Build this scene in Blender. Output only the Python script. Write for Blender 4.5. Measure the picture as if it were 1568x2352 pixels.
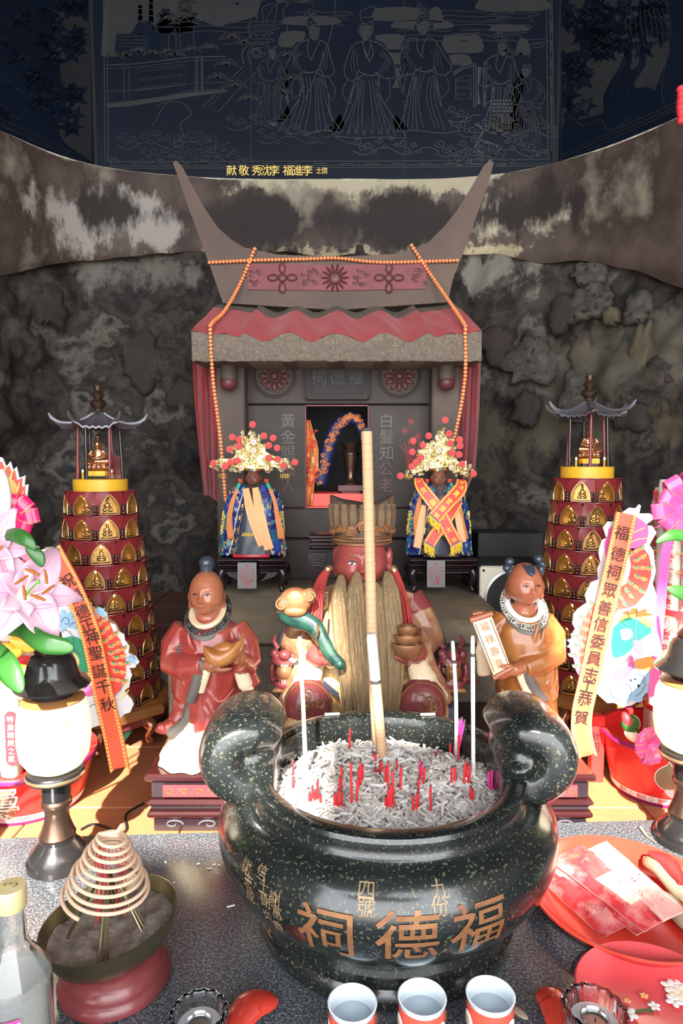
import bpy, math, random
from mathutils import Vector as V, Matrix, noise
from mathutils.bvhtree import BVHTree
import numpy as np
random.seed(7)
for o in list(bpy.data.objects): bpy.data.objects.remove(o)
PI = math.pi
sc = bpy.context.scene
COL = sc.collection
# ---------------------------------------------------------------- camera
F = 1500.0; PITCH = math.radians(4.4); H = 0.625          # z = 0 is the granite table top
cam = bpy.data.cameras.new('camera'); cam_o = bpy.data.objects.new('camera', cam); COL.objects.link(cam_o)
cam.sensor_fit = 'VERTICAL'; cam.sensor_height = 36; cam.lens = F/2352*36; cam.clip_start = .02
cam_o.location = (0, 0, H); cam_o.rotation_euler = (PI/2-PITCH, 0, 0)
sc.camera = cam_o
# ---------------------------------------------------------------- light
wd = bpy.data.worlds.new('world'); sc.world = wd; wd.use_nodes = True
bg = wd.node_tree.nodes['Background']
bg.inputs['Color'].default_value = (.93, .96, 1.0, 1); bg.inputs['Strength'].default_value = 5.4
SUN_EL = math.radians(40); SUN_AZ = math.radians(7)        # behind the camera, a little to its left
sl = bpy.data.lights.new('sun', 'SUN'); sl.energy = 18; sl.angle = math.radians(.8); sl.color = (1, .93, .84)
so = bpy.data.objects.new('sun', sl); COL.objects.link(so)
SDIR = V((-math.sin(SUN_AZ)*math.cos(SUN_EL), -math.cos(SUN_AZ)*math.cos(SUN_EL), math.sin(SUN_EL)))
so.rotation_euler = SDIR.to_track_quat('Z', 'Y').to_euler(); so.location = SDIR*6
sc.view_settings.view_transform = 'Standard'; sc.view_settings.look = 'None'
sc.view_settings.exposure = 0.55; sc.view_settings.gamma = 1; sc.view_settings.use_curve_mapping = False
# added spot lamps standing in for reflected sunlight on wall and panel
for (lx, ly, tx, ty, tz, e_, sz) in ((.40, .50, .56, 2.70, 1.47, 75, 8), (.40, .50, .625, 2.76, 2.03, 60, 5)):
    gl_ = bpy.data.lights.new('added_glint_spot', 'SPOT'); gl_.energy = e_; gl_.spot_size = math.radians(sz); gl_.spot_blend = 1; gl_.shadow_soft_size = .02; gl_.color = (1, .96, .88)
    go_ = bpy.data.objects.new('added_glint_spot', gl_); COL.objects.link(go_); go_.location = (lx, ly, .01); go_.rotation_euler = (V((tx-lx, ty-ly, tz-.01))).to_track_quat('-Z', 'Y').to_euler()
# ---------------------------------------------------------------- helpers
cp, sp_ = math.cos(PITCH), math.sin(PITCH)
def ray(px, py):
    u = (px-784)/F; v = (1176-py)/F
    return V((u, cp+v*sp_, -sp_+v*cp))
def W(px, py, Y): d = ray(px, py); return V((0, 0, H))+d*(Y/d.y)          # point at distance Y
def G(px, py, z=0): d = ray(px, py); return V((0, 0, H))+d*((z-H)/d.z)     # point at height z
def S(px, Y): return px*Y/F
def lerp(a, b, t): return a+(b-a)*t
WL = {}
def link(o, parent=None):
    COL.objects.link(o)
    if parent: o.parent = parent
def tag(o, label=None, cat=None, group=None, kind=None):
    if label: o['label'] = label
    if cat: o['category'] = cat
    if group: o['group'] = group
    if kind: o['kind'] = kind
    return o
def thing(name, label, cat, loc=(0, 0, 0), group=None):
    o = bpy.data.objects.new(name, None); o.empty_display_size = .02; link(o)
    o.location = loc; WL[o] = V(loc)
    return tag(o, label, cat, group)
def dup(o, parent=None):
    c = o.copy(); link(c, parent)
    for ch in list(o.children): dup(ch, c)
    return c
# --- materials
def mat(name, col, rough=.5, metal=0, col2=None, scale=20, bump=0, bscale=None, spots=None, sscale=200, sthr=.62,
        coat=0, detail=4, trans=0, ior=1.45, emit=None, estr=0, contrast=1, sheen=0, stretch=None, vor=None, spec=None, sss=0, alpha=1):
    m = bpy.data.materials.new(name); m.use_nodes = True
    nt = m.node_tree; N = nt.nodes; L = nt.links; b = N['Principled BSDF']
    def c4(c): return (c[0], c[1], c[2], 1)
    b.inputs['Base Color'].default_value = c4(col); b.inputs['Roughness'].default_value = rough
    b.inputs['Metallic'].default_value = metal; b.inputs['Coat Weight'].default_value = coat
    b.inputs['Coat Roughness'].default_value = .12
    b.inputs['Transmission Weight'].default_value = trans; b.inputs['IOR'].default_value = ior
    if sss: b.inputs['Subsurface Weight'].default_value = sss; b.inputs['Subsurface Radius'].default_value = (.02, .012, .008)
    if alpha < 1: b.inputs['Alpha'].default_value = alpha
    if sheen: b.inputs['Sheen Weight'].default_value = sheen
    if spec is not None: b.inputs['Specular IOR Level'].default_value = spec
    if emit: b.inputs['Emission Color'].default_value = c4(emit); b.inputs['Emission Strength'].default_value = estr
    tc = N.new('ShaderNodeTexCoord'); out = tc.outputs['Object']
    if stretch:
        mp = N.new('ShaderNodeMapping'); mp.inputs['Scale'].default_value = stretch; L.new(out, mp.inputs[0]); out = mp.outputs[0]
    cur = None
    def noise_(sc_, det=detail, rgh=.6):
        n = N.new('ShaderNodeTexNoise'); n.inputs['Scale'].default_value = sc_; n.inputs['Detail'].default_value = det
        n.inputs['Roughness'].default_value = rgh; L.new(out, n.inputs['Vector']); return n.outputs['Fac']
    def ramp(fac, stops):
        r = N.new('ShaderNodeValToRGB'); e = r.color_ramp.elements
        while len(e) < len(stops): e.new(.5)
        for i, (p, c) in enumerate(stops): e[i].position = p; e[i].color = c4(c)
        L.new(fac, r.inputs[0]); return r.outputs[0]
    if col2:
        w = .25/contrast
        if vor:
            vn = N.new('ShaderNodeTexVoronoi'); vn.inputs['Scale'].default_value = scale; L.new(out, vn.inputs['Vector'])
            cur = ramp(vn.outputs['Distance'], [(.2, col), (.55, col2)])
        elif isinstance(col2[0], (tuple, list)):
            cs = [col]+list(col2); n = len(cs)
            cur = ramp(noise_(scale), [(.5-w+2*w*i/(n-1), c) for i, c in enumerate(cs)])
        else: cur = ramp(noise_(scale), [(.5-w, col), (.5+w, col2)])
    if spots:
        sp = noise_(sscale, 2, .5); mx = N.new('ShaderNodeMix'); mx.data_type = 'RGBA'
        rr = ramp(sp, [(sthr, (0, 0, 0)), (sthr+.05, (1, 1, 1))])
        L.new(rr, mx.inputs['Factor'])
        if cur: L.new(cur, mx.inputs['A'])
        else: mx.inputs['A'].default_value = c4(col)
        mx.inputs['B'].default_value = c4(spots); cur = mx.outputs['Result']
    if cur: L.new(cur, b.inputs['Base Color'])
    if bump:
        bn = N.new('ShaderNodeBump'); bn.inputs['Strength'].default_value = bump; bn.inputs['Distance'].default_value = .004
        L.new(noise_(bscale or scale*2, 5), bn.inputs['Height']); L.new(bn.outputs[0], b.inputs['Normal'])
    return m
# --- mesh builder
class MB:
    def __init__(s): s.v = []; s.f = []; s.m = []; s.cm = 0; s.T = None
    def mi(s, i): s.cm = i; return s
    def add(s, vs, fs):
        k = len(s.v)
        s.v.extend((s.T @ V(p)) if s.T else V(p) for p in vs)
        s.f.extend([tuple(i+k for i in f) for f in fs]); s.m.extend([s.cm]*len(fs)); return s
    def box(s, c, d, rot=None, taper=1, bev=0):
        x, y, z = d[0]/2, d[1]/2, d[2]/2; R = rot or Matrix(); c = V(c)
        if bev:
            b = min(bev, x*.9, y*.9, z*.9); vs = []; n = 8
            pr = [(1, -1), (1, 1), (-1, 1), (-1, -1)]
            rings = []
            for zz, ins in ((-z, b), (-z+b, 0), (z-b, 0), (z, b)):
                ring = []
                for (a, e) in pr:
                    X, Y = x-ins, y-ins; q = b*.6
                    if (a, e) in ((1, 1), (-1, -1)): ring += [(a*X, e*(Y-q), zz), (a*(X-q), e*Y, zz)]
                    else: ring += [(a*(X-q), e*Y, zz), (a*X, e*(Y-q), zz)]
                rings.append([c+(R.to_3x3() @ V(p)) for p in ring])
            return s.loft(rings)
        vs = [c+(R.to_3x3() @ V((a*x*(taper if e > 0 else 1), b*y*(taper if e > 0 else 1), e*z))) for e in (-1, 1) for b in (-1, 1) for a in (-1, 1)]
        return s.add(vs, [(0, 2, 3, 1), (4, 5, 7, 6), (0, 1, 5, 4), (2, 6, 7, 3), (0, 4, 6, 2), (1, 3, 7, 5)])
    def loft(s, rings, caps=True, closed=True, loop=False):
        n = len(rings[0]); vs = [p for r in rings for p in r]; fs = []
        R = len(rings)
        for i in range(R if loop else R-1):
            i2 = (i+1) % R
            for j in range(n if closed else n-1):
                j2 = (j+1) % n; fs.append((i*n+j, i*n+j2, i2*n+j2, i2*n+j))
        if caps and closed and not loop: fs.append(tuple(range(n-1, -1, -1))); fs.append(tuple((R-1)*n+j for j in range(n)))
        return s.add(vs, fs)
    def ell(s, c, r, rot=None, seg=18, rings=10):
        if not isinstance(r, (tuple, list)): r = (r, r, r)
        M = (rot.to_3x3() if rot else Matrix.Identity(3)); c = V(c); vs = []; fs = []
        vs.append(c+M @ V((0, 0, -r[2])))
        for i in range(1, rings):
            t = -PI/2+PI*i/rings
            for j in range(seg):
                a = 2*PI*j/seg; vs.append(c+M @ V((r[0]*math.cos(t)*math.cos(a), r[1]*math.cos(t)*math.sin(a), r[2]*math.sin(t))))
        vs.append(c+M @ V((0, 0, r[2]))); top = len(vs)-1
        for j in range(seg):
            fs.append((0, 1+(j+1) % seg, 1+j)); fs.append((top, top-seg+j, top-seg+(j+1) % seg))
        for i in range(rings-2):
            for j in range(seg):
                a = 1+i*seg; fs.append((a+j, a+(j+1) % seg, a+seg+(j+1) % seg, a+seg+j))
        return s.add(vs, fs)
    def lathe(s, prof, c=(0, 0, 0), seg=32, rot=None, caps=True, mod=None, sx=1, sy=1):
        M = (rot.to_3x3() if rot else Matrix.Identity(3)); c = V(c)
        rings = [[c+M @ V((r*sx*math.cos(2*PI*j/seg)*(mod(2*PI*j/seg, z) if mod else 1), r*sy*math.sin(2*PI*j/seg)*(mod(2*PI*j/seg, z) if mod else 1), z)) for j in range(seg)] for r, z in prof]
        return s.loft(rings, caps=caps)
    def tube(s, pts, r, seg=8, closed=False, flat=1, up=None):
        pts = [V(p) for p in pts]; n = len(pts); rings = []; prev = V(up) if up else None
        for i, p in enumerate(pts):
            if closed: t = pts[(i+1) % n]-pts[i-1]
            else: t = pts[min(i+1, n-1)]-pts[max(i-1, 0)]
            t.normalize()
            if prev is None: prev = V((0, 0, 1)) if abs(t.z) < .9 else V((1, 0, 0))
            a = prev-t*prev.dot(t)
            if a.length < 1e-6: a = t.orthogonal()
            a.normalize(); prev = a if not up else prev; b = t.cross(a)
            rr = r[i] if isinstance(r, (list, tuple)) else r
            rings.append([p+a*(rr*math.cos(2*PI*j/seg))+b*(rr*flat*math.sin(2*PI*j/seg)) for j in range(seg)])
        return s.loft(rings, loop=closed)
    def prism(s, poly, vec):
        poly = [V(p) for p in poly]; n = len(poly); vec = V(vec)
        vs = poly+[p+vec for p in poly]
        fs = [tuple(range(n)), tuple(range(2*n-1, n-1, -1))]+[(i, n+i, n+(i+1) % n, (i+1) % n) for i in range(n)]
        return s.add(vs, fs)
    def sheet(s, grid, th=.0015):
        n = len(grid); m = len(grid[0]); vs = []; nr = []
        for i in range(n):
            for j in range(m):
                a = grid[min(i+1, n-1)][j]-grid[max(i-1, 0)][j]; b = grid[i][min(j+1, m-1)]-grid[i][max(j-1, 0)]
                k = a.cross(b); nr.append(k.normalized() if k.length > 1e-12 else V((0, 0, 1)))
        f = [p for r in grid for p in r]; vs = [p+q*th/2 for p, q in zip(f, nr)]+[p-q*th/2 for p, q in zip(f, nr)]; N = n*m; fs = []
        for i in range(n-1):
            for j in range(m-1):
                a, b, c, d = i*m+j, i*m+j+1, (i+1)*m+j+1, (i+1)*m+j
                fs += [(a, b, c, d), (N+d, N+c, N+b, N+a)]
        for i in range(n-1):
            for j in (0, m-1):
                a, d = i*m+j, (i+1)*m+j; fs.append((a, d, N+d, N+a) if j == 0 else (d, a, N+a, N+d))
        for j in range(m-1):
            for i in (0, n-1):
                a, b = i*m+j, i*m+j+1; fs.append((b, a, N+a, N+b) if i == 0 else (a, b, N+b, N+a))
        return s.add(vs, fs)
    def strip(s, pts, w, nrm, closed=False):      # flat painted / engraved line lying on a face with normal nrm
        pts = [V(p) for p in pts]; n = len(pts); nrm = V(nrm); vs = []
        for i, p in enumerate(pts):
            t = (pts[(i+1) % n]-pts[i-1]) if closed else (pts[min(i+1, n-1)]-pts[max(i-1, 0)])
            q = t.cross(nrm)
            if q.length < 1e-9: q = V((0, 0, 1))
            q.normalize(); ww = w[i] if isinstance(w, (list, tuple)) else w
            vs += [p+q*ww/2, p-q*ww/2]
        fs = [(2*i, 2*i+1, 2*i+3, 2*i+2) for i in range(n-1)]
        if closed: fs.append((2*n-2, 2*n-1, 1, 0))
        return s.add(vs, fs)
    def mesh(s, off=None):
        me = bpy.data.meshes.new('m'); off = off or V((0, 0, 0))
        me.from_pydata([tuple(p-off) for p in s.v], [], s.f); return me
    def build(s, name, mats, parent=None, smooth=40, label=None, cat=None, group=None, kind=None, fix=True):
        if not isinstance(mats, (list, tuple)): mats = [mats]
        if parent is not None: off = WL[parent]
        else:
            xs = [p.x for p in s.v]; ys = [p.y for p in s.v]; off = V(((min(xs)+max(xs))/2, (min(ys)+max(ys))/2, min(p.z for p in s.v)))
        me = s.mesh(off)
        for m in mats: me.materials.append(m)
        me.polygons.foreach_set('material_index', s.m)
        return finish(me, name, parent, off, smooth, label, cat, group, kind, fix)
def finish(me, name, parent, off, smooth=40, label=None, cat=None, group=None, kind=None, fix=True):
    if fix:
        import bmesh
        bm = bmesh.new(); bm.from_mesh(me); bmesh.ops.recalc_face_normals(bm, faces=bm.faces); bm.to_mesh(me); bm.free()
    if smooth:
        me.shade_smooth()
        if smooth < 180: me.set_sharp_from_angle(angle=math.radians(smooth))
    me.name = name
    o = bpy.data.objects.new(name, me); link(o, parent)
    if parent is None: o.location = off
    WL[o] = off
    return tag(o, label, cat, group, kind)
def fuse(mb, name, mats, parent=None, vox=.0025, it=2, lam=.5, **kw):
    """join overlapping closed shapes into one continuous skin; every face keeps the material of the nearest source shape"""
    me = mb.mesh(); o = bpy.data.objects.new('tmp', me); COL.objects.link(o)
    md = o.modifiers.new('r', 'REMESH'); md.mode = 'VOXEL'; md.voxel_size = vox
    dg = bpy.context.evaluated_depsgraph_get(); m2 = bpy.data.meshes.new_from_object(o.evaluated_get(dg))
    bpy.data.objects.remove(o); bpy.data.meshes.remove(me)
    n = len(m2.vertices); co = np.zeros(n*3); m2.vertices.foreach_get('co', co); co = co.reshape(-1, 3)
    ed = np.zeros(len(m2.edges)*2, dtype=np.int64); m2.edges.foreach_get('vertices', ed); ed = ed.reshape(-1, 2)
    bv = BVHTree.FromPolygons([tuple(p) for p in mb.v], mb.f)
    nf = len(m2.polygons); ctr = np.zeros(nf*3); m2.polygons.foreach_get('center', ctr); ctr = ctr.reshape(-1, 3)
    mi = [0]*nf; mm = mb.m
    if len(mats) > 1:
        for i in range(nf):
            r = bv.find_nearest(ctr[i]); mi[i] = mm[r[2]] if r[2] is not None else 0
    deg = np.bincount(ed.ravel(), minlength=n).reshape(-1, 1)
    for k in range(it):
        acc = np.zeros_like(co); np.add.at(acc, ed[:, 0], co[ed[:, 1]]); np.add.at(acc, ed[:, 1], co[ed[:, 0]])
        co = co*(1-lam)+acc/np.maximum(deg, 1)*lam
    off = WL[parent] if parent is not None else V(((co[:, 0].min()+co[:, 0].max())/2, (co[:, 1].min()+co[:, 1].max())/2, co[:, 2].min()))
    m2.vertices.foreach_set('co', (co-np.array(off)).ravel()); m2.materials.clear()
    for m in mats: m2.materials.append(m)
    m2.polygons.foreach_set('material_index', mi); m2.update()
    return finish(m2, name, parent, off, 180, fix=False, **kw)
# --- lettering
_tc = {}
def glyphs(s, bold=0.0):
    if (s, bold) in _tc: return _tc[(s, bold)]
    cu = bpy.data.curves.new('t', 'FONT'); cu.body = s; cu.size = 1; cu.align_x = 'CENTER'; cu.align_y = 'CENTER'; cu.offset = bold; cu.resolution_u = 3
    o = bpy.data.objects.new('t', cu); COL.objects.link(o)
    me = bpy.data.meshes.new_from_object(o.evaluated_get(bpy.context.evaluated_depsgraph_get()))
    import bmesh
    bm = bmesh.new(); bm.from_mesh(me); bmesh.ops.triangulate(bm, faces=bm.faces)
    if len(s) == 1 and s in '福德祠四號九份壽':
        for _ in range(3):
            le = [e for e in bm.edges if e.calc_length() > .13]
            if le: bmesh.ops.subdivide_edges(bm, edges=le, cuts=1); bmesh.ops.triangulate(bm, faces=bm.faces)
    bm.to_mesh(me); bm.free()
    vs = [(v.co.x, v.co.y) for v in me.vertices]; fs = [tuple(p.vertices) for p in me.polygons]
    bpy.data.objects.remove(o); bpy.data.curves.remove(cu); bpy.data.meshes.remove(me)
    if vs:
        cx = (min(a for a, b in vs)+max(a for a, b in vs))/2; cy = (min(b for a, b in vs)+max(b for a, b in vs))/2
        vs = [(a-cx, b-cy) for a, b in vs]
    _tc[(s, bold)] = (vs, fs); return vs, fs
def text(mb, s, mapf, size=1, bold=.0, dx=0, dy=0, rot=0, sx=1):
    """letters as flat print: mapf(u, v) gives the place on the carrying surface"""
    vs, fs = glyphs(s, bold); c, d = math.cos(rot), math.sin(rot)
    mb.add([mapf((dx+a*sx*c-b*d)*size, (dy+a*sx*d+b*c)*size) for a, b in vs], fs)
def plane_map(o, ux, uy, off=.0006):
    o = V(o); ux = V(ux).normalized(); uy = V(uy).normalized(); n = ux.cross(uy)*off
    return lambda u, v: o+ux*u+uy*v+n
def rot(ax, ang): return Matrix.Rotation(ang, 4, ax)
def spline(pts, n=8):
    """Catmull-Rom through the given points"""
    P = [V(p) for p in pts]; out = []
    for i in range(len(P)-1):
        a = P[max(i-1, 0)]; b = P[i]; c = P[i+1]; d = P[min(i+2, len(P)-1)]
        for k in range(n):
            t = k/n; out.append(.5*((2*b)+(c-a)*t+(2*a-5*b+4*c-d)*t*t+(3*b-a-3*c+d)*t*t*t))
    out.append(P[-1]); return out
def sp2(pts, n=8): return [(p.x, p.y) for p in spline([(a, b, 0) for a, b in pts], n)]
def ring(c, rx, ry, n=24, mod=None): return [V(c)+V((rx*math.cos(2*PI*j/n)*(mod(2*PI*j/n) if mod else 1), ry*math.sin(2*PI*j/n)*(mod(2*PI*j/n) if mod else 1), 0)) for j in range(n)]
M = {}
def mk(k, *a, **kw): M[k] = mat(k, *a, **kw)
mk('granite', (.022, .027, .034), .20, col2=[(.075, .083, .095), (.24, .25, .26)], scale=330, contrast=1.3, detail=3, coat=.25)
mk('censer', (.004, .005, .0065), .24, col2=[(.012, .015, .015), (.006, .008, .008)], scale=18, spots=(.085, .090, .052), sscale=280, sthr=.60, coat=.55, detail=7)
mk('rock', (.009, .009, .010), .75, col2=[(.034, .026, .021), (.011, .010, .010), (.052, .041, .031), (.018, .015, .014), (.115, .10, .082), (.016, .014, .014)], scale=4.6, detail=12, contrast=1.5, bump=.9, bscale=26)
mk('rock_grey', (.125, .125, .105), .8, col2=[(.05, .045, .036), (.14, .135, .11)], scale=14, detail=8, bump=.5, bscale=50, spots=(.02, .02, .02), sscale=45, sthr=.60)
mk('rock_brown', (.050, .036, .028), .8, col2=(.022, .018, .016), scale=12, detail=8, bump=.6, bscale=40)
mk('rock_tan', (.13, .105, .065), .8, col2=(.045, .038, .028), scale=12, detail=8, bump=.5, bscale=40)
mk('plaster', (.050, .030, .023), .62, col2=[(.10, .072, .058), (.045, .028, .022), (.28, .245, .19)], scale=2.6, detail=11, contrast=1.5, bump=.5, bscale=230, stretch=(1, 1, .75))
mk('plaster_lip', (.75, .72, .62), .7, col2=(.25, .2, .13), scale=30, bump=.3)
mk('panel', (.004, .007, .014), .24, col2=(.006, .012, .026), scale=3, coat=.2)  # blue of the reflected sky is put into this base colour
mk('panel_sky', (.028, .029, .032), .5, col2=(.017, .019, .022), scale=8)
mk('engrave', (.040, .042, .047), .5)
mk('engrave_dim', (.020, .022, .027), .5)
mk('gold_print', (.80, .58, .16), .4, .4)
mk('temple', (.14, .105, .082), .72, col2=(.075, .06, .052), scale=9, detail=8, bump=.35, bscale=160, spots=(.30, .25, .19), sscale=240, sthr=.68)
mk('temple_wall', (.082, .064, .054), .66, col2=(.045, .036, .032), scale=7, detail=8, bump=.3, bscale=200, spots=(.20, .17, .13), sscale=200, sthr=.70)
mk('eave', (.20, .16, .125), .78, col2=(.12, .095, .075), scale=70, detail=5, bump=.8, bscale=120, spots=(.33, .27, .19), sscale=230, sthr=.60)
mk('ridge', (.155, .103, .080), .7, col2=(.085, .062, .052), scale=5, detail=8, bump=.3, bscale=160)
mk('ridge_red', (.24, .045, .055), .5, col2=(.13, .025, .03), scale=14, detail=6, bump=.4, bscale=40)
mk('carve_red', (.16, .04, .042), .42, col2=(.08, .03, .03), scale=20)
mk('red_cloth', (.42, .055, .06), .8, col2=(.33, .035, .042), scale=10, sheen=.25)
mk('red_curtain', (.30, .010, .018), .8, sheen=.3)
mk('step', (.34, .28, .19), .75, col2=[(.25, .21, .15), (.46, .36, .22)], scale=5, detail=8, bump=.4, bscale=120, spots=(.07, .06, .05), sscale=150, sthr=.68)
mk('step_pale', (.42, .38, .27), .75, col2=[(.22, .2, .17), (.5, .42, .28)], scale=8, detail=9, bump=.4, bscale=90, spots=(.05, .05, .05), sscale=160, sthr=.64)
mk('tile_red', (.17, .075, .055), .5, col2=(.11, .06, .05), scale=8, detail=6, bump=.2, bscale=80)
mk('joint', (.32, .28, .26), .8)
mk('altar', (.50, .20, .085), .5, col2=(.38, .15, .07), scale=9, detail=6, bump=.1, bscale=120)
mk('wood', (.045, .008, .008), .22, col2=(.026, .006, .007), scale=12, coat=.35)
mk('black_wood', (.028, .014, .017), .26, col2=(.018, .012, .016), scale=22, coat=.4)
mk('black_wood_carved', (.10, .09, .10), .32, coat=.3)
mk('plaque', (.026, .023, .022), .5, col2=(.045, .036, .032), scale=30, spec=.25)
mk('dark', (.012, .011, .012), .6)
mk('darkroof', (.05, .048, .045), .8, col2=(.03, .03, .03), scale=4)
mk('floor', (.16, .14, .12), .6, col2=(.1, .09, .08), scale=6)
mk('beads', (.90, .20, .06), .35, col2=(.95, .42, .18), scale=60)
mk('bead_gap', (.22, .03, .02), .5)
mk('gold', (.86, .66, .26), .24, 1)
mk('gold_pale', (.93, .84, .52), .26, 1)
mk('gold_old', (.34, .16, .065), .42, .3, col2=(.18, .07, .032), scale=30, detail=6)
mk('bronze', (.20, .115, .075), .28, .85, col2=(.11, .07, .06), scale=12)
mk('bronze_dark', (.045, .048, .055), .24, .75, col2=(.075, .06, .055), scale=10)
mk('brass', (.32, .27, .15), .30, .9, col2=(.18, .15, .10), scale=16, detail=6, bump=.08, bscale=60)
mk('pom', (.82, .055, .06), .85, sheen=.5, col2=(.9, .11, .1), scale=300)
mk('skin_red', (.36, .075, .060), .30, col2=(.25, .048, .046), scale=26, detail=6, coat=.3)
mk('skin_brown', (.33, .12, .07), .30, col2=(.20, .065, .045), scale=30, detail=5, coat=.35)
mk('skin_dark', (.20, .065, .045), .3, coat=.4)
mk('skin_boy', (.40, .14, .065), .30, col2=(.26, .075, .042), scale=22, detail=6, coat=.45)
mk('skin_boy2', (.42, .135, .062), .30, col2=(.30, .09, .048), scale=22, detail=6, coat=.4)
mk('robe_red', (.42, .070, .050), .30, col2=[(.30, .040, .034), (.46, .13, .075)], scale=11, detail=7, coat=.45)
mk('robe_orange', (.46, .17, .035), .28, col2=[(.30, .10, .028), (.58, .27, .07)], scale=10, detail=7, coat=.45)
mk('robe_cream', (.74, .54, .28), .40, col2=[(.52, .30, .11), (.84, .70, .44)], scale=14, detail=6, coat=.2)
mk('cream', (.82, .70, .50), .4, col2=(.62, .45, .26), scale=20, coat=.2)
mk('robe_gold', (.42, .22, .09), .36, col2=[(.24, .10, .055), (.60, .40, .19)], scale=16, detail=7, bump=.12, bscale=40, coat=.25)
mk('robe_dark', (.05, .055, .075), .35, coat=.3)
mk('robe_maroon', (.25, .045, .05), .32, col2=(.15, .035, .035), scale=22, coat=.3)
mk('black', (.018, .018, .022), .35)
mk('key_grey', (.115, .10, .085), .45)
mk('key_line', (.022, .020, .022), .45)
mk('key_line_w', (.66, .62, .52), .45)
mk('hair', (.035, .045, .065), .28, coat=.4)
mk('beard', (.42, .29, .14), .62, col2=[(.22, .14, .07), (.58, .43, .22)], scale=26, stretch=(14, 14, .6), bump=.8, bscale=60, detail=5)
mk('beard_dark', (.035, .028, .024), .6, col2=(.09, .07, .05), scale=40, stretch=(8, 8, .8), bump=.8, bscale=90)
mk('beard_brown', (.16, .12, .085), .6, col2=(.09, .065, .05), scale=40, stretch=(8, 8, .8), bump=.8, bscale=90)
mk('tassel_red', (.55, .06, .045), .6, col2=(.35, .03, .03), scale=60, stretch=(10, 10, .6), bump=.7, bscale=90)
mk('white', (.88, .88, .86), .45)
mk('eye_white', (.75, .72, .62), .3)
mk('jade', (.020, .085, .050), .28, col2=[(.008, .028, .026), (.05, .14, .07)], scale=18, detail=6, coat=.4)
mk('cheek', (.20, .05, .06), .35)
mk('hat', (.20, .12, .06), .45, col2=[(.07, .05, .04), (.46, .28, .12)], scale=9, detail=6, coat=.1, bump=.1, bscale=30)
mk('hat_dark', (.075, .048, .032), .6, spec=.25, col2=(.19, .115, .055), scale=20)
mk('blue_silk', (.03, .04, .30), .45, col2=[(.012, .015, .09), (.06, .09, .45), (.03, .30, .28)], scale=26, detail=5, contrast=1.8, bump=.5, bscale=130)
mk('navy', (.018, .022, .10), .5)
mk('thread_white', (.85, .83, .8), .5); mk('thread_pink', (.85, .25, .4), .5); mk('thread_green', (.04, .40, .28), .4)
mk('thread_blue', (.08, .12, .7), .4); mk('thread_gold', (.75, .58, .16), .35, .5); mk('thread_cyan', (.12, .55, .62), .4)
mk('orange_silk', (.95, .42, .16), .38, sheen=.2); mk('orange_tassel', (.93, .34, .12), .6, bump=.6, bscale=90, stretch=(12, 12, .6))
mk('yellow_fringe', (.95, .66, .08), .5)
mk('sash_red', (.85, .10, .07), .35); mk('sash_print', (.98, .80, .12), .45)
mk('gem', (.01, .22, .18), .06, coat=1)
mk('gem_red', (.6, .02, .03), .1)
mk('red_plastic', (.66, .02, .05), .12, coat=.6)
mk('slate', (.24, .235, .225), .45, col2=(.18, .18, .17), scale=30)
mk('red_ink', (.50, .03, .035), .5)
mk('speaker_cream', (.80, .75, .60), .5); mk('rubber', (.025, .027, .027), .55)
mk('chrome', (.6, .6, .6), .25, 1)
mk('pagoda_red', (.30, .030, .032), .26, col2=(.20, .020, .028), scale=10, coat=.5, detail=5)
mk('pagoda_gold', (.72, .46, .14), .30, .8, col2=(.45, .26, .08), scale=60, bump=.12, bscale=120)
mk('yellow_band', (.88, .50, .035), .35, col2=(.8, .44, .03), scale=15)
mk('copper', (.52, .24, .13), .26, .85)
mk('rim_gold', (.62, .38, .20), .3, .8)
mk('figure', (.62, .36, .13), .3, .85)
mk('roof_blue', (.09, .10, .125), .32, .3, coat=.3, col2=(.14, .11, .11), scale=18)
mk('bulb', (1, .8, .35), .3, emit=(1, .62, .16), estr=14)
mk('wood_rim', (.42, .19, .06), .4, col2=(.3, .12, .04), scale=20)
mk('ash', (.42, .40, .38), .9, col2=(.62, .60, .57), scale=90, detail=6, bump=.8, bscale=220)
mk('ash_brown', (.10, .075, .062), .95, col2=(.36, .31, .28), scale=60, detail=8, bump=1, bscale=150)
mk('ash_stub', (.60, .56, .51), .85, col2=(.42, .38, .34), scale=60)
mk('stub_red', (.72, .03, .04), .6); mk('stub_pink', (.85, .05, .30), .6)
mk('incense', (.52, .32, .17), .75, col2=(.60, .39, .22), scale=30); mk('incense_line', (.42, .25, .14), .8)
mk('incense_ash', (.80, .78, .75), .85, col2=(.62, .6, .58), scale=80); mk('char', (.06, .05, .05), .8)
mk('coil', (.70, .46, .30), .75, col2=(.80, .58, .42), scale=60)
mk('wrap_red', (.80, .05, .05), .3)
mk('bucket_red', (.80, .035, .030), .3, coat=.3); mk('bucket_white', (.86, .84, .80), .4); mk('bucket_purple', (.34, .02, .12), .3)
mk('bronze_print', (.33, .22, .12), .4, .3)
mk('noodle', (.72, .66, .55), .5, col2=(.60, .52, .42), scale=40, stretch=(6, 6, .4))
mk('print_red', (.80, .04, .05), .45); mk('print_orange', (.92, .36, .12), .45)
mk('die_white', (.66, .65, .66), .45); mk('die_red', (.72, .07, .045), .45); mk('die_pink', (.70, .12, .34), .45); mk('die_green', (.02, .28, .13), .45)
mk('die_orange', (.80, .32, .08), .45); mk('die_yellow', (.80, .60, .22), .45); mk('die_blue', (.28, .50, .70), .45); mk('die_navy', (.04, .06, .30), .5)
mk('die_teal', (.05, .40, .36), .45)
mk('die_line', (.12, .10, .16), .5); mk('die_palepink', (.94, .66, .72), .45)
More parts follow.
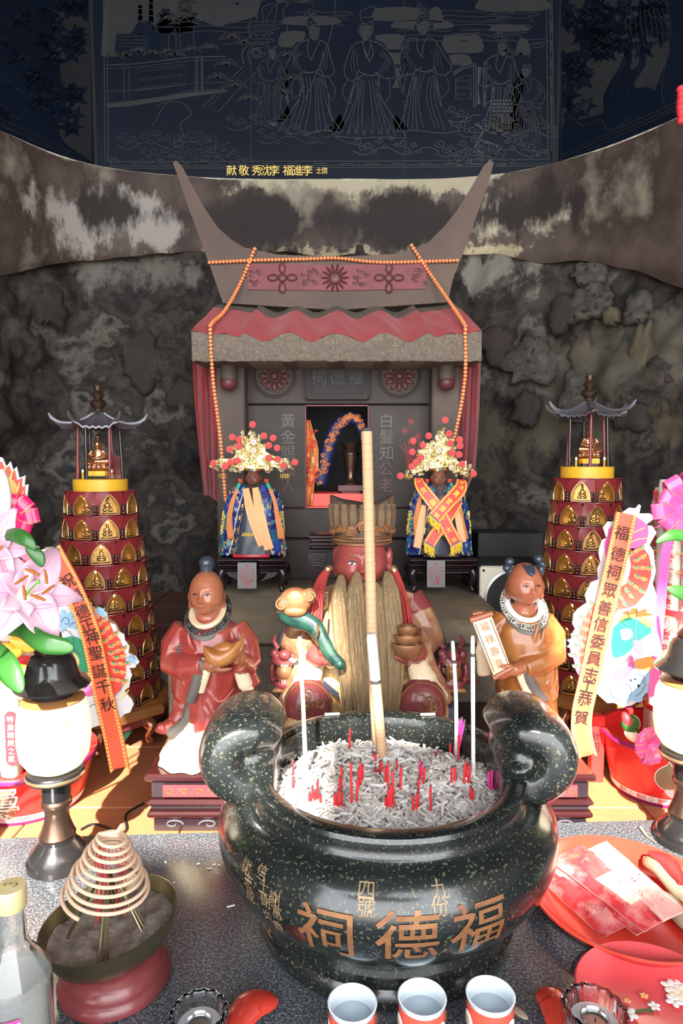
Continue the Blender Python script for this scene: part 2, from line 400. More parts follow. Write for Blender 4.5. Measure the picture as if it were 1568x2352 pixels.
mk('couplet', (.78, .12, .05), .40, sheen=.1); mk('ink', (.012, .010, .014), .5); mk('dot_yellow', (.97, .72, .16), .45)
mk('bow', (.72, .02, .14), .22, coat=.5); mk('bow_pink', (.95, .12, .38), .22, coat=.5); mk('ribbon_pink', (.95, .45, .62), .3)
mk('ingot_card', (.92, .58, .08), .35, col2=(.8, .45, .04), scale=9)
mk('petal', (.80, .58, .66), .45, col2=[(.74, .42, .55), (.84, .74, .77)], scale=9, sss=.15)
mk('petal_dark', (.80, .38, .55), .45); mk('bud', (.86, .90, .62), .45, col2=(.93, .93, .85), scale=20)
mk('leaf', (.020, .10, .015), .38, col2=(.035, .15, .025), scale=14, coat=.3); mk('stem', (.20, .42, .08), .4); mk('anther', (.42, .13, .025), .8)
mk('lamp_black', (.014, .014, .016), .22, .2, coat=.5, col2=(.03, .026, .024), scale=18)
mk('lamp_glass', (.93, .87, .70), .5, emit=(1, .80, .50), estr=.55, sss=.1)
mk('lamp_writing', (.62, .42, .16), .5)
mk('porcelain', (.78, .86, .92), .12, coat=.6); mk('cup_red', (.85, .10, .06), .2, coat=.6); mk('cup_gold', (.62, .40, .16), .3, .5)
mk('liquid', (.70, .80, .88), .05, alpha=.45, coat=.5)
mk('glass', (.97, .99, .98), .03, trans=1, ior=1.47)
mk('glass_cup', (.75, .72, .70), .05, coat=1, alpha=.45)
mk('glass_amber', (.9, .62, .42), .06, trans=.85, ior=1.45)
mk('gel', (.62, .63, .68), .10, coat=.8, alpha=.7)
mk('cap', (.88, .80, .42), .35, .3, col2=(.8, .66, .3), scale=30); mk('label_paper', (.92, .88, .80), .5); mk('label_pink', (.85, .06, .28), .5)
mk('tray_red', (.70, .045, .025), .22, coat=.5, col2=(.6, .05, .03), scale=8); mk('plate_red', (.72, .085, .095), .28, coat=.4); mk('packet', (.80, .14, .14), .2, col2=[(.62, .04, .05), (.90, .45, .42)], scale=14, detail=5, coat=.7)
mk('packet_pale', (.88, .60, .52), .2, col2=(.8, .3, .28), scale=16, coat=.7); mk('card', (.95, .85, .6), .4)
mk('moon', (.30, .025, .025), .35, col2=(.20, .02, .02), scale=20); mk('moon_red', (.42, .03, .02), .2, coat=.6, col2=(.55, .05, .03), scale=8); mk('moon_rim', (.36, .27, .18), .5)
mk('cable', (.02, .02, .02), .4)
mk('rose', (.85, .05, .07), .6)
mk('liquor', (.86, .9, .9), .1, alpha=.28)

def stain(m, bands):      # mineral stains at given heights of the wall, mixed over what is there
    nt = m.node_tree; N = nt.nodes; L = nt.links; b = N['Principled BSDF']; src = b.inputs['Base Color'].links[0].from_socket
    geo = N.new('ShaderNodeNewGeometry'); sx = N.new('ShaderNodeSeparateXYZ'); L.new(geo.outputs['Position'], sx.inputs[0])
    for (axis, lo, c0, hi, xlo, xhi, col, sc_, thr, st) in bands:
        def tri(out, a, m_, c):
            r = N.new('ShaderNodeMapRange'); r.inputs[1].default_value = a; r.inputs[2].default_value = m_; L.new(out, r.inputs[0])
            r2 = N.new('ShaderNodeMapRange'); r2.inputs[1].default_value = c; r2.inputs[2].default_value = m_; L.new(out, r2.inputs[0])
            mn = N.new('ShaderNodeMath'); mn.operation = 'MINIMUM'; L.new(r.outputs[0], mn.inputs[0]); L.new(r2.outputs[0], mn.inputs[1]); return mn.outputs[0]
        z = tri(sx.outputs[2], lo, c0, hi); x = tri(sx.outputs[0], xlo, (xlo+xhi)/2, xhi)
        xm = N.new('ShaderNodeMath'); xm.operation = 'MULTIPLY'; xm.use_clamp = True; L.new(x, xm.inputs[0]); xm.inputs[1].default_value = 2.5
        mu = N.new('ShaderNodeMath'); mu.operation = 'MULTIPLY'; L.new(z, mu.inputs[0]); L.new(xm.outputs[0], mu.inputs[1])
        mp = N.new('ShaderNodeMapping'); mp.inputs['Scale'].default_value = st; L.new(geo.outputs['Position'], mp.inputs[0])
        n = N.new('ShaderNodeTexNoise'); n.inputs['Scale'].default_value = sc_; n.inputs['Detail'].default_value = 12; n.inputs['Roughness'].default_value = .72; L.new(mp.outputs[0], n.inputs['Vector'])
        ad = N.new('ShaderNodeMath'); ad.operation = 'MULTIPLY_ADD'; L.new(mu.outputs[0], ad.inputs[0]); ad.inputs[1].default_value = .42; L.new(n.outputs['Fac'], ad.inputs[2])
        r = N.new('ShaderNodeMapRange'); r.inputs[1].default_value = thr; r.inputs[2].default_value = thr+.09; L.new(ad.outputs[0], r.inputs[0])
        gate = N.new('ShaderNodeMath'); gate.operation = 'MULTIPLY'; L.new(r.outputs[0], gate.inputs[0]); g2_ = N.new('ShaderNodeMath'); g2_.operation = 'MULTIPLY'; g2_.use_clamp = True; L.new(mu.outputs[0], g2_.inputs[0]); g2_.inputs[1].default_value = 4; L.new(g2_.outputs[0], gate.inputs[1])
        mx = N.new('ShaderNodeMix'); mx.data_type = 'RGBA'; L.new(gate.outputs[0], mx.inputs['Factor']); L.new(src, mx.inputs['A']); mx.inputs['B'].default_value = (*col, 1); src = mx.outputs['Result']
    L.new(src, b.inputs['Base Color'])
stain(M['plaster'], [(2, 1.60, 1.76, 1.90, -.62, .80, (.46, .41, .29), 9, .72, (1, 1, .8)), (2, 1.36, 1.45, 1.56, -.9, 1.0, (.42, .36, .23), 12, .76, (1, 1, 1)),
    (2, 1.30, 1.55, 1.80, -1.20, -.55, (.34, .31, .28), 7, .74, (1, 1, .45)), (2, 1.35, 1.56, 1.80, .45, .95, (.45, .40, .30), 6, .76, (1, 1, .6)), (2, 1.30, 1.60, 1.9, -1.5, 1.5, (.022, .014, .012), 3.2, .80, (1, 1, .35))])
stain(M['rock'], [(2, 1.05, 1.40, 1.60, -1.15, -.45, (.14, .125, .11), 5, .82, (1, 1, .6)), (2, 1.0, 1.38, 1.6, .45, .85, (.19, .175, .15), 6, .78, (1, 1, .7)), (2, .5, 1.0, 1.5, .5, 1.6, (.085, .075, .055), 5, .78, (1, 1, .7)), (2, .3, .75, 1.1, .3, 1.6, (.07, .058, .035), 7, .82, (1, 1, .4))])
# ================================================================ setting
plan = [(-1.62, -.9), (-1.56, .8), (-1.42, 1.8), (-1.18, 2.34), (-.94, 2.61), (-.5, 2.72), (0, 2.73), (.45, 2.72), (.80, 2.60), (1.12, 2.25), (1.42, 1.6), (1.56, .8), (1.62, -.9)]
PL = [V((p.x, p.y, 0)) for p in spline([(a, b, 0) for a, b in plan], 14)]
def wall_hit(px, py):
    d = ray(px, py)
    for a, b in zip(PL, PL[1:]):
        den = d.x*(b.y-a.y)-d.y*(b.x-a.x)
        if abs(den) < 1e-9: continue
        t = (a.x*(b.y-a.y)-a.y*(b.x-a.x))/den; u = (a.x*d.y-a.y*d.x)/den*1
        u = ((d.x*t-a.x)*(b.x-a.x)+(d.y*t-a.y)*(b.y-a.y))/((b-a).length_squared)
        if t > .5 and -1e-6 <= u <= 1+1e-6:
            q = V((-(b.y-a.y), (b.x-a.x), 0)).normalized()
            return V((0, 0, H))+d*t, -q if q.y > 0 else q
    return None
def path_pts(step):
    out = [PL[0]]; acc = 0
    for a, b in zip(PL, PL[1:]):
        L = (b-a).length; n = max(1, round(L/step)); out += [a.lerp(b, (k+1)/n) for k in range(n)]
    return out
def nrm_at(P, i):
    t = (P[min(i+1, len(P)-1)]-P[max(i-1, 0)]).normalized(); return V((t.y, -t.x, 0))   # towards the room
def zrock(p):
    side = max(0, (2.72-p.y)); b = 1.47-side*.52
    return b+.022*noise.noise(V((p.x*7, p.y*7, 1)))+.03*noise.noise(V((p.x*2.5, p.y*2.5, 5)))
PP = path_pts(.016)
# rock below
m = MB(); n = len(PP); ZN = 120; vs = []; fs = []
for i, p in enumerate(PP):
    q = nrm_at(PP, i); zt = zrock(p)+.03
    for k in range(ZN+1):
        z = -.8+(zt+.8)*(k/ZN)**.9
        w = V((p.x, p.y, z))
        d = .075*noise.noise(w*2.3)+.045*noise.noise(w*6)+.022*noise.noise(w*15)+.010*noise.noise(w*34)
        c = noise.cell_vector(w*0) if False else None
        f = noise.voronoi(w*4.2+V((0, 0, 3)))[0]; d += .05*min(.35, f[1]-f[0])
        vs.append(w-q*.045+q*d)
for i in range(n-1):
    for k in range(ZN): a = i*(ZN+1)+k; fs.append((a, a+ZN+1, a+ZN+2, a+1))
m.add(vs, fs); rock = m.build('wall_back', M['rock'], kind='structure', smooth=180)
rock['label'] = 'rough soot-blackened cave rock wall curving behind the shrine'
# single stones that stand out of the right-hand rock
stones = [(1213, 830, 62, 52, 'rock_grey', .3), (1332, 812, 28, 40, 'rock_tan', 0), (1335, 905, 62, 62, 'rock_grey', .2), (1350, 690, 46, 44, 'rock_grey', .1), (1460, 708, 34, 42, 'rock_grey', -.4), (1290, 720, 36, 40, 'rock_brown', 0), (1135, 790, 40, 46, 'rock_brown', .4),
          (1400, 725, 20, 22, 'rock_tan', 0), (1465, 800, 26, 52, 'rock_tan', -.2), (1205, 940, 34, 40, 'rock_brown', 0), (1430, 930, 52, 60, 'rock_brown', .3), (1165, 640, 44, 34, 'rock_grey', 0), (1500, 860, 40, 36, 'rock_brown', .2), (1350, 625, 40, 26, 'rock_grey', 0), (330, 830, 46, 70, 'rock_brown', .1), (118, 700, 40, 52, 'rock_brown', 0), (420, 930, 40, 60, 'rock_brown', .3)]
for k, (px, py, rx, ry, mt, rz) in enumerate(stones):
    c, q = wall_hit(px, py); t = V((-q.y, q.x, 0)); rx_, ry_ = S(rx, c.y), S(ry, c.y)
    m = MB(); vs = [c+q*.008]; NN = 40; rr = random.Random(k); ph = rr.random()*9
    rim = []
    for lv, (sc_, dz) in enumerate([(.5, .006), (.82, .004), (.97, -.004), (1.0, -.03)]):
        for j in range(NN):
            a = 2*PI*j/NN; r = 1+.42*noise.noise(V((math.cos(a)*1.6+ph, math.sin(a)*1.6, k)))+.24*noise.noise(V((math.cos(a)*4, math.sin(a)*5, k)))
            x, z = math.cos(a)*rx_*r*sc_, math.sin(a)*ry_*r*sc_; x, z = x*math.cos(rz)-z*math.sin(rz), x*math.sin(rz)+z*math.cos(rz)
            vs.append(c+t*x+V((0, 0, z))+q*(dz+.006*noise.noise(V((x*30, z*30, k)))))
    fs = [(0, 1+j, 1+(j+1) % NN) for j in range(NN)]
    for lv in range(3):
        for j in range(NN): a = 1+lv*NN; fs.append((a+j, a+NN+j, a+NN+(j+1) % NN, a+(j+1) % NN))
    m.add(vs, fs); m.build('stone', M[mt], rock, smooth=60)
# plaster band above the rock
m = MB(); vs = []; fs = []; ZT = 1.752; KN = 16
for i, p in enumerate(PP):
    q = nrm_at(PP, i); zb = zrock(p)
    row = []
    for k in range(KN+1):
        z = lerp(zb, ZT, k/KN); w = V((p.x, p.y, z))
        row.append(w+q*(.012*noise.noise(w*1.7)+.003*noise.noise(w*14)+(.022 if k else .008)))
    row.append(V((p.x, p.y, ZT+.001))-q*.05); row.append(V((p.x, p.y, ZT+.001))-q*.20)
    row.insert(0, V((p.x, p.y, zb+.01))-q*.06)
    vs += row
R_ = KN+4
for i in range(n-1):
    for k in range(R_-1): a = i*R_+k; fs.append((a, a+R_, a+R_+1, a+1))
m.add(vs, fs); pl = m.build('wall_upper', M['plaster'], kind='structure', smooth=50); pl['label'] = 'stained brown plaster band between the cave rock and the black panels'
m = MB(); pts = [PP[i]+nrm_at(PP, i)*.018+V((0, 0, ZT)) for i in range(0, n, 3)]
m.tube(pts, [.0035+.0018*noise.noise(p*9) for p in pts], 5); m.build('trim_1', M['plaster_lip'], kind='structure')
# ---------------------------------------------------------------- engraved black panels
YB = 2.76
def bx_panel(name, a, b, z0, z1, th=.03):
    t = (b-a).normalized(); q = V((t.y, -t.x, 0)); m = MB()
    m.prism([V((a.x, a.y, z0)), V((b.x, b.y, z0)), V((b.x, b.y, z1)), V((a.x, a.y, z1))], -q*th)
    o = m.build(name, M['panel'], kind='structure', smooth=0); return o, q
cL = V((-1.000, YB, 0)); cR = V((.876, YB, 0)); eL = cL+V((-.203, -.34, 0)).normalized()*1.1; eR = cR+V((.3025, -.414, 0)).normalized()*1.1
pm, qm = bx_panel('wall_panel_centre', cL+V((.006, 0, 0)), cR-V((.006, 0, 0)), 1.70, 2.80)
p_l, ql = bx_panel('wall_panel_left', eL, cL-V((.004, .006, 0)), 1.70, 2.80)
p_r, qr = bx_panel('wall_panel_right', cR+V((.004, -.006, 0)), eR, 1.70, 2.80)
for o_, l_ in ((pm, 'black stone panel engraved with robed figures, clouds and pavilions'), (p_l, 'black engraved stone panel angled on the left, with flowering trees'), (p_r, 'black engraved stone panel angled on the right, with birds and pines')): o_['label'] = l_
def onplane(P0, Nn):
    Nn = V(Nn)
    def f(px, py, e=.0012):
        d = ray(px, py); o = V((0, 0, H)); t = (P0-o).dot(Nn)/d.dot(Nn); return o+d*t+Nn*e
    return f
fC = onplane(cL, qm); fL = onplane(cL, ql); fR = onplane(cR, qr)
class Eng:      # engraved line work: strokes given in the panel's own drawing
    def __init__(s, f, q): s.f, s.q, s.m = f, q, MB()
    def ln(s, pts, w=2.0, sm=5, cl=False, e=.0016):
        p = sp2(pts, sm) if sm and len(pts) > 2 else pts
        s.m.strip([s.f(a, b, e) for a, b in p], S(w, 2.7), s.q, cl); return s
    def fill(s, pts, sm=0, e=.0010):
        p = sp2(pts+[pts[0]], sm)[:-1] if sm else pts
        s.m.add([s.f(a, b, e) for a, b in p], [tuple(range(len(p)))]); return s
E = Eng(fC, qm); sky = Eng(fC, qm); D = Eng(fC, qm); dk = Eng(fC, qm)
R = random.Random(11)
# pale sky areas and their dark clouds
sky.fill([(240, 0), (232, 130), (262, 128), (268, 78), (300, 78), (318, 50), (350, 48), (352, 62), (398, 58), (402, 45), (452, 44), (500, 62), (545, 50), (590, 38), (600, 0)])
for x0, y0, x1, y1 in ((640, 8, 700, 0), (645, 75, 700, 105), (655, 40, 770, 55), (860, 20, 960, 45), (860, 82, 925, 110), (865, 125, 925, 145), (990, 20, 1010, 48), (1020, 82, 1100, 118), (1100, 0, 1250, 22), (1130, 60, 1205, 70), (1030, 128, 1075, 146), (905, 50, 1030, 64), (860, 160, 945, 175), (865, 185, 950, 198), (1190, 92, 1210, 120)):
    sky.fill([(x0, y0), (lerp(x0, x1, .5), y0-4), (x1, y0), (x1+8, y1), (lerp(x0, x1, .5), y1+4), (x0-6, y1)], 3)
def cloud(e, x, y, w, n=3, h=9):
    for k in range(n):
        yy = y+k*h*1.3; e.ln([(x-w+k*9, yy), (x-w*.3, yy-h*.4), (x+w*.2, yy), (x+w-k*11, yy-h*.2), (x+w+6-k*11, yy+h*.5), (x+w*.5, yy+h*.7)], 1.8)
for x, y, w, nn in ((520, 52, 120, 3), (1060, 28, 110, 3), (1120, 60, 90, 4), (1000, 72, 90, 3), (740, 30, 60, 3), (1180, 20, 60, 3), (560, 92, 60, 2), (1200, 92, 50, 2)): cloud(D, x, y, w, nn)
def curl(e, x, y, r, w=1.8, sgn=1):
    e.ln([(x+sgn*r*(1-t*.8)*math.cos(t*8.2), y+r*.75*(1-t*.8)*math.sin(t*8.2)) for t in [i/18 for i in range(19)]], w, 0)
def scroll_cloud(e, x, y, w, h):
    k = 0
    for j in range(int(w/26)):
        xx = x+j*26; yy = y+h*.5*math.sin(j*1.7); r = 9+6*R.random(); curl(e, xx, yy, r, 1.7, 1 if j % 2 else -1); curl(e, xx+12, yy+14, r*.8, 1.5, -1 if j % 2 else 1)
    e.ln([(x-10+t*20, y+22+9*math.sin(t*1.3)) for t in range(int(w/20)+2)], 1.8)
for a in ((1060, 285, 240, 26), (1010, 330, 250, 18), (820, 325, 180, 18), (600, 300, 200, 22), (280, 312, 250, 14), (530, 270, 80, 16), (330, 345, 240, 8), (1040, 350, 140, 8), (1035, 250, 60, 20)): scroll_cloud(D if a[0] < 800 else E, *a)
E.ln([(1090, 285), (1110, 300), (1100, 320), (1130, 330), (1150, 345), (1145, 358), (1110, 352), (1090, 340), (1100, 325)], 4)
# pagoda and pavilions at upper left
for x, y, s in ((424, 0, 1.0), (424, 25, 1.25), (424, 50, 1.1), (381, 30, .75), (381, 50, 1)):
    dk.fill([(x-34*s, y+6), (x-16*s, y-2), (x-8*s, y-10), (x+8*s, y-10), (x+16*s, y-2), (x+34*s, y+6), (x+20*s, y+11), (x+15*s, y+26), (x-15*s, y+26), (x-20*s, y+11)])
    E.ln([(x-34*s, y+6), (x-14*s, y+1), (x, y-9), (x+14*s, y+1), (x+34*s, y+6)], 1.5); D.ln([(x-18*s, y+13), (x+18*s, y+13)], 1.4)
for x, y0, y1 in ((322, 12, 80), (347, 0, 70)):
    dk.fill([(x-4, y0), (x+4, y0), (x+6, y1), (x-6, y1)]); [D.ln([(x-12, y0+k*14), (x, y0+k*14-6), (x+12, y0+k*14)], 2) for k in range(1, 4)]
dk.fill([(268, 78), (350, 78), (350, 62), (398, 62), (398, 50), (452, 50), (452, 130), (268, 130)])
for y in (84, 92, 100, 108): D.ln([(270, y), (340, y)], 1.2, 0)
D.ln([(388, 110), (388, 84), (396, 76), (404, 84), (404, 110)], 2); D.ln([(412, 66), (414, 125)], 1.5, 0); D.ln([(444, 60), (446, 125)], 1.5, 0)
# fern and palm tufts
def tuft(e, x, y, r, n=13, a0=.1, a1=3.04, w=1.4):
    for k in range(n):
        a = a0+(a1-a0)*k/(n-1); e.ln([(x, y), (x+r*.6*math.cos(a), y-r*.55*math.sin(a)), (x+r*math.cos(a), y-r*.7*math.sin(a)+r*.28)], w, 3)
for x, y, r in ((262, 132, 24), (318, 120, 26), (350, 125, 22), (402, 128, 26), (440, 118, 24), (480, 112, 26), (532, 88, 30), (520, 150, 30), (500, 180, 26), (560, 100, 24), (540, 200, 30), (660, 130, 26), (668, 185, 30), (650, 215, 24), (570, 230, 26), (385, 122, 20), (290, 128, 18)): tuft(D, x, y, r)
for x, y, r in ((1195, 125, 22), (1160, 118, 20), (545, 10, 34), (690, 0, 34)): tuft(D, x, y, r, 15, -.3, 3.4)
# balustrade
for y0, y1 in ((150, 132), (158, 140), (210, 192), (242, 208)): D.ln([(240, y0), (300, (y0+y0-3)/2), (440, y1), (520, y1-2)], 3 if y0 == 150 else 1.8, 0)
sky.fill([(246, 238), (300, 232), (440, 212), (520, 206), (520, 212), (440, 222), (300, 244), (246, 248)])
for x in (285, 297, 448, 462): D.ln([(x, 146-(x-285)*.1), (x+1, 245-(x-285)*.18)], 2, 0)
E.ln([(453, 134), (453, 210), (465, 208), (465, 132)], 2, 0, True)
D.ln([(312, 160), (425, 148), (425, 196), (312, 210)], 1.6, 0, True); D.ln([(318, 166), (419, 154), (419, 190), (318, 203)], 1.3, 0, True)
for k in range(9): curl(D, 326+k*11, 183-k*1.3, 6, 1.2, (-1)**k)
D.ln([(466, 246), (560, 152), (592, 160), (500, 258)], 2, 0, True); D.ln([(480, 246), (562, 163)], 1.5, 0)
for y0 in (146, 152): E.ln([(1040, y0+22), (1060, y0+8), (1085, y0)], 2.4)
for x in (1087, 1092, 1110, 1115): E.ln([(x, 145), (x, 248)], 1.8, 0)
E.fill([(1096, 154), (1106, 154), (1106, 240), (1096, 240)]); E.ln([(1046, 182), (1080, 172), (1080, 228), (1046, 228)], 1.6, 0, True)
for k in range(8): curl(D, 1052+(k % 3)*11, 186+(k//3)*15, 6, 1.3)
# rocks and tree in the middle
D.ln([(560, 148), (556, 120), (575, 95), (570, 60), (590, 45), (588, 10), (610, 0)], 3); D.ln([(575, 150), (570, 120), (590, 92), (585, 70), (605, 50), (602, 20), (630, 8)], 2.4)
D.ln([(600, 90), (618, 70), (612, 45), (630, 15), (636, 12), (628, 60), (612, 100)], 2); D.ln([(650, 100), (660, 60), (650, 30), (665, 0)], 2.6)
for k in range(3): curl(D, 590, 120, 22-5*k, 2)
# people
def person(e, x, y, h, flip=1, robe=1.0, face=1, crown=0, hem=0):
    s = h/100.0
    def P(a, b): a += 2.2*math.sin(b*.13+x)+(b-40)*.05*math.sin(x)+1.2*math.sin(b*.4+a*.3+x); return (x+flip*a*s, y+(b+1.2*math.sin(a*.5+x))*s)
    dk.fill([P(*q) for q in [(-7, 6), (-10, 16), (-18, 22), (-24, 48), (-20, 72), (-26*robe, 98), (26*robe, 98), (18, 70), (24, 46), (17, 22), (9, 16), (7, 6), (0, -4)]], 3, .0013)
    e.ln([P(*q) for q in [(-5, 4), (-5.5, 9), (-3, 14), (0, 16), (3, 14), (5.5, 9), (5, 4)]], 1.6); e.ln([P(-5, 4), P(-3, 1), P(0, 2.5), P(3, 1), P(5, 4)], 1.5)
    if face: sky.fill([P(-4.6, 5), P(-4.6, 10), P(-2, 14.4), (P(0, 15.4)), P(2, 14.4), P(4.6, 10), P(4.6, 5), P(0, 3)], 0, .0014); dk.m.strip([fC(*P(-3, 7.6), .0022), fC(*P(-1.2, 7.6), .0022)], .002, qm); dk.m.strip([fC(*P(1.2, 7.6), .0022), fC(*P(3, 7.6), .0022)], .002, qm); dk.m.strip([fC(*P(-1, 12), .0022), fC(*P(1, 12), .0022)], .002, qm)
    for a in (-1, 1):
        e.ln([P(a*4, 17), P(a*13, 21), P(a*19, 32), P(a*22, 46), P(a*14, 50), P(a*4, 44)], 1.7)
        e.ln([P(a*4, 17), P(a*3, 28), P(0, 36)], 1.8); e.ln([P(a*16, 48), P(a*20, 62), P(a*16, 70), P(a*10, 60), P(a*8, 50)], 1.4)
        e.ln([P(a*9, 44), P(a*12, 62), P(a*17*robe, 82), P(a*25*robe, 98)], 1.8)
        for k in range(4): e.ln([P(a*(2+k*2.3), 50), P(a*(3+k*2.8), 70), P(a*(4+k*5)*robe, 97)], 1.3)
        for k in range(3): e.ln([P(a*(13-k*2), 24+k*2), P(a*(16-k*2), 34), P(a*(14-k*3), 44)], 1.1)
    e.ln([P(-9, 44), P(0, 47), P(9, 44)], 2.2); e.ln([P(-26*robe, 98), P(-8, 101), P(8, 98), P(26*robe, 99)], 1.8)
    if crown == 1: e.ln([P(-5, 2), P(-7, -6), P(-3, -11), P(3, -11), P(7, -6), P(5, 2)], 1.7); e.ln([P(-6, -3), P(6, -3)], 1.4, 0)
    if crown == 2:
        for k in (-1, 1): curl(e, P(k*4, -4)[0], P(0, -4)[1], 4.5*s, 1.5, k)
        curl(e, P(0, -9)[0], P(0, -9)[1], 4*s, 1.5)
    if crown == 3: [curl(e, P(k*4, 0)[0], P(0, 0)[1], 3*s, 1.5, k) for k in (-1, 1)]
person(E, 716, 50, 255, 1, 1.1, crown=2); person(E, 845, 48, 270, 1, 1.25, crown=1); person(E, 972, 40, 265, -1, 1.05, crown=2)
person(D, 622, 108, 170, 1, .9, crown=3); person(E, 1150, 92, 215, 1, .75, crown=2); person(D, 1210, 150, 180, 1, .8, crown=3)
E.ln([(770, 0), (764, 60), (742, 130), (700, 230)], 1.6)
E.ln([(840, 62), (834, 100), (842, 132), (850, 100), (846, 62)], 1.6)
for k in range(7):
    for j in range(4): E.fill([(1128+k*7+(j % 2)*3, 228+j*8), (1131.5+k*7+(j % 2)*3, 231.5+j*8), (1128+k*7+(j % 2)*3, 235+j*8), (1124.5+k*7+(j % 2)*3, 231.5+j*8)], 0, .0018)
sky.fill([(1128, 262), (1172, 262), (1176, 304), (1160, 310), (1122, 304)], 0, .0016)
for k in range(6): D.ln([(800+k*18, 310), (809+k*18, 265), (818+k*18, 310)], 1.5, 0); D.ln([(803+k*18, 310), (809+k*18, 280), (815+k*18, 310)], 1.3, 0)
for k in range(40): a = R.random()*6.3; r = R.random(); curl(D, 1212+28*r*math.cos(a), 262+52*r*math.sin(a), 4, 1.1)
for k in range(3): D.ln([(940-k*4, 95), (925, 130-k*3), (935, 160), (915, 190-k*4), (930, 230)], 1.6)
sky.fill([(640, 218), (668, 222), (672, 285), (650, 290), (618, 286), (610, 240)], 3, .0012)
# birds on the fence line, old water creature
D.ln([(360, 245), (385, 235), (420, 238), (440, 262), (415, 285), (420, 315), (400, 330)], 2); D.ln([(350, 290), (380, 240), (400, 225)], 2)
# border with meander
def key(e, fx, pts, w):
    e.ln(pts, w, 0)
for o_ in (372, 382, 387): E.ln([(246, o_), (930, o_-2), (1262, o_-6)], 1.6, 0)
for k in range(16): E.ln([(300+k*60, 376), (330+k*60, 376), (330+k*60, 383)], 1.4, 0)
for o_ in (236, 243): E.ln([(o_+2, 0), (o_+6, 372)], 1.6, 0)
for o_ in (1254, 1262, 1267): E.ln([(o_, 0), (o_+4, 372)], 1.6, 0)
for k in range(9): E.ln([(1258, 10+k*42), (1266, 10+k*42), (1266, 34+k*42)], 1.4, 0)
for a, b in ((1240, 345), (256, 365)): E.ln([(a, b+15), (a, b), (a+14, b), (a+14, b+8), (a+7, b+8)], 2.2, 0)
D.ln([(576, 0), (577, 398)], 1.3, 0); D.ln([(928, 0), (929, 398)], 1.3, 0)
dk.m.build('engraved_shade', M['panel'], pm, kind='stuff', smooth=0, fix=False)
sky.m.build('engraved_ground', M['panel_sky'], pm, kind='stuff', smooth=0, fix=False)
D.m.build('engraved_line', M['engrave_dim'], pm, kind='stuff', smooth=0, fix=False)
E.m.build('engraved_line', M['engrave'], pm, kind='stuff', smooth=0, fix=False)
m = MB()
for ch, px in (('献', 532), ('敬', 560), ('秀', 590), ('沈', 611), ('李', 630), ('福', 661), ('進', 684), ('李', 706), ('士', 732), ('信', 745)):
    c = fC(px, 392, .002); text(m, ch, plane_map(c, (1, 0, 0), (0, 0, 1), .001), S(24 if px < 720 else 15, 2.76), .01)
m.build('gold_lettering', M['gold_print'], pm, label='gold lettering along the bottom edge', smooth=0, fix=False)
# left and right panels: foliage
for e_, fn, q, par, sgn in ((Eng(fL, ql), fL, ql, p_l, -1), (Eng(fR, qr), fR, qr, p_r, 1)):
    s_ = Eng(fn, q); d_ = Eng(fn, q)
    if sgn < 0:
        s_.fill([(130, 0), (206, 0), (210, 372), (150, 330), (120, 285), (150, 250), (140, 180), (110, 60)]); bx = [(190*R.random(), 300*R.random()) for _ in range(60)]
        bd = [(4, 275, 212, 372), (0, 285, 214, 380), (6, 291, 214, 386)]
        for xx in (205, 212): e_.ln([(xx, 0), (xx+6, 374)], 1.6, 0)
    else:
        s_.fill([(1286, 0), (1535, 0), (1538, 120), (1500, 215), (1450, 215), (1400, 200), (1385, 260), (1330, 275), (1300, 255), (1290, 300), (1286, 150)])
        bx = [(1290+60*R.random(), 260*R.random()) for _ in range(20)]+[(1340+70*R.random(), 120*R.random()) for _ in range(26)]+[(1430+100*R.random(), 110*R.random()) for _ in range(26)]
        bd = [(1290, 355, 1568, 228), (1290, 362, 1568, 238), (1290, 372, 1568, 246)]
        for xx in (1278, 1285): e_.ln([(xx, 0), (xx+3, 372)], 1.6, 0)
        d_.fill([(1385, 222), (1400, 190), (1425, 150), (1440, 105), (1448, 104), (1452, 130), (1448, 160), (1465, 150), (1470, 118), (1480, 120), (1482, 150), (1455, 200), (1500, 205), (1505, 280), (1400, 300), (1388, 260)], 3, .0014)
        e_.ln([(1400, 215), (1425, 165), (1440, 125)], 1.3); e_.ln([(1440, 210), (1465, 170), (1474, 135)], 1.3)
        e_.ln([(1286, 300), (1310, 270), (1340, 290), (1380, 275), (1400, 300), (1450, 270)], 1.6); e_.ln([(1530, 0), (1540, 80), (1520, 200), (1530, 250)], 1.6)
    for (x, y) in bx:
        a = R.random()*6.3; r = 22+R.random()*16; pts = [(x+r*(1-.55*(k % 2))*math.cos(a+k*.62), y+r*(1-.55*(k % 2))*.9*math.sin(a+k*.62)) for k in range(10)]
        pts = [(p[0], min(p[1], (288+(p[0])*.42 if sgn < 0 else 345-(p[0]-1290)*.42))) for p in pts]
        pts = [((min(p[0], 203) if sgn < 0 else max(p[0], 1289)), p[1]) for p in pts]
        d_.fill(pts, 0, .0014)
        if R.random() < .7: e_.ln([(x-9, y), (x, y-6), (x+8, y+3), (x+14, y-4)], 1.1)
    if sgn > 0:
        for k in range(9): e_.ln([(1440+k*10, 20), (1436+k*12, 60), (1446+k*11, 100+(k % 3)*12)], 1.4)
        tuft(e_, 1350, 250, 34, 9, 1.2, 3.3); tuft(e_, 1500, 200, 30, 9, .6, 2.6)
    for (a, b, c, d) in bd: e_.ln([(a, b), (c, d)], 1.5, 0)
    s_.m.build('engraved_ground', M['panel_sky'], par, kind='stuff', smooth=0, fix=False)
    d_.m.build('engraved_shade', M['panel'], par, kind='stuff', smooth=0, fix=False)
    e_.m.build('engraved_line', M['engrave_dim'], par, kind='stuff', smooth=0, fix=False)
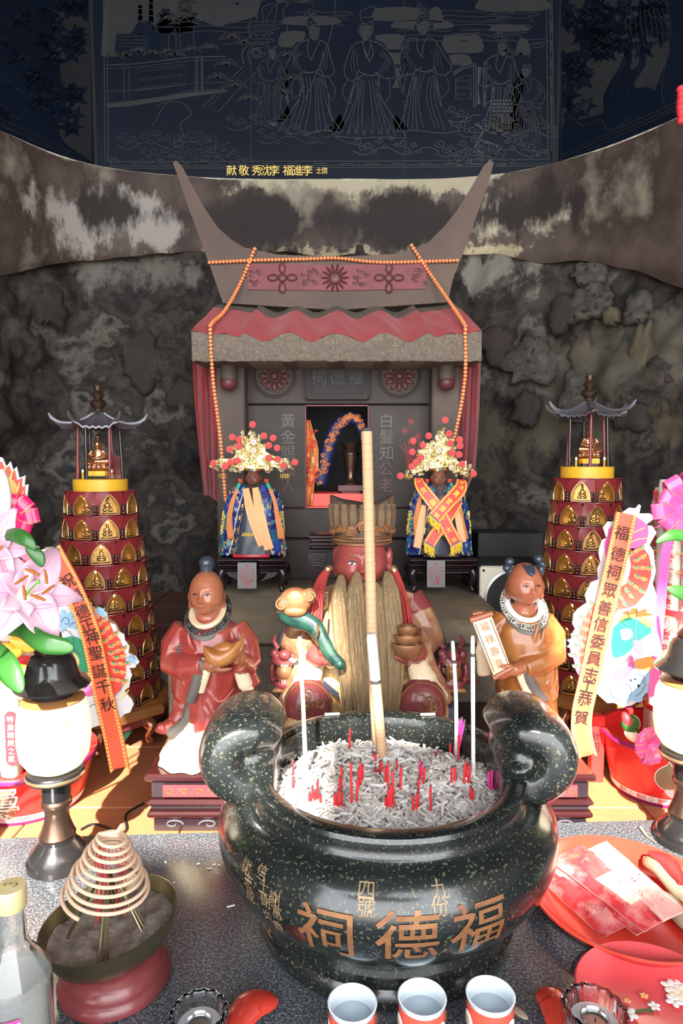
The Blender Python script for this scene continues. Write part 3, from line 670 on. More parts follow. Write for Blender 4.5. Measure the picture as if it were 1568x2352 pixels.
# ---------------------------------------------------------------- floor, roof over the shrine
MB().box((0, -4, -.82), (18, 16, .04)).build('floor', M['floor'], kind='structure', smooth=0)
MB().box((0, 3.0, 1.2), (6.0, .05, 4.2)).build('wall_outer', M['darkroof'], kind='structure', smooth=0)
m = MB(); m.box((0, -.955, 2.83), (6.0, .87, .05)); m.box((0, 1.26, 2.83), (6.0, 3.44, .05)); m.box((-1.72, -.49, 2.83), (2.56, .08, .05)); m.box((1.38, -.49, 2.83), (3.24, .08, .05)); m.build('ceiling', M['darkroof'], kind='structure', smooth=0)  # unseen ceiling; its slot is added to let sun into the temple chamber
# unseen boards added overhead to shape the sun patches on the altar
def add_shade_board(x0, x1, g0, g1, z, th, lab):
    k = z/math.tan(SUN_EL); dx = SDIR.x/SDIR.z*z
    m = MB(); m.box(((x0+x1)/2+dx, (g0+g1)/2-k, z), (x1-x0, g1-g0, th)); return m.build('shade_board', M['darkroof'], label=lab, cat='blocker', smooth=0)
add_shade_board(.00, .30, 1.00, 1.24, 2.66, .03, 'small dark unseen shade board added overhead, right of the incense')
add_shade_board(-.16, .30, .80, 1.00, 2.70, .03, 'short dark unseen shade board added overhead, above the censer')
add_shade_board(-.42, -.08, 1.33, 1.95, 2.66, .03, 'wide dark unseen shade board added overhead, above the red boy statue')
add_shade_board(.05, .30, 1.33, 1.95, 2.66, .03, 'dark unseen shade board added overhead, above the stacked ingots')
add_shade_board(-.08, .05, 1.33, 1.44, 2.66, .03, 'short dark unseen shade board added overhead, above the god statue lap')
add_shade_board(-.08, .05, 1.68, 1.95, 2.66, .03, 'short dark unseen shade board added overhead, above the god statue hat')
add_shade_board(-1.6, -.42, 1.50, 1.95, 2.66, .03, 'dark unseen shade board added overhead on the left, in front of the pagoda')
add_shade_board(.30, .425, 1.40, 1.95, 2.66, .03, 'dark unseen shade board added overhead, above the orange boy statue')
add_shade_board(.425, 1.6, 1.68, 1.95, 2.66, .03, 'dark unseen shade board added overhead on the right, in front of the pagoda')
add_shade_board(.31, .60, .78, .92, 2.69, .03, 'short dark unseen shade board added overhead, above the red tray')
add_shade_board(-1.6, 1.6, -.35, .775, 2.74, .03, 'long dark unseen shade board added overhead, nearest the open side')
add_shade_board(-.36, -.16, .80, 1.01, 2.71, .03, 'narrow dark unseen shade board added overhead, left of the short one')
for sx_ in (-1, 1):
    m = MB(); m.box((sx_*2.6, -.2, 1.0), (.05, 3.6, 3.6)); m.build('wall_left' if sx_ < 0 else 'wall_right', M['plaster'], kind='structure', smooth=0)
# ---------------------------------------------------------------- tables
a, b = G(0, 1925), G(1568, 1881); t = (b-a).normalized(); nb = V((-t.y, t.x, 0)); mid = a+t*((0-a.x)/t.x)
fl, fr = mid-t*1.25, mid+t*1.15
m = MB(); P_ = [fl, fr, fr-nb*.95, fl-nb*.95]
m.loft([[p+V((0, 0, -.03)) for p in P_], [p+V((0, 0, -.002)) for p in P_], [p.lerp(sum(P_, V((0, 0, 0)))/4, .002)+V((0, 0, 0)) for p in P_]])
gt = m.build('granite_table', M['granite'], label='speckled dark grey polished granite altar table in the foreground', cat='table', smooth=0)
m = MB(); m.prism([p+V((0, 0, -.8)) for p in [fl.lerp(fr, .06)-nb*.20, fl.lerp(fr, .94)-nb*.20, fl.lerp(fr, .94)-nb*.88, fl.lerp(fr, .06)-nb*.88]], (0, 0, .77))
m.build('base', M['step'], gt, smooth=0)
# orange altar shelf of tiles behind the granite
ro = bpy.data.objects.new('tiled_altar', None); link(ro); ro.location = (0, 1.1, -.06); WL[ro] = V((0, 1.1, -.06))
tag(ro, 'warm orange-brown altar shelf just behind the granite table', 'altar')
m = MB(); m.box((0, 1.36, -.42), (2.3, .76, .74)); m.build('core', M['joint'], ro, smooth=0)
for i, x in enumerate([-1.15+.2875*k for k in range(8)]):
    for j, y in enumerate((.93, 1.195, 1.46)):
        m = MB(); m.box((x+.14375, y+.131, -.0425), (.2855, .2625, .025), bev=.002); m.build('tile', M['altar'], ro, smooth=0)
# red stone ledge at the left of the temple
lo = bpy.data.objects.new('stone_ledge', None); link(lo); lo.location = (-.7, 1.7, -.03); WL[lo] = V((-.7, 1.7, -.03)); tag(lo, 'reddish-brown slab ledge with pale joints left of the temple steps', 'ledge')
m = MB(); m.box((-.765, 2.05, .045), (.70, .76, .15)); m.build('bed', M['joint'], lo, smooth=0)
for i in range(3):
    for j in range(3):
        m = MB(); m.box((-1.115+.235*i+.117, 1.67+j*.25+.125, .128), (.229, .245, .022), bev=.003); m.build('slab', M['tile_red'], lo, smooth=0)
# ================================================================ stone temple
ZS = .252
tw = W(775, 1325, 2.1)
te = thing('stone_temple', 'small grey-brown stone temple with swallowtail ridge and red cloth over its roof', 'shrine', (tw.x, 1.9, -.03))
m = MB()
m.box((.02, 1.86, .221), (.76, .72, .062), bev=.012); m.build('platform', M['step'], te)
m = MB(); m.box((.005, 1.84, .085), (.80, .78, .21), bev=.01); m.build('lower_step', M['step_pale'], te)
Yw = 2.10; TW = M['temple_wall']
def q4(x0, y0, x1, y1, Y, d=.04, m=None, bev=.003):
    a, b = W(x0, y1, Y), W(x1, y0, Y); m = m or MB(); m.box(((a.x+b.x)/2, Y+d/2, (a.z+b.z)/2), (abs(b.x-a.x), d, abs(b.z-a.z)), bev=bev); return m
q4(560, 930, 702, 1166, Yw, .06).build('wall_panel', TW, te)
q4(846, 930, 988, 1166, Yw, .06).build('wall_panel', TW, te)
q4(560, 800, 988, 928, Yw-.004, .06).build('lintel', TW, te)
q4(556, 1168, 992, 1236, Yw-.006, .07).build('sill', TW, te)
q4(548, 1240, 1000, 1330, Yw-.035, .10).build('plinth', TW, te)
# opening: floor, side and back walls
a, b = W(703, 1168, Yw), W(845, 932, Yw)
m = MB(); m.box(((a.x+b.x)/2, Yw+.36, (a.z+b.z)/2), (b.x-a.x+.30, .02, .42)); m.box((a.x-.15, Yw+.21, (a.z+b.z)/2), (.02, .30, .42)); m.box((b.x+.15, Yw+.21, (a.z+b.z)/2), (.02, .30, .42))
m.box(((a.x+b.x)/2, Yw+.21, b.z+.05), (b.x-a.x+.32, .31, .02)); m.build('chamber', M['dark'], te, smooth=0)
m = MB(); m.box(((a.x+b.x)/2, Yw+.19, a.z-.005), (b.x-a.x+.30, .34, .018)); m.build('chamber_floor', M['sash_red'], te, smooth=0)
m = MB()
for x in (a.x-.001, b.x+.001): m.box((x, Yw-.001, (a.z+b.z)/2), (.004, .008, b.z-a.z))
m.box(((a.x+b.x)/2, Yw-.001, b.z), (b.x-a.x, .008, .004)); m.build('opening_edge', M['ridge_red'], te, smooth=0)
# posts with brackets
for (x0, x1, cx, sg) in ((500, 560, 525, -1), (988, 1058, 1025, 1)):
    q4(x0, 800, x1, 1300, 2.02, .10, bev=.008).build('post', M['temple'], te)
    c = W(cx, 862, 1.985); r = S(18, 2.0); m = MB(); m.lathe([(r*1.05, .045), (r, .02), (r, -.012), (r*.9, -.02)], c, 20); br = m.build('bracket', M['temple'], te)
    c = W(cx, 879, 1.985); m = MB(); m.ell(c, (r*1.1, r*1.1, r*1.05)); m.build('bracket_ball', M['carve_red'], br)
# medallions
for cx in (630, 917):
    c = W(cx, 864, Yw-.006); r = S(49, Yw); RX = rot('X', PI/2); m = MB(); m.lathe([(r, -.004), (r, .004), (r*.9, .008), (r*.86, .003), (0.001, .003)], c, 40, RX)
    md = m.build('medallion', TW, te)
    for k in range(12):
        a_ = k*PI/6; d = V((math.cos(a_), 0, math.sin(a_))); m = MB()
        R3 = rot('Y', -a_); m.ell(c+d*r*.5+V((0, -.006, 0)), (r*.24, .005, r*.105), R3, 10, 6); m.build('petal', M['carve_red'], md)
    m = MB(); m.ell(c+V((0, -.008, 0)), (r*.2, .008, r*.2)); m.build('flower_centre', M['carve_red'], md)
# name plaque
pa, pb = W(700, 912, Yw-.03), W(848, 832, Yw-.03); cx_, cz_ = (pa.x+pb.x)/2, (pa.z+pb.z)/2; hw, hh = (pb.x-pa.x)/2, .062
m = MB(); m.box((cx_, Yw-.018, cz_), (2*hw, .022, 2*hh), bev=.004); pq = m.build('name_plaque', M['plaque'], te)
m = MB()
for k, (i0, w_) in enumerate(((.0, .006), (.016, .003))):
    x0, x1, z0, z1 = cx_-hw+.004+i0, cx_+hw-.004-i0, cz_-hh+.004+i0, cz_+hh-.004-i0; y = Yw-.031
    m.box(((x0+x1)/2, y, z0), (x1-x0, .004, w_)); m.box(((x0+x1)/2, y, z1), (x1-x0, .004, w_)); m.box((x0, y, cz_), (w_, .004, z1-z0)); m.box((x1, y, cz_), (w_, .004, z1-z0))
m.build('plaque_frame', M['plaque'], pq)
m = MB(); f = plane_map((cx_, Yw-.0305, cz_+.008), (1, 0, 0), (0, 0, 1), .001)
for k, ch in enumerate('祠德福'): m = MB(); text(m, ch, f, .052, .012, dx=(k-1)*1.12); m.build('plaque_character', M['key_line'], pq, smooth=0, fix=False)
# couplet carved in the wall panels
for s_, cx, mt in (('黃金賜福人', 661, 'slate'), ('白髮知公老', 887, 'slate')):
    for k, ch in enumerate(s_):
        m = MB(); c = W(cx, 966+k*37, Yw-.001); text(m, ch, plane_map(c, (1, 0, 0), (0, 0, 1), .0008), S(35, Yw), .0)
        m.build('carved_character', M['key_grey'] if k < 3 else M['carve_red'], te, smooth=0, fix=False)
m = MB()
for k in range(9):
    x0 = 935+k*3; pts = [W(p[0], p[1], Yw-.0006) for p in sp2([(x0, 1075), (x0-4+k*2, 1040), (x0-16+k*6, 1000+abs(k-4)*6)], 5)]; m.strip(pts, .0022, (0, -1, 0))
for (x, y) in ((944, 968), (960, 1002), (930, 990)):
    for k in range(6): a_ = k*PI/3; m.strip([W(x, y, Yw-.0006), W(x+9*math.cos(a_), y-9*math.sin(a_), Yw-.0006)], .002, (0, -1, 0))
m.build('carved_orchid', M['red_ink'], te, kind='stuff', smooth=0, fix=False)
# roof slab: thick eave, sloping tile waves, cloth
Yf = 1.87; zb_, zt_ = W(775, 830, Yf).z, W(775, 765, Yf).z; xl, xr = W(441, 800, Yf).x, W(1105, 800, Yf).x
def wave(u):      # cover tiles: high at the ends, five shallow waves between
    e = min(u, 1-u); hump = .012*math.cos(u*2*PI*6)*(1 if .17 < u < .83 else 0)
    return .030*max(0, 1-e/.20)**1.0*(1 if e < .2 else 0)*.5+hump-.006
NU = 80
def roofpt(u, v, up=0):      # u across, v back (0 front, 1 at ridge)
    x0 = lerp(xl, xr, u); xb = lerp(W(500, 690, 2.04).x, W(1045, 690, 2.04).x, u); z1 = W(775, 705, 2.04).z
    return V((lerp(x0, xb, v), lerp(Yf, 2.04, v), lerp(zt_, z1, v)+wave(u)*(1 if v < 1 else .9)+up))
m = MB(); rings = []
front_b = [V((lerp(xl, xr, i/NU), Yf, zb_+.004*noise.noise(V((i*.4, 0, 0))))) for i in range(NU+1)]
top_f = [roofpt(i/NU, 0) for i in range(NU+1)]; top_m = [roofpt(i/NU, .5) for i in range(NU+1)]; top_b = [roofpt(i/NU, 1) for i in range(NU+1)]
back_b = [V((p.x, 2.2, zb_+.01)) for p in front_b]; top_c = [p+V((0, .14, 0)) for p in top_b]
rows = [front_b, [p.lerp(q, .06)+V((0, -.004, 0)) for p, q in zip(front_b, top_f)], [p.lerp(q, .94)+V((0, -.004, 0)) for p, q in zip(front_b, top_f)], [p+V((0, .004, 0)) for p in top_f], top_m, top_b, top_c, back_b]
secs = [[r[i] for r in rows] for i in range(NU+1)]
m.loft(secs); m.build('roof', M['eave'], te, smooth=50)
m = MB(); g = [[roofpt(.004+i/NU*.992, lerp(-.015, .80-.10*math.sin(PI*i/NU), j/8), .0035+.0015*math.sin(i*.9+j)) for i in range(NU+1)] for j in range(9)]
for i, p in enumerate(g[0]): p.z -= .004+.004*abs(math.sin(i*.35)); p.y -= .004
m.sheet(g, .002); m.build('roof_cloth', M['red_cloth'], te, smooth=60, label='faded red cloth laid over the roof waves')
# swallowtail ridge
YR = 2.035
outer = [(397, 374), (404, 368), (418, 382), (440, 425), (470, 478), (500, 522), (530, 550), (560, 568), (590, 575), (640, 585), (775, 590), (905, 583), (950, 573), (985, 555), (1020, 520), (1050, 482), (1085, 425), (1110, 382), (1124, 366), (1133, 373), (1125, 410), (1100, 480), (1068, 570), (1040, 640), (1028, 694), (775, 712), (512, 696), (488, 628), (462, 555), (430, 470), (410, 410)]
m = MB(); m.prism([W(x, y, YR) for x, y in outer], (0, .05, 0)); rg = m.build('swallowtail_ridge', M['ridge'], te, smooth=30)
pan = [(566, 606), (775, 610), (982, 604), (976, 664), (775, 668), (570, 666)]
m = MB(); m.prism([W(x, y, YR-.001) for x, y in pan], (0, -.004, 0)); m.build('ridge_panel', M['ridge_red'], te, smooth=0)
for cx, cy, n_, r in ((648, 638, 4, 36), (769, 638, 14, 33), (893, 638, 4, 36)):
    for k in range(n_):
        a_ = 2*PI*k/n_+(PI/2 if n_ == 4 else 0); rr = S(r, YR); c = W(cx, cy, YR-.006)+V((math.cos(a_), 0, math.sin(a_)))*rr*.6
        m = MB(); m.ell(c, (rr*.36, .006, rr*(.24 if n_ == 4 else .08)), rot('Y', -a_), 12, 6); m.build('carved_petal', M['carve_red'], te)
    m = MB(); m.ell(W(cx, cy, YR-.007), (S(r*.28 if n_ == 4 else r*.42, YR), .006, S(r*.28 if n_ == 4 else r*.42, YR)), None, 14, 6); m.build('flower_centre', M['carve_red'], te)
m = MB()
for x0, x1 in ((688, 730), (810, 852), (940, 976), (572, 606)):
    for k in range(12):
        x = lerp(x0, x1, R.random()); y = 618+R.random()*38; m.tube([W(x+7*(1-t)*math.cos(t*7), y+5*(1-t)*math.sin(t*7), YR-.006) for t in [i/9 for i in range(9)]], .0016, 5)
m.build('carved_scroll', M['carve_red'], te, kind='stuff')
# curtains on both flanks
for (pts, lab) in (([(443, 832), (498, 832), (504, 1110), (478, 1160), (468, 1130), (452, 1000)], 'l'), ([(1060, 832), (1102, 832), (1096, 900), (1088, 1050), (1062, 1145), (1040, 1150)], 'r')):
    m = MB(); l = lab == 'l'; rows_ = []
    for j in range(17):
        t = j/16; y = lerp(832, 1158 if l else 1145, t)
        xa = lerp(443, 470, t**1.3) if l else lerp(1058, 1052, t); xb = lerp(500, 506, t) if l else lerp(1103, 1086, t**1.5)
        if not l and t > .8: xb -= (t-.8)*120
        row = []
        for i in range(19):
            s_ = i/18; p = W(lerp(xa, xb, s_), y-(28*(1-s_) if l and j == 16 else 0), 2.0+.09*(s_ if l else 1-s_)*0+.022*math.sin(s_*13+t*1.2)+.03); row.append(p)
        rows_.append(row)
    m.sheet(rows_, .002); cu = m.build('curtain', M['red_curtain'], smooth=60, label='dark red cloth hanging from the %s end of the temple eave' % ('left' if l else 'right'), cat='curtain', group=None)
# bead garlands
def garland(pts, r, lab, n=6):
    P = spline(pts, n); L = [0]
    for a, b in zip(P, P[1:]): L.append(L[-1]+(b-a).length)
    g = thing('bead_garland', lab, 'garland', P[len(P)//2], 'orange beaded garlands on the stone temple')
    def at(d):
        for i in range(1, len(L)):
            if L[i] >= d: return P[i-1].lerp(P[i], (d-L[i-1])/max(1e-9, L[i]-L[i-1]))
        return P[-1]
    N = int(L[-1]/.0105); base = None; m = MB(); m.tube(P, r*.45, 5); m.build('cord', M['bead_gap'], g)
    for k in range(N):
        c = at((k+.5)*L[-1]/N); t = (at(min(L[-1], (k+.9)*L[-1]/N))-at((k+.1)*L[-1]/N)).normalized()
        if base is None:
            m = MB(); m.lathe([(r*.5, -.0047), (r, -.0028), (r*1.08, 0), (r, .0028), (r*.5, .0047)], (0, 0, 0), 8); base = m.mesh(); base.materials.append(M['beads']); base.shade_smooth(); base.name = 'bead'
        o = bpy.data.objects.new('bead', base); link(o, g); o.location = c-WL[g]; o.rotation_mode = 'QUATERNION'; o.rotation_quaternion = t.to_track_quat('Z', 'Y')
garland([W(477, 603, YR-.008), W(580, 598, YR-.01), W(700, 595, YR-.01), W(775, 593, YR-.01), W(850, 601, YR-.01), W(920, 602, YR-.01), W(1054, 598, YR-.008)], .0052, 'orange beaded garland stretched level across the temple ridge')
garland([W(586, 568, YR-.012), W(552, 650, YR-.012), W(515, 715, 1.96), W(487, 742, 1.868), W(483, 765, 1.858), W(490, 880, 1.87), W(505, 1000, 1.90), W(518, 1150, 1.93)], .0056, 'orange beaded garland hanging down the left side of the temple')
garland([W(943, 560, YR-.012), W(985, 625, YR-.012), W(1030, 690, 1.97), W(1066, 745, 1.868), W(1068, 765, 1.858), W(1068, 860, 1.87), W(1055, 950, 1.9), W(1040, 1015, 1.93)], .0056, 'orange beaded garland hanging down the right side of the temple')
m = MB(); m.box((W(774, 1150, 2.2).x, Yw+.21, W(774, 1150, Yw+.06).z), (.40, .30, S(34, 2.16)), bev=.002); m.build('chamber_riser', M['sash_red'], te)
# things inside the chamber
zf = W(703, 1168, Yw).z+.004
ch0 = W(805, 1118, Yw+.10)
m = MB(); m.box((ch0.x, Yw+.11, ch0.z-.004), (S(58, 2.2), .07, .022), bev=.002); m.box((ch0.x, Yw+.11, (ch0.z-.015+zf)/2), (.06, .05, ch0.z-.015-zf)); m.build('vase_plinth', M['carve_red'], label='dull red plinth under the bronze vase inside the temple', cat='plinth')
vz = thing('bronze_vase', 'small dark bronze vase standing inside the temple opening', 'vase', (ch0.x, Yw+.11, ch0.z+.007))
hv = S(95, 2.2); m = MB(); rv = S(17, 2.2); m.lathe([(rv*1.2, 0), (rv*1.25, .006), (rv*.8, .014), (rv*.6, .03), (rv*.8, .05), (rv*1.0, hv*.62), (rv*1.15, hv*.75), (rv*.8, hv*.84), (rv*1.3, hv*.97), (rv*1.35, hv), (rv*1.1, hv)], WL[vz], 20); m.build('body', M['bronze'], vz)
m = MB(); m.lathe([(rv*1.17, hv*.72), (rv*1.2, hv*.74), (rv*1.17, hv*.76)], WL[vz], 20); m.build('band', M['bronze_dark'], vz)
sl_ = thing('embroidered_sleeve', 'blue and orange embroidered sleeves arched over the bronze vase', 'robe', W(780, 1110, Yw+.09))
for k, (pts, mt) in enumerate(((([(733, 1112), (748, 1050), (768, 990), (800, 960), (822, 965)]), 'navy'), (([(822, 965), (836, 1000), (848, 1060)]), 'navy'))):
    m = MB(); P = spline([W(x, y, Yw+.08) for x, y in pts], 6); n_ = len(P); m.tube(P, [.024*(1-.25*i/n_) if k == 0 else .016 for i in range(n_)], 12, flat=.7); sv = m.build('sleeve', M[mt], sl_)
    m = MB()
    for j in range(90 if k == 0 else 30):
        i = R.randrange(1, n_-1); c = P[i]+V(((R.random()-.5)*.026, -.0205, (R.random()-.5)*.02)); r_ = .005+.004*R.random()
        m.tube([c+V((r_*(1-t)*math.cos(t*8), 0, r_*(1-t)*math.sin(t*8))) for t in [q/8 for q in range(8)]], .0011, 4)
    m.build('embroidery', M['orange_tassel'], sv, kind='stuff')
m = MB(); a0 = W(703, 1140, Yw+.05); g = []
for j in range(15):
    t = j/14; g.append([W(703-12+i*(40 if t > .3 else 20+t*60)/8*(1-.35*t if t > .6 else 1), lerp(965, 1162, t), Yw+.05+.012*math.sin(i*1.3+j*.6)) for i in range(9)])
m.sheet(g, .002); fl_ = m.build('dragon_cloth', M['print_orange'], label='orange red dragon-patterned cloth at the left inside the temple', cat='cloth')
m = MB()
for k in range(40):
    c = W(700+R.random()*26, 990+R.random()*130, Yw+.034); r_ = .003+.005*R.random(); m.tube([c+V((r_*(1-t)*math.cos(t*8), 0, r_*(1-t)*math.sin(t*8))) for t in [q/8 for q in range(8)]], .0013, 4)
m.build('embroidery', M['sash_red'], fl_, kind='stuff')
# ================================================================ granite censer
CC = V((.061, .868, 0))
cprof = [(.150, 0), (.171, .001), (.174, .006), (.174, .020), (.170, .026), (.171, .030), (.170, .040), (.163, .046), (.166, .052), (.184, .064), (.204, .082), (.218, .102), (.226, .124), (.228, .142), (.225, .158), (.216, .172), (.206, .181), (.201, .185), (.196, .1865), (.190, .191), (.187, .197), (.187, .204), (.189, .210), (.187, .215), (.182, .217), (.168, .216), (.162, .212), (.158, .200), (.156, .16), (.150, .12)]
ce = thing('granite_censer', 'large round black granite incense burner with curled ears and gold characters', 'incense burner', CC)
m = MB(); m.lathe(cprof, CC, 96); cb = m.build('bowl', M['censer'], ce, smooth=35)
outer_p = cprof[1:25]
def prof_r(z, P=outer_p):
    for (r0, z0), (r1, z1) in zip(P, P[1:]):
        if z0 <= z <= z1: return lerp(r0, r1, (z-z0)/max(1e-9, z1-z0))
    return P[0][0] if z < P[0][1] else P[-1][0]
def lathe_hit(px, py, c, rf, zmax):
    d = ray(px, py).normalized(); p = V((0, 0, H)); t = .2
    while t < 2.5:
        q = p+d*t
        if q.z-c.z <= zmax and (V((q.x-c.x, q.y-c.y)).length) <= rf(max(0, q.z-c.z)): return q
        t += .0008
    return None
def lathe_map(px, py, c, rf, zmax, eps=.0008, tilt=0):
    q = lathe_hit(px, py, c, rf, zmax); a0 = math.atan2(q.y-c.y, q.x-c.x); z0 = q.z-c.z; r0 = rf(z0)
    ct, st = math.cos(tilt), math.sin(tilt)
    tab = [(0, z0)]; 
    def zat(v):
        z = z0; s_ = 0; dz = .001*(1 if v > 0 else -1)
        for _ in range(400):
            if s_ >= abs(v): break
            s_ += math.hypot(dz, rf(z+dz)-rf(z)); z += dz
        return z
    def f(u, v):
        u, v = u*ct-v*st, u*st+v*ct
        z = zat(v); r = rf(z)+eps; a = a0+u/r0; return V((c.x+r*math.cos(a), c.y+r*math.sin(a), c.z+z))
    return f
for ch, px, py, sz, b in (('祠', 744, 2142, .062, .007), ('德', 936, 2156, .062, .007), ('福', 1100, 2128, .062, .007), ('四', 841, 2045, .020, 0), ('號', 841, 2082, .020, 0), ('九', 1009, 2040, .020, 0), ('份', 1009, 2080, .020, 0)):
    m = MB(); text(m, ch, lathe_map(px, py, CC, prof_r, .21, .0010 if sz > .05 else .0005), sz, b, sx=1.15 if sz > .05 else 1)
    m.build('gold_character' if sz > .05 else 'carved_character', M['gold_old'] if sz > .05 else M['bronze_print'], cb, smooth=0, fix=False)
m = MB()
for s_, px, py, dx in (('信士謝炎正', 602, 2002, 8), ('謝富貴', 632, 2062, 7), ('謝志成', 566, 1990, 9)):
    for k, ch in enumerate(s_): text(m, ch, lathe_map(px+k*dx*.55, py+k*33, CC, prof_r, .21, .0005), .017, 0)
m.build('donor_lettering', M['bronze_print'], cb, kind='stuff', smooth=0, fix=False)
def ear(sg):
    path = spline([(.148, .200), (.170, .200), (.192, .205), (.210, .220), (.217, .242), (.209, .261), (.189, .271), (.164, .269), (.144, .257)], 5)
    n = len(path); rings = []
    for i, p in enumerate(path):
        a = path[max(i-1, 0)]; b = path[min(i+1, n-1)]; t = V((b.x-a.x, 0, b.y-a.y)).normalized(); nn = V((-t.z, 0, t.x))
        u = i/(n-1); th = .024+.010*math.sin(PI*min(1, u*1.1)); w = .055+.024*math.sin(PI*u)**.8
        if u > .86: th *= (1-(u-.86)*3.2); w *= (1-(u-.86)*1.6)
        c = CC+V((sg*p.x, .004, p.y)); nn = V((sg*nn.x, 0, nn.z))
        ring_ = []
        for j in range(24):
            A = 2*PI*j/24; ca, sa = math.cos(A), math.sin(A); e = .7
            ring_.append(c+nn*(th*abs(ca)**e*(1 if ca > 0 else -1))+V((0, w*abs(sa)**e*(1 if sa > 0 else -1), 0)))
        rings.append(ring_)
    m = MB(); m.loft(rings); m.ell(CC+V((sg*.178, .006, .236)), (.036, .060, .032)); o = fuse(m, 'ear', [M['censer']], ce, .003, 4)
ear(-1); ear(1)
ZA = .170
def ash_z(x, y):
    r = math.hypot(x, y)/.158; return ZA+.014*noise.noise(V((x*14, y*14, 2)))+.010*(1-r*r)+.012*max(0, 1-((x+.075)**2+(y-.03)**2)/.004)-.010*max(0, r-.8)
m = MB(); g = []
vs = [CC+V((0, 0, ash_z(0, 0)))]; NS = 64; NR = 34
for i in range(1, NR+1):
    for j in range(NS):
        r = .158*i/NR; a = 2*PI*j/NS; x, y = r*math.cos(a), r*math.sin(a); vs.append(CC+V((x, y, ash_z(x, y)+.003*noise.noise(V((x*120, y*120, 0))))))
fs = [(0, 1+j, 1+(j+1) % NS) for j in range(NS)]
for i in range(NR-1):
    for j in range(NS): a = 1+i*NS; fs.append((a+j, a+NS+j, a+NS+(j+1) % NS, a+(j+1) % NS))
m.add(vs, fs); m.build('ash_bed', M['ash'], ce, smooth=180, kind='stuff')
m = MB()
for k in range(2300):
    a = R.random()*2*PI; r = .154*math.sqrt(R.random()); x, y = r*math.cos(a), r*math.sin(a)
    if (x+.07)**2+(y-.03)**2 < .0022 and R.random() < .7: continue
    z = ash_z(x, y)+.002+.006*R.random(); L = .006+.010*R.random(); th = R.random()*PI; up = (R.random()-.4)*.7; d = V((math.cos(th), math.sin(th), up)).normalized()
    c = CC+V((x, y, z)); sd = V((-d.y, d.x, 0))*L*.25*(R.random()-.5)
    m.mi(0 if R.random() < .75 else 1); m.tube([c-d*L, c+sd, c+d*L], .0016+.0007*R.random(), 5)
m.build('fallen_ash_curls', [M['ash_stub'], M['incense_ash']], label='grey curled ash pieces fallen all over the ash bed of the censer', cat='ash', kind='stuff', smooth=60, fix=False)
# burnt stubs of incense sticks, each one standing by itself
stub_px = [(801, 1740, 62), (779, 1870, 50), (769, 1866, 40), (775, 1868, 44), (785, 1864, 40), (822, 1830, 46), (828, 1828, 60), (832, 1822, 44), (808, 1862, 96), (818, 1862, 60), (783, 1832, 62), (779, 1834, 40), (857, 1758, 24), (863, 1762, 30), (877, 1790, 44), (872, 1788, 40), (884, 1826, 48), (890, 1830, 62), (886, 1870, 30), (893, 1874, 52), (898, 1872, 60), (904, 1866, 80), (918, 1832, 60), (862, 1784, 22), (912, 1776, 36), (955, 1866, 46), (950, 1868, 44), (960, 1862, 50), (964, 1808, 44), (962, 1830, 40), (972, 1816, 48), (989, 1864, 60), (1034, 1740, 46), (1036, 1812, 50), (1046, 1808, 46), (1064, 1810, 62), (1070, 1806, 46), (1076, 1806, 50), (1053, 1756, 70), (674, 1790, 40), (672, 1822, 36), (716, 1846, 40), (722, 1850, 36), (728, 1846, 52), (709, 1848, 30), (1000, 1738, 20), (1006, 1736, 26), (992, 1740, 18), (998, 1742, 14), (1085, 1838, 34), (1080, 1838, 40), (736, 1850, 26)]
sb = None
for k, (px, py, hpx) in enumerate(stub_px):
    p = G(px, py, ZA+.006); x, y = p.x-CC.x, p.y-CC.y
    if math.hypot(x, y) > .150: f_ = .150/math.hypot(x, y); x *= f_; y *= f_
    z0 = ash_z(x, y)-.006; b = CC+V((x, y, z0)); L = S(hpx, .95)+.006; ln = V(((R.random()-.5)*.10, (R.random()-.5)*.1, 1)).normalized()
    pos = 'left' if px < 760 else 'right' if px > 1020 else 'middle'
    m = MB(); m.mi(0).tube([b, b+ln*L*.55, b+ln*L], .0017, 6); m.mi(1).tube([b+ln*L, b+ln*(L+.003)], [.0016, .0006], 6)
    m.build('incense_stub', [M['stub_red'], M['char']], label='thin red burnt-down incense stub standing in the censer ash among many others', cat='incense stub', group='red burnt incense stubs in the censer ash')
for k, (px, py, t_, c_) in enumerate(((1056, 1732, 1655, 'stub_pink'), (1060, 1736, 1652, 'stub_pink'), (1064, 1734, 1658, 'stub_pink'), (1067, 1735, 1664, 'stub_pink'), (964, 1806, 1748, 'stub_pink'), (967, 1802, 1752, 'stub_pink'), (1124, 1822, 1772, 'stub_pink'), (1129, 1820, 1768, 'stub_pink'))):
    a = G(px, py, ZA+.002); x, y = a.x-CC.x, a.y-CC.y; f_ = min(1, .149/math.hypot(x, y)); a = V((CC.x+x*f_, CC.y+y*f_, 0)); a.z = ash_z(x*f_, y*f_)-.004; b = W(px+(k % 3-1)*2, t_, a.y)
    m = MB(); m.mi(0).tube([a, b], .0017, 6); m.mi(1).tube([b, b+(b-a)*.05], .0015, 6)
    m.build('pink_incense_stub', [M[c_], M['char']], label='bright pink incense stub standing in the ash at the right of the thick incense', cat='incense stub', group='pink incense stubs in the censer ash')
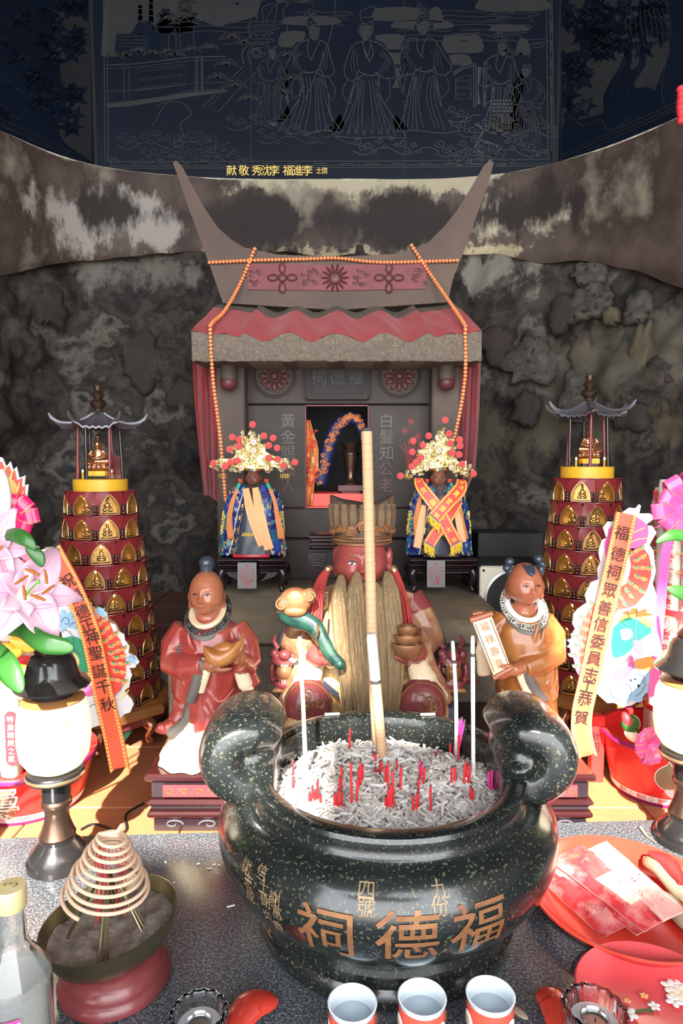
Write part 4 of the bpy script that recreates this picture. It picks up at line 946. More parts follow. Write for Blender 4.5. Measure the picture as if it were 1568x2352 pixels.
def incense(pts, r, lab, red=.03, ash_top=0, lines=0, name='incense_stick', bm='incense', bend=None):
    a = pts[0]; t = thing(name, lab, 'incense', a); P = spline(pts, 10) if len(pts) > 2 else [pts[0].lerp(pts[1], i/10) for i in range(11)]
    if ash_top:
        n_ = max(1, int(len(P)*(1-ash_top))); m = MB(); m.tube(P[:n_+1], r, 12); m.build('stick', M[bm], t, smooth=60)
        m = MB(); m.tube(P[n_:], [r*1.02]*(len(P)-n_-1)+[r*.75], 10); m.build('ash_tip', M['incense_ash'], t, smooth=60)
        m = MB(); q = P[n_]; m.tube([q-(P[n_]-P[n_-1]).normalized()*.004, q+(P[n_]-P[n_-1]).normalized()*.001], r*1.04, 12); m.build('char_ring', M['char'], t)
    else: m = MB(); m.tube(P, r, 12); m.build('stick', M[bm], t, smooth=60)
    if lines:
        m = MB(); L = (P[-1]-P[0]).length; n_ = int(L/lines)
        for k in range(1, n_):
            u = k/n_*(len(P)-1)*(1-ash_top); i = int(u); c = P[i].lerp(P[min(i+1, len(P)-1)], u-i); dd = (P[min(i+1, len(P)-1)]-P[i]).normalized()
            m.tube([c-dd*.0004+V((0, 0, 0)), c+dd*.0004], r*1.015, 12)
        m.build('wrap_line', M['incense_line'], t, kind='stuff', smooth=60)
    return t
def ashpt(px, py, e=-.006):
    p = G(px, py, ZA+.004); x, y = p.x-CC.x, p.y-CC.y; f_ = min(1, .150/math.hypot(x, y)); x, y = x*f_, y*f_; return V((CC.x+x, CC.y+y, ash_z(x, y)+e))
a = ashpt(868, 1722); b = W(842, 985, a.y+.005); mid_ = W(852, 1400, a.y)
incense([a, W(858, 1560, a.y), mid_, b], .0083, 'tallest thick tan incense stick with fine rings, rising above the god statue', ash_top=.025, lines=.0085)
a = ashpt(878, 1752); b = W(852, 1455, a.y+.002)
incense([a, W(869, 1640, a.y), b], .0078, 'shorter thick incense stick in front of the tallest one, long grey ash tip', ash_top=.30, lines=.0095)
for (p0, p1, p2, lab, at_) in (((705, 1812), (697, 1640), (688, 1462), 'thin pale incense stick at the left of the censer, the straight one', 0), ((702, 1815), (692, 1560), (666, 1512), 'thin pale incense stick at the left of the censer with a curled ash tip', .25), ((1054, 1738), (1047, 1610), (1039, 1472), 'thin pale incense stick right of the beard, the nearer one to the statue', .2), ((1087, 1800), (1086, 1640), (1085, 1460), 'thin straight white incense stick farthest to the right in the censer', .18)):
    a = ashpt(*p0); incense([a, W(p1[0], p1[1], a.y), W(p2[0], p2[1], a.y)], .0029, lab, ash_top=at_, bm='incense_ash')
for (px, py, w_, lab) in ((753, 1641, .012, 'small white ash stick lying on the back rim of the censer, left'), (992, 1640, .012, 'small white ash stick lying on the back rim of the censer, right')):
    p = V((G(px, py, .2175).x, CC.y+.173, .2195)); q = (p-CC); q.z = 0; q = q.normalized()*.176; p = V((CC.x+q.x, CC.y+q.y, .219)); m = MB(); m.tube([p-V((w_, .002, 0)), p+V((w_, 0, 0))], .0022, 6); m.build('ash_piece', M['incense_ash'], label=lab, cat='ash')
# ================================================================ lamps
def lamp(x, y, lab, sc_=1.0, top=.387, tilt=0):
    b = V((x, y, 0)); t = thing('altar_lamp', lab, 'lamp', b); k = top/.387
    def Z(L): return [(r*sc_, z*k) for r, z in L]
    m = MB(); m.lathe(Z([(.044, 0), (.0465, .002), (.0465, .010), (.043, .013), (.043, .018), (.040, .024), (.031, .034), (.026, .040), (.0265, .045)]), b, 40); m.build('base', M['lamp_black'], t)
    m = MB(); m.lathe(Z([(.0255, .045), (.027, .049), (.024, .055), (.0185, .072), (.0175, .084), (.020, .094), (.0225, .097), (.0225, .103), (.020, .106)]), b, 32); m.build('stem', M['bronze'], t)
    m = MB(); m.lathe(Z([(.020, .106), (.0215, .112), (.0215, .130), (.0235, .137), (.041, .140), (.043, .143), (.043, .149), (.041, .152), (.026, .153)]), b, 40); m.build('collar', M['bronze_dark'], t)
    m = MB(); m.lathe(Z([(.0432, .1435), (.044, .146), (.0432, .1485)]), b, 40); m.build('collar_rim', M['rim_gold'], t)
    m = MB(); gp = Z([(.028, .153), (.040, .160), (.050, .176), (.0535, .200), (.0535, .226), (.051, .248), (.045, .262), (.036, .268), (.030, .268)]); m.lathe(gp, b, 48); gl = m.build('glass_globe', M['lamp_glass'], t, smooth=60)
    m = MB(); m.lathe(Z([(.046, .262), (.0465, .264), (.038, .2685)]), b, 40); m.build('globe_rim', M['wood_rim'], t)
    m = MB(); rf = lambda z: (prof_r(z, gp[1:]) if z > 0 else .04)
    txt = '願消三障諸煩惱願得智慧真明了普願罪障悉消除'; 
    for c_ in range(10):
        for r_ in range(7):
            if R.random() < .1: continue
            ch = txt[(c_*7+r_) % len(txt)]; a0 = -PI/2-.95+c_*.24; z0 = (.242-r_*.0105)*k
            text(m, ch, (lambda u, v, a0=a0, z0=z0: b+V(((prof_r(z0+v, gp[1:])+.0004)*math.cos(a0+u/.053), (prof_r(z0+v, gp[1:])+.0004)*math.sin(a0+u/.053), z0+v))), .0078)
    m.build('globe_lettering', M['lamp_writing'], gl, kind='stuff', smooth=0, fix=False)
    m = MB(); m.lathe(Z([(.030, .268), (.031, .272), (.034, .284), (.036, .286)]), b, 32)
    nk = m.build('pierced_neck', M['bronze_dark'], t)
    m = MB()
    for j in range(14):
        a = 2*PI*j/14; m.ell(b+V((.0335*sc_*math.cos(a), .0335*sc_*math.sin(a), .277*k)), (.0022, .0045, .0030), rot('Z', a), 8, 6)
    m.build('hole', M['black'], nk, kind='stuff')
    m = MB(); m.lathe(Z([(.036, .284), (.054, .283), (.0555, .286), (.052, .291), (.042, .298), (.038, .306), (.034, .322), (.029, .332), (.022, .337)]), b, 48); m.build('cap', M['lamp_black'], t)
    m = MB(); m.lathe(Z([(.022, .336), (.0245, .339), (.0225, .343), (.017, .349), (.010, .352), (.012, .354), (.0155, .358), (.0150, .364), (.008, .374), (.003, .383), (.0005, .387)]), b, 32); m.build('finial', M['bronze'], t)
    return t
lamp(W(135, 1990, .975).x, .975, 'altar lamp with a cream lettered globe and black cap, at the left edge')
rx_ = W(1576, 1940, 1.03).x; lamp(rx_, 1.035, 'altar lamp with a cream lettered globe cut by the right edge', 1.03, .395)
# ================================================================ incense coil in a brass bowl
BC = V((W(265, 2240, .745).x, .745, 0)); bb = thing('coil_bowl', 'brass bowl of ash on a dark red turned base, holding the coil incense', 'bowl', BC)
m = MB(); m.lathe([(.060, 0), (.065, .002), (.066, .008), (.063, .014), (.059, .017), (.0585, .022), (.055, .028), (.048, .033), (.044, .036)], BC, 48); m.build('base', M['robe_maroon'], bb)
tl = rot('Y', math.radians(-7)); Bp = [(.030, .034), (.052, .038), (.068, .050), (.076, .066), (.0790, .078), (.0800, .0795), (.0785, .0800), (.074, .066), (.066, .054), (.052, .046), (.02, .043)]
m = MB(); m.lathe([(r, z-.034) for r, z in Bp], BC+V((0, 0, .036)), 56, tl); m.build('bowl', M['brass'], bb, smooth=50)
vs = [BC+V((0, 0, .036))+tl.to_3x3() @ V((0, 0, .022))]; NS = 44; NR = 18
for i in range(1, NR+1):
    for j in range(NS):
        r = .0725*i/NR; a = 2*PI*j/NS; x, y = r*math.cos(a), r*math.sin(a); z = .022+.010*max(0, noise.noise(V((x*30, y*30, 4))))+.004*noise.noise(V((x*120, y*120, 1)))+.012*max(0, x/.07)*(1-(i/NR)**4)+.006*(i/NR)
        vs.append(BC+V((0, 0, .036))+tl.to_3x3() @ V((x, y, z)))
fs = [(0, 1+j, 1+(j+1) % NS) for j in range(NS)]
for i in range(NR-1):
    for j in range(NS): a = 1+i*NS; fs.append((a+j, a+NS+j, a+NS+(j+1) % NS, a+(j+1) % NS))
m = MB(); m.add(vs, fs); m.build('ash_bed', M['ash_brown'], bb, kind='stuff', smooth=180)
sn = thing('coil_stand', 'green-gold three-legged holder standing in the brass bowl under the coil', 'stand', BC+V((0, 0, .066)))
cb_, ct_ = W(248, 2085, .735), W(262, 1940, .755); c0 = BC+V((-.008, 0, .11)); c1 = V((BC.x-.002, BC.y+.005, .178))
for a in (-PI/2+.1, -PI*.94, -.35, PI/2+.3):
    p = BC+V((.052*math.cos(a), .052*math.sin(a), .063)); q = BC+V((.012*math.cos(a)-.004, .012*math.sin(a), .128)); m = MB(); s1 = V((-math.sin(a), math.cos(a), 0))
    m.tube([p+s1*.0005, q], .0018, 6); m.tube([p-s1*.0055, q-s1*.001], .0014, 6); m.tube([p+s1*.0055, q+s1*.001], .0014, 6); m.tube([p-s1*.0055, p-s1*.002+V((0, 0, -.004)), p+s1*.0055], .0016, 6); m.build('leg', M['brass'], sn)
ci = thing('incense_coil', 'pale spiral incense coil rising in a cone above the brass bowl', 'incense coil', c0)
P = []; turns = 9.2
for i in range(int(turns*40)+1):
    t = i/(turns*40); a = -PI/2-.3-t*turns*2*PI; r = lerp(.049, .015, t**1.15)*(1+.03*math.sin(t*40)); c = c0.lerp(c1, t**.92)
    tz = V((.10*math.cos(a)*r*1.0, 0, 0)); P.append(c+V((r*math.cos(a), r*math.sin(a)*.98, -.16*r*math.cos(a)+.05*r*math.sin(a))))
m = MB(); m.tube(P, .0023, 8); m.build('spiral', M['coil'], ci, smooth=180)
m = MB(); e = P[-1]; m.tube([e, c1+V((0, 0, .004)), c1+V((.008, 0, .006)), c1+V((.012, .004, .012))], .0026, 8); m.tube([c1+V((-.012, .002, 0)), c1+V((.010, -.003, .003))], .0022, 8); m.build('knot', M['coil'], ci)
m = MB()
for k in range(16):
    a = R.random()*6.3; r = .008+.012*R.random(); q = c0+V((r*math.cos(a)+.004, r*math.sin(a), .02)); m.tube([q+V((0, 0, .035)), q+V((.004*R.random(), .003, 0)), q+V((-.003, 0, -.03-.02*R.random()))], .0006, 4)
m.build('red_thread', M['wrap_red'], ci, kind='stuff')
# bits of ash on the table
for k, (px, py, l_) in enumerate(((380, 1980, 6), (455, 1984, 6), (481, 1995, 6), (492, 1986, 4), (500, 2005, 5), (530, 2081, 11), (503, 1987, 3), (400, 2027, 3))):
    c = G(px, py, .0012); a = R.random()*PI; d = V((math.cos(a), math.sin(a)*.5, 0))*S(l_, .9); m = MB(); m.tube([c-d, c+d], .0012, 6)
    m.build('ash_crumb', M['incense_ash'], label='tiny white ash crumb lying on the granite between brass bowl and censer', cat='ash', group='white ash crumbs on the granite table')
# ================================================================ bottle
bt = V((W(27, 2060, .60).x-.001, .60, 0)); bo = thing('glass_bottle', 'clear glass spirit bottle with a yellow screw cap in the lower left corner', 'bottle', bt)
bp = [(.030, 0), (.034, .002), (.0345, .010), (.0345, .115), (.033, .128), (.026, .142), (.0175, .153), (.0135, .163), (.0125, .185), (.0125, .202)]
m = MB(); m.lathe(bp+[(.0110, .202), (.0110, .185), (.012, .163), (.016, .153), (.0245, .141), (.0315, .127), (.033, .115), (.033, .010), (.0, .006)], bt, 40); m.build('body', M['glass'], bo, smooth=60)
m = MB(); m.lathe([(.0135, .196), (.0142, .198), (.0142, .214), (.0135, .2175), (.0, .218)], bt, 36, mod=lambda a, z: 1+.02*math.cos(a*18)); cpp = m.build('cap', M['cap'], bo, smooth=60)
m = MB()
for a0 in (0, 1): m.tube([bt+V((-.003+.006*a0+.003*math.cos(t), .003*math.sin(t), .2184)) for t in [i*.6-1.5*a0 for i in range(7)]], .0007, 4)
m.build('cap_print', M['bronze_print'], cpp, kind='stuff')
m = MB(); m.lathe([(.0, .0065), (.0325, .0105), (.0325, .128), (.0, .128)], bt, 36); m.build('liquor', M['liquor'], bo, smooth=60, label='clear liquor')
m = MB(); g = [[bt+V((.0352*math.cos(a), .0352*math.sin(a), z)) for a in [-PI*.86+i*.075 for i in range(24)]] for z in (.03, .106)]; m.sheet(g, .0004); lb_ = m.build('label', M['label_paper'], bo, smooth=60)
m = MB(); m.sheet([[bt+V((.0356*math.cos(a), .0356*math.sin(a), z)) for a in [-PI*.86+i*.075 for i in range(24)]] for z in (.104, .1075)], .0004); m.sheet([[bt+V((.0356*math.cos(a), .0356*math.sin(a), z)) for a in [-PI*.62+i*.05 for i in range(6)]] for z in (.03, .104)], .0004); m.build('label_stripe', M['label_pink'], lb_, smooth=60)
# ================================================================ cups
def cup(px, py, lab, mt='cup_red'):
    p = G(px, py, .056); b = V((p.x, p.y, 0)); t = thing('porcelain_cup', lab, 'cup', b, 'red and white porcelain cups in the front row')
    out = [(.0125, 0), (.014, .0005), (.0145, .004), (.0205, .014), (.0238, .028), (.0250, .045), (.0256, .056)]
    m = MB(); m.lathe(out+[(.0262, .0566), (.0250, .0572), (.0236, .056), (.0232, .044), (.0220, .028), (.017, .014), (.001, .010)], b, 44); cu = m.build('body', M['porcelain'], t, smooth=60)
    m = MB(); m.lathe([(.0147, .005), (.0209, .0143), (.0242, .028), (.0254, .045), (.0258, .052)], b, 44, caps=False); m.build('red_glaze', M[mt], cu, smooth=60)
    for k in range(6):
        a = -PI/2+(k-2.5)*PI/3+.25; m = MB(); c = b+V((.0250*math.cos(a), .0250*math.sin(a), .034)); n_ = V((math.cos(a), math.sin(a), -.1)).normalized(); ux = V((-math.sin(a), math.cos(a), 0)); uz = n_.cross(ux)*-1
        m.add([c+n_*.0012]+[c+n_*(.0006)+ux*.0082*math.cos(q)+V((0, 0, 1))*.0092*math.sin(q)-n_*(.0012*math.cos(q)**2) for q in [i*PI/10 for i in range(20)]], [(0, 1+i, 1+(i+1) % 20) for i in range(20)])
        md_ = m.build('medallion', M['white'], t, smooth=60)
        m = MB(); text(m, '壽', plane_map(c+n_*.0016, ux, (0, 0, 1), .0003), .010); m.build('character', M['cup_gold'], md_, smooth=0, fix=False)
    m = MB(); m.lathe([(.0005, .0380), (.0226, .0380), (.0230, .0384), (.0226, .0388), (.0005, .0385)], b, 36); m.build('water', M['liquid'], t, smooth=60)
cup(809, 2303, 'red and white porcelain cup of clear liquid, left of the three'); cup(969, 2290, 'red and white porcelain cup of clear liquid, middle of the three'); cup(1126, 2284, 'red and white porcelain cup of clear liquid, right of the three')
def glass_cup(px, py, r, h, lab):
    p = G(px, py, h); b = V((p.x, p.y, 0)); t = thing('glass_candle_cup', lab, 'candle holder', b)
    md = lambda a, z: 1+(.030*math.cos(a*16) if z > h*.75 else .012*math.cos(a*16))
    m = MB(); m.lathe([(r*.72, 0), (r*.80, .003), (r*.86, h*.4), (r*.98, h*.82), (r*1.02, h*.95), (r*.98, h), (r*.86, h*1.0), (r*.80, h*.93), (r*.76, h*.6), (r*.70, .010), (.0005, .008)], b, 96, mod=md); m.build('glass', M['glass'], t, smooth=60)
    m = MB(); m.lathe([(.0005, .010), (r*.70, .012), (r*.755, h*.6), (r*.74, h*.70), (r*.5, h*.72), (.0005, h*.66)], b, 48); gg = m.build('gel', M['gel'], t, smooth=60)
    m = MB(); m.lathe([(r*.42, h*.70), (r*.44, h*.76), (r*.40, h*.80), (r*.36, h*.76), (r*.34, h*.71)], b, 40); m.build('metal_ring', M['chrome'], t, smooth=60)
    m = MB(); m.tube([b+V((0, 0, h*.66)), b+V((.001, 0, h*.74))], .001, 6); m.build('wick', M['char'], t)
glass_cup(456, 2322, .0305, .050, 'clear scalloped glass candle cup, left of the red divination block'); glass_cup(1366, 2312, .033, .052, 'clear scalloped glass candle cup on the right, beside the pink-red plate')
# ================================================================ divination blocks
def moonblock(tip0, mid, tip1, w, z, h, mt, lab, group=None, flat_up=True):
    t = thing('divination_block', lab, 'divination block', mid, group)
    P = spline([tip0, mid, tip1], 14); n_ = len(P); rings = []
    for i, p in enumerate(P):
        u = i/(n_-1); a = P[max(i-1, 0)]; b = P[min(i+1, n_-1)]; tt = (b-a).normalized(); s_ = V((tt.y, -tt.x, 0)).normalized(); ww = w*math.sin(PI*min(max(u, .02), .98))**.6
        rings.append([p+s_*(ww*math.cos(q))+V((0, 0, h*max(.2, math.sin(PI*u))**.5*(math.sin(q) if math.sin(q) > 0 else math.sin(q)*.25))) for q in [2*PI*j/16 for j in range(16)]])
    m = MB(); m.loft(rings); o = m.build('block', M[mt], t, smooth=60)
    return t, P
moonblock(G(638, 2301, .01), G(575, 2312, .012), G(528, 2384, .01), .020, .01, .010, 'moon_red', 'red lacquered crescent divination block between the left glass and the cups')
moonblock(G(1230, 2287, .01), G(1276, 2306, .012), G(1290, 2394, .01), .020, .01, .010, 'moon_red', 'dull red crescent divination block right of the cups')
m = MB(); a = G(1192, 2325, .002); m.ell(a, (.012, .005, .002), rot('Z', -.9)); m.build('seed_husk', M['moon_rim'], label='small pale husk lying on the granite right of the right cup', cat='husk')
# ================================================================ trays
TC = V((.398, .870, 0)); tr = thing('red_tray', 'round red plastic tray holding sealed packets, right of the censer', 'tray', TC)
m = MB(); m.lathe([(.092, .0), (.100, .001), (.120, .010), (.131, .024), (.1345, .0255), (.134, .0285), (.1295, .0275), (.118, .0130), (.098, .0045), (.0005, .004)], TC, 72); m.build('dish', M['tray_red'], tr, smooth=60)
PC = V((W(1510, 2300, .69).x, .690, 0)); tp = thing('pink_plate', 'round pinkish-red plate with painted flowers in the lower right corner', 'plate', PC)
m = MB(); m.lathe([(.050, 0), (.055, .001), (.074, .010), (.086, .021), (.0885, .0235), (.0865, .0250), (.074, .0150), (.055, .0060), (.0005, .0055)], PC, 64); ds = m.build('dish', M['plate_red'], tp, smooth=60)
for k, (px, py, rr, mt) in enumerate(((1542, 2268, .012, 'white'), (1556, 2282, .013, 'card'), (1548, 2300, .010, 'white'), (1562, 2262, .009, 'white'), (1502, 2312, .007, 'thread_white'), (1478, 2288, .005, 'orange_silk'), (1440, 2300, .004, 'orange_silk'), (1444, 2330, .010, 'white'))):
    c = G(px, py, .0075)
    for j in range(5):
        a = j*2*PI/5+k; m = MB(); m.ell(c+V((rr*.55*math.cos(a), rr*.55*math.sin(a), .001)), (rr*.5, rr*.36, .0008), rot('Z', a), 10, 6); m.build('painted_petal', M[mt], ds)
m = MB(); m.sheet([[G(px, py+dy, .0072) for px, py in ((1448, 2326), (1465, 2322), (1485, 2320), (1500, 2322))] for dy in (-3, 4)], .0006); m.build('painted_leaf', M['leaf'], ds)
def packet(p0, p1, w, z, h, tl_, mt, lab, card=None):
    a, b = G(p0[0], p0[1], z), G(p1[0], p1[1], z); d = (b-a); L = d.length; d.normalize(); s_ = V((-d.y, d.x, 0)); nn = V((0, 0, 1))
    t = thing('sealed_packet', lab, 'packet', a.lerp(b, .5)); g = []
    for i in range(15):
        u = i/14; row = []
        for j in range(9):
            v = j/8-.5; edge = min(u, 1-u, (.5-abs(v)))
            row.append(a+d*L*u+s_*(w*v)+nn*(tl_*(v+.5)*w+.0018*noise.noise(V((u*9+p0[0], v*7, z*50)))+ (h if edge > .08 else 0)*min(1, edge*9)))
        g.append(row)
    m = MB(); m.sheet(g, .0012); o = m.build('film', M[mt], t, smooth=35)
    gb = [[q-nn*(.0016) if False else V((q.x, q.y, min(q.z, z+tl_*w*(j/8))-.0012)) for j, q in enumerate(row)] for row in g]
    m = MB(); m.sheet(gb, .0008); m.build('backing', M['packet_pale'], t, smooth=35)
    if card:
        m = MB(); u0, u1, v0, v1 = card; gg = [[g[round(lerp(u0, u1, i/5)*14)][round(lerp(v0, v1, j/3)*8)]+nn*.0014 for j in range(4)] for i in range(6)]; m.sheet(gg, .0006); m.build('printed_card', M['card'], o, smooth=35)
    m = MB()
    for k in range(26): q = g[R.randrange(8, 13)][R.randrange(1, 8)]+nn*.0016; m.ell(q+V(((R.random()-.5)*.008, (R.random()-.5)*.008, 0)), .0012, None, 6, 4)
    m.build('sequin', M['packet'], o, kind='stuff')
    return t
packet((1275, 2010), (1420, 2140), .055, .008, .004, .15, 'packet', 'red sealed packet lying lowest in the tray, at the left edge')
packet((1290, 1975), (1500, 2130), .062, .016, .004, .12, 'packet', 'dark red sealed packet in the tray, second from the left')
packet((1300, 1962), (1520, 2120), .066, .026, .005, .10, 'packet', 'top sealed packet with a pale card window in the middle of the tray', (.45, .8, .25, .75))
packet((1370, 1948), (1548, 2110), .034, .034, .004, .25, 'packet_pale', 'narrow pale pink sealed packet on the right of the packet pile')
t_, P = moonblock(G(1478, 1978, .02), G(1530, 2000, .028), G(1572, 2070, .02), .022, .02, .018, 'moon_rim', 'brown crescent divination block with a red inset, in the tray')
m = MB(); P2 = P[4:-4]; 
rings = []
for i, p in enumerate(P2):
    u = i/(len(P2)-1); a = P2[max(i-1, 0)]; b = P2[min(i+1, len(P2)-1)]; tt = (b-a).normalized(); s_ = V((tt.y, -tt.x, 0)).normalized(); ww = .014*math.sin(PI*min(max(u, .04), .96))**.5
    rings.append([p+s_*(ww*math.cos(q))+V((0, 0, .0155+.0035*math.sin(q))) for q in [2*PI*j/12 for j in range(12)]])
m.loft(rings); m.build('red_inset', M['moon'], t_, smooth=60)
moonblock(G(1500, 2050, .012), G(1540, 2080, .014), G(1580, 2140, .012), .014, .01, .012, 'moon_rim', 'second brown divination block in the tray, half under the first')
# cable on the altar behind
m = MB(); m.tube(spline([G(p[0], p[1], -.027) for p in ((186, 1905), (215, 1893), (255, 1905), (262, 1918))], 6), .0022, 6); m.build('cable', M['cable'], label='short dark cable loop on the tiles behind the left lamp', cat='cable')
m = MB(); m.tube(spline([G(p[0], p[1], -.027) for p in ((330, 1845), (290, 1870), (290, 1905), (272, 1918))], 6), .0022, 6); m.build('cable', M['cable'], label='dark cable running from the red pedestal to the granite edge on the left', cat='cable')
m = MB(); c = G(1470, 1900, .004); m.tube([c, G(1485, 1920, .003), G(1505, 1935, .003)], [.0028, .0018, .0008], 6); m.build('dry_leaf_curl', M['moon_rim'], label='small dry curled leaf on the granite behind the tray', cat='leaf')
# ================================================================ lacquered pedestal for the statues
PZ = .080
a, b = G(330, 1780, PZ), G(1366, 1775, PZ); py0 = 1.10; pw = b.x-a.x; pcx = (a.x+b.x)/2
pd = thing('lacquered_pedestal', 'dark red lacquered pedestal with stepped mouldings under the three statues', 'pedestal', (pcx, py0+.18, -.03))
def slab(nm, z0, z1, ins, mt, bev=.003): m = MB(); m.box((pcx, py0+.18+ins*.5, (z0+z1)/2), (pw-2*ins, .36-ins, z1-z0), bev=bev); return m.build(nm, M[mt], pd, smooth=30)
slab('top_board', .066, PZ, 0, 'wood', .004); slab('frieze', .032, .066, .010, 'black_wood')
slab('moulding', .020, .032, .002, 'wood', .005); slab('waist', .010, .020, .009, 'black_wood'); slab('moulding', -.002, .010, .003, 'wood', .004); slab('apron', -.030, -.002, .012, 'black_wood')
for x0, x1 in ((-.46, -.30), (-.28, .28), (.30, .46)):
    m = MB(); m.box((pcx+(x0+x1)/2*pw, py0+.0045, .049), ((x1-x0)*pw, .004, .022), bev=.001); fp = m.build('red_panel', M['sash_red'] if False else M['ridge_red'], pd)
    m = MB(); n_ = max(2, int((x1-x0)*pw/.022))
    for k in range(n_):
        c = V((pcx+lerp(x0, x1, (k+.5)/n_)*pw, py0+.0015, .049)); s_ = (-1)**k; m.tube([c+V((s_*.008*(1-t*.8)*math.cos(t*7), 0, .007*(1-t*.8)*math.sin(t*7))) for t in [i/12 for i in range(13)]], .0008, 5)
        m.tube([c+V((-.010, 0, -s_*.006)), c+V((0, 0, s_*.002)), c+V((.011, 0, -s_*.007))], .0007, 5)
    m.build('gilt_scroll', M['gold_old'], fp, kind='stuff')
m = MB()
for k in range(12):
    c = V((pcx-pw*.44+k*pw*.08, py0+.010, -.015)); s_ = (-1)**k; m.tube([c+V((s_*.018*(1-t*.8)*math.cos(t*6), 0, .009*(1-t*.8)*math.sin(t*6))) for t in [i/12 for i in range(13)]], .0018, 6)
m.build('apron_scroll', M['black_wood_carved'], pd, kind='stuff')
# ================================================================ sculpting helpers
def g2(x, z, x0, z0, sx, sz): return math.exp(-((x-x0)/sx)**2-((z-z0)/sz)**2)
def face_d(x, z, k):
    ax = abs(x)
    return (k.get('nose', .24)*g2(ax, z, 0, -.25, .13, .12)+.11*g2(ax, z, .13, -.30, .08, .07)+.12*g2(ax, z, 0, -.02, .10, .24)
            -.10*g2(ax, z, .36, .0, .20, .12)+.085*g2(ax, z, .36, -.03, .15, .075)+k.get('brow', .05)*g2(ax, z, .34, .20, .28, .08)
            +.10*g2(ax, z, .46, -.36, .26, .20)+k.get('lip', .10)*g2(ax, z, 0, -.50, .18, .045)+.10*g2(ax, z, 0, -.585, .15, .045)-.10*g2(ax, z, 0, -.542, .24, .020)
            +.11*g2(ax, z, 0, -.80, .24, .12)-.05*g2(ax, z, 0, -.40, .05, .05)-.06*g2(ax, z, .30, -.52, .08, .10))
class Head:
    def __init__(s, mb, c, R, yaw=0, pitch=0, roll=0, seg=72, rings=54, **k):
        s.c = V(c); s.R = R; s.k = k; s.M = (rot('Z', yaw) @ rot('X', pitch) @ rot('Y', roll)).to_3x3()
        vs = [s.pt(0, 0, -1, raw=1)]; fs = []
        for i in range(1, rings):
            t = -PI/2+PI*i/rings
            for j in range(seg):
                a = 2*PI*j/seg; vs.append(s.pt(math.cos(t)*math.cos(a), math.cos(t)*math.sin(a), math.sin(t), raw=1))
        vs.append(s.pt(0, 0, 1, raw=1)); top = len(vs)-1
        for j in range(seg): fs.append((0, 1+(j+1) % seg, 1+j)); fs.append((top, top-seg+j, top-seg+(j+1) % seg))
        for i in range(rings-2):
            for j in range(seg): a = 1+i*seg; fs.append((a+j, a+(j+1) % seg, a+seg+(j+1) % seg, a+seg+j))
        mb.add(vs, fs)
    def pt(s, x, y, z, raw=0, e=0):
        jaw = 1-.16*max(0, -z)**1.6+s.k.get('cheek', .07)*math.exp(-((z+.38)/.28)**2); front = max(0, -y)
        d = face_d(x, z, s.k)*min(1, front*2.2)*1.0
        return s.c+s.M @ V((x*jaw*s.R[0], (y*(1 if y < 0 else 1.05)-d-e)*s.R[1], z*s.R[2]))
    def on(s, x, z, e=.012):      # point on the face surface
        y = -math.sqrt(max(0, 1-x*x-z*z)); return s.pt(x, y, z, e=e)
def arc(h, x0, x1, z0, bow, n=9, e=.012): return [h.on(lerp(x0, x1, i/(n-1)), z0+bow*math.sin(PI*i/(n-1)), e) for i in range(n)]
def face_parts(h, par, lipm, r, open_=.03, brow=True, browm='hair'):
    for sg in (-1, 1):
        m = MB(); m.tube(arc(h, sg*.20, sg*.56, -.015, .055, e=.016), r*.9, 6); m.build('eyelid_line', M['key_line'], par)
        m = MB(); vs = [h.on(lerp(sg*.22, sg*.54, i/10), -.03+open_*1.2*math.sin(PI*i/10), .022) for i in range(11)]+[h.on(lerp(sg*.54, sg*.22, i/10), -.03-open_*.8*math.sin(PI*i/10), .022) for i in range(11)]
        m.add(vs, [tuple(range(len(vs)))]); ey = m.build('eye', M['eye_white'], par, smooth=0)
        m = MB(); m.ell(h.on(sg*.37, -.025, .022), (r*2.2, r*.8, r*1.9)); m.build('pupil', M['black'], ey)
        if brow: m = MB(); m.tube(arc(h, sg*.16, sg*.62, .17, .06, e=.010), [r*.6, r*1.3, r*1.5, r*1.5, r*1.4, r*1.2, r, r*.8, r*.4], 6, flat=1); m.build('eyebrow', M[browm], par)
    m = MB(); m.tube(arc(h, -.22, .22, -.535, -.035, e=.008), [r*.4, r*.8, r, r, r, r, r, r*.8, r*.4], 6); m.build('mouth_line', M[lipm], par)
def fingers(mb, palm, kn, tips, r, thumb=None):
    """palm ellipsoid plus four bent fingers (root, knuckle, tip) and a thumb from the side of the palm"""
    for i, (k_, t_) in enumerate(zip(kn, tips)):
        rr = r*(1, 1.05, 1, .85)[i % 4]; mb.tube([palm, k_.lerp(palm, .35), k_, k_.lerp(t_, .5)+(k_-palm).normalized()*r*.3, t_], [rr*1.1, rr*1.1, rr*1.1, rr, rr*.72], 10); mb.ell(t_, rr*.72, None, 10, 6)
    if thumb: mb.tube([palm, thumb[0], thumb[1]], [r*1.3, r*1.25, r*.8], 10); mb.ell(thumb[1], r*.8, None, 10, 6)
def collar(h_c, rx, ry, w, n=40, tilt=.25, drop=.0):
    return [[h_c+V((r*rx*math.sin(a), -r*ry*math.cos(a), -(r-1)*drop-tilt*ry*(math.cos(a))*r)) for a in [2*PI*i/n for i in range(n)]] for r in w]
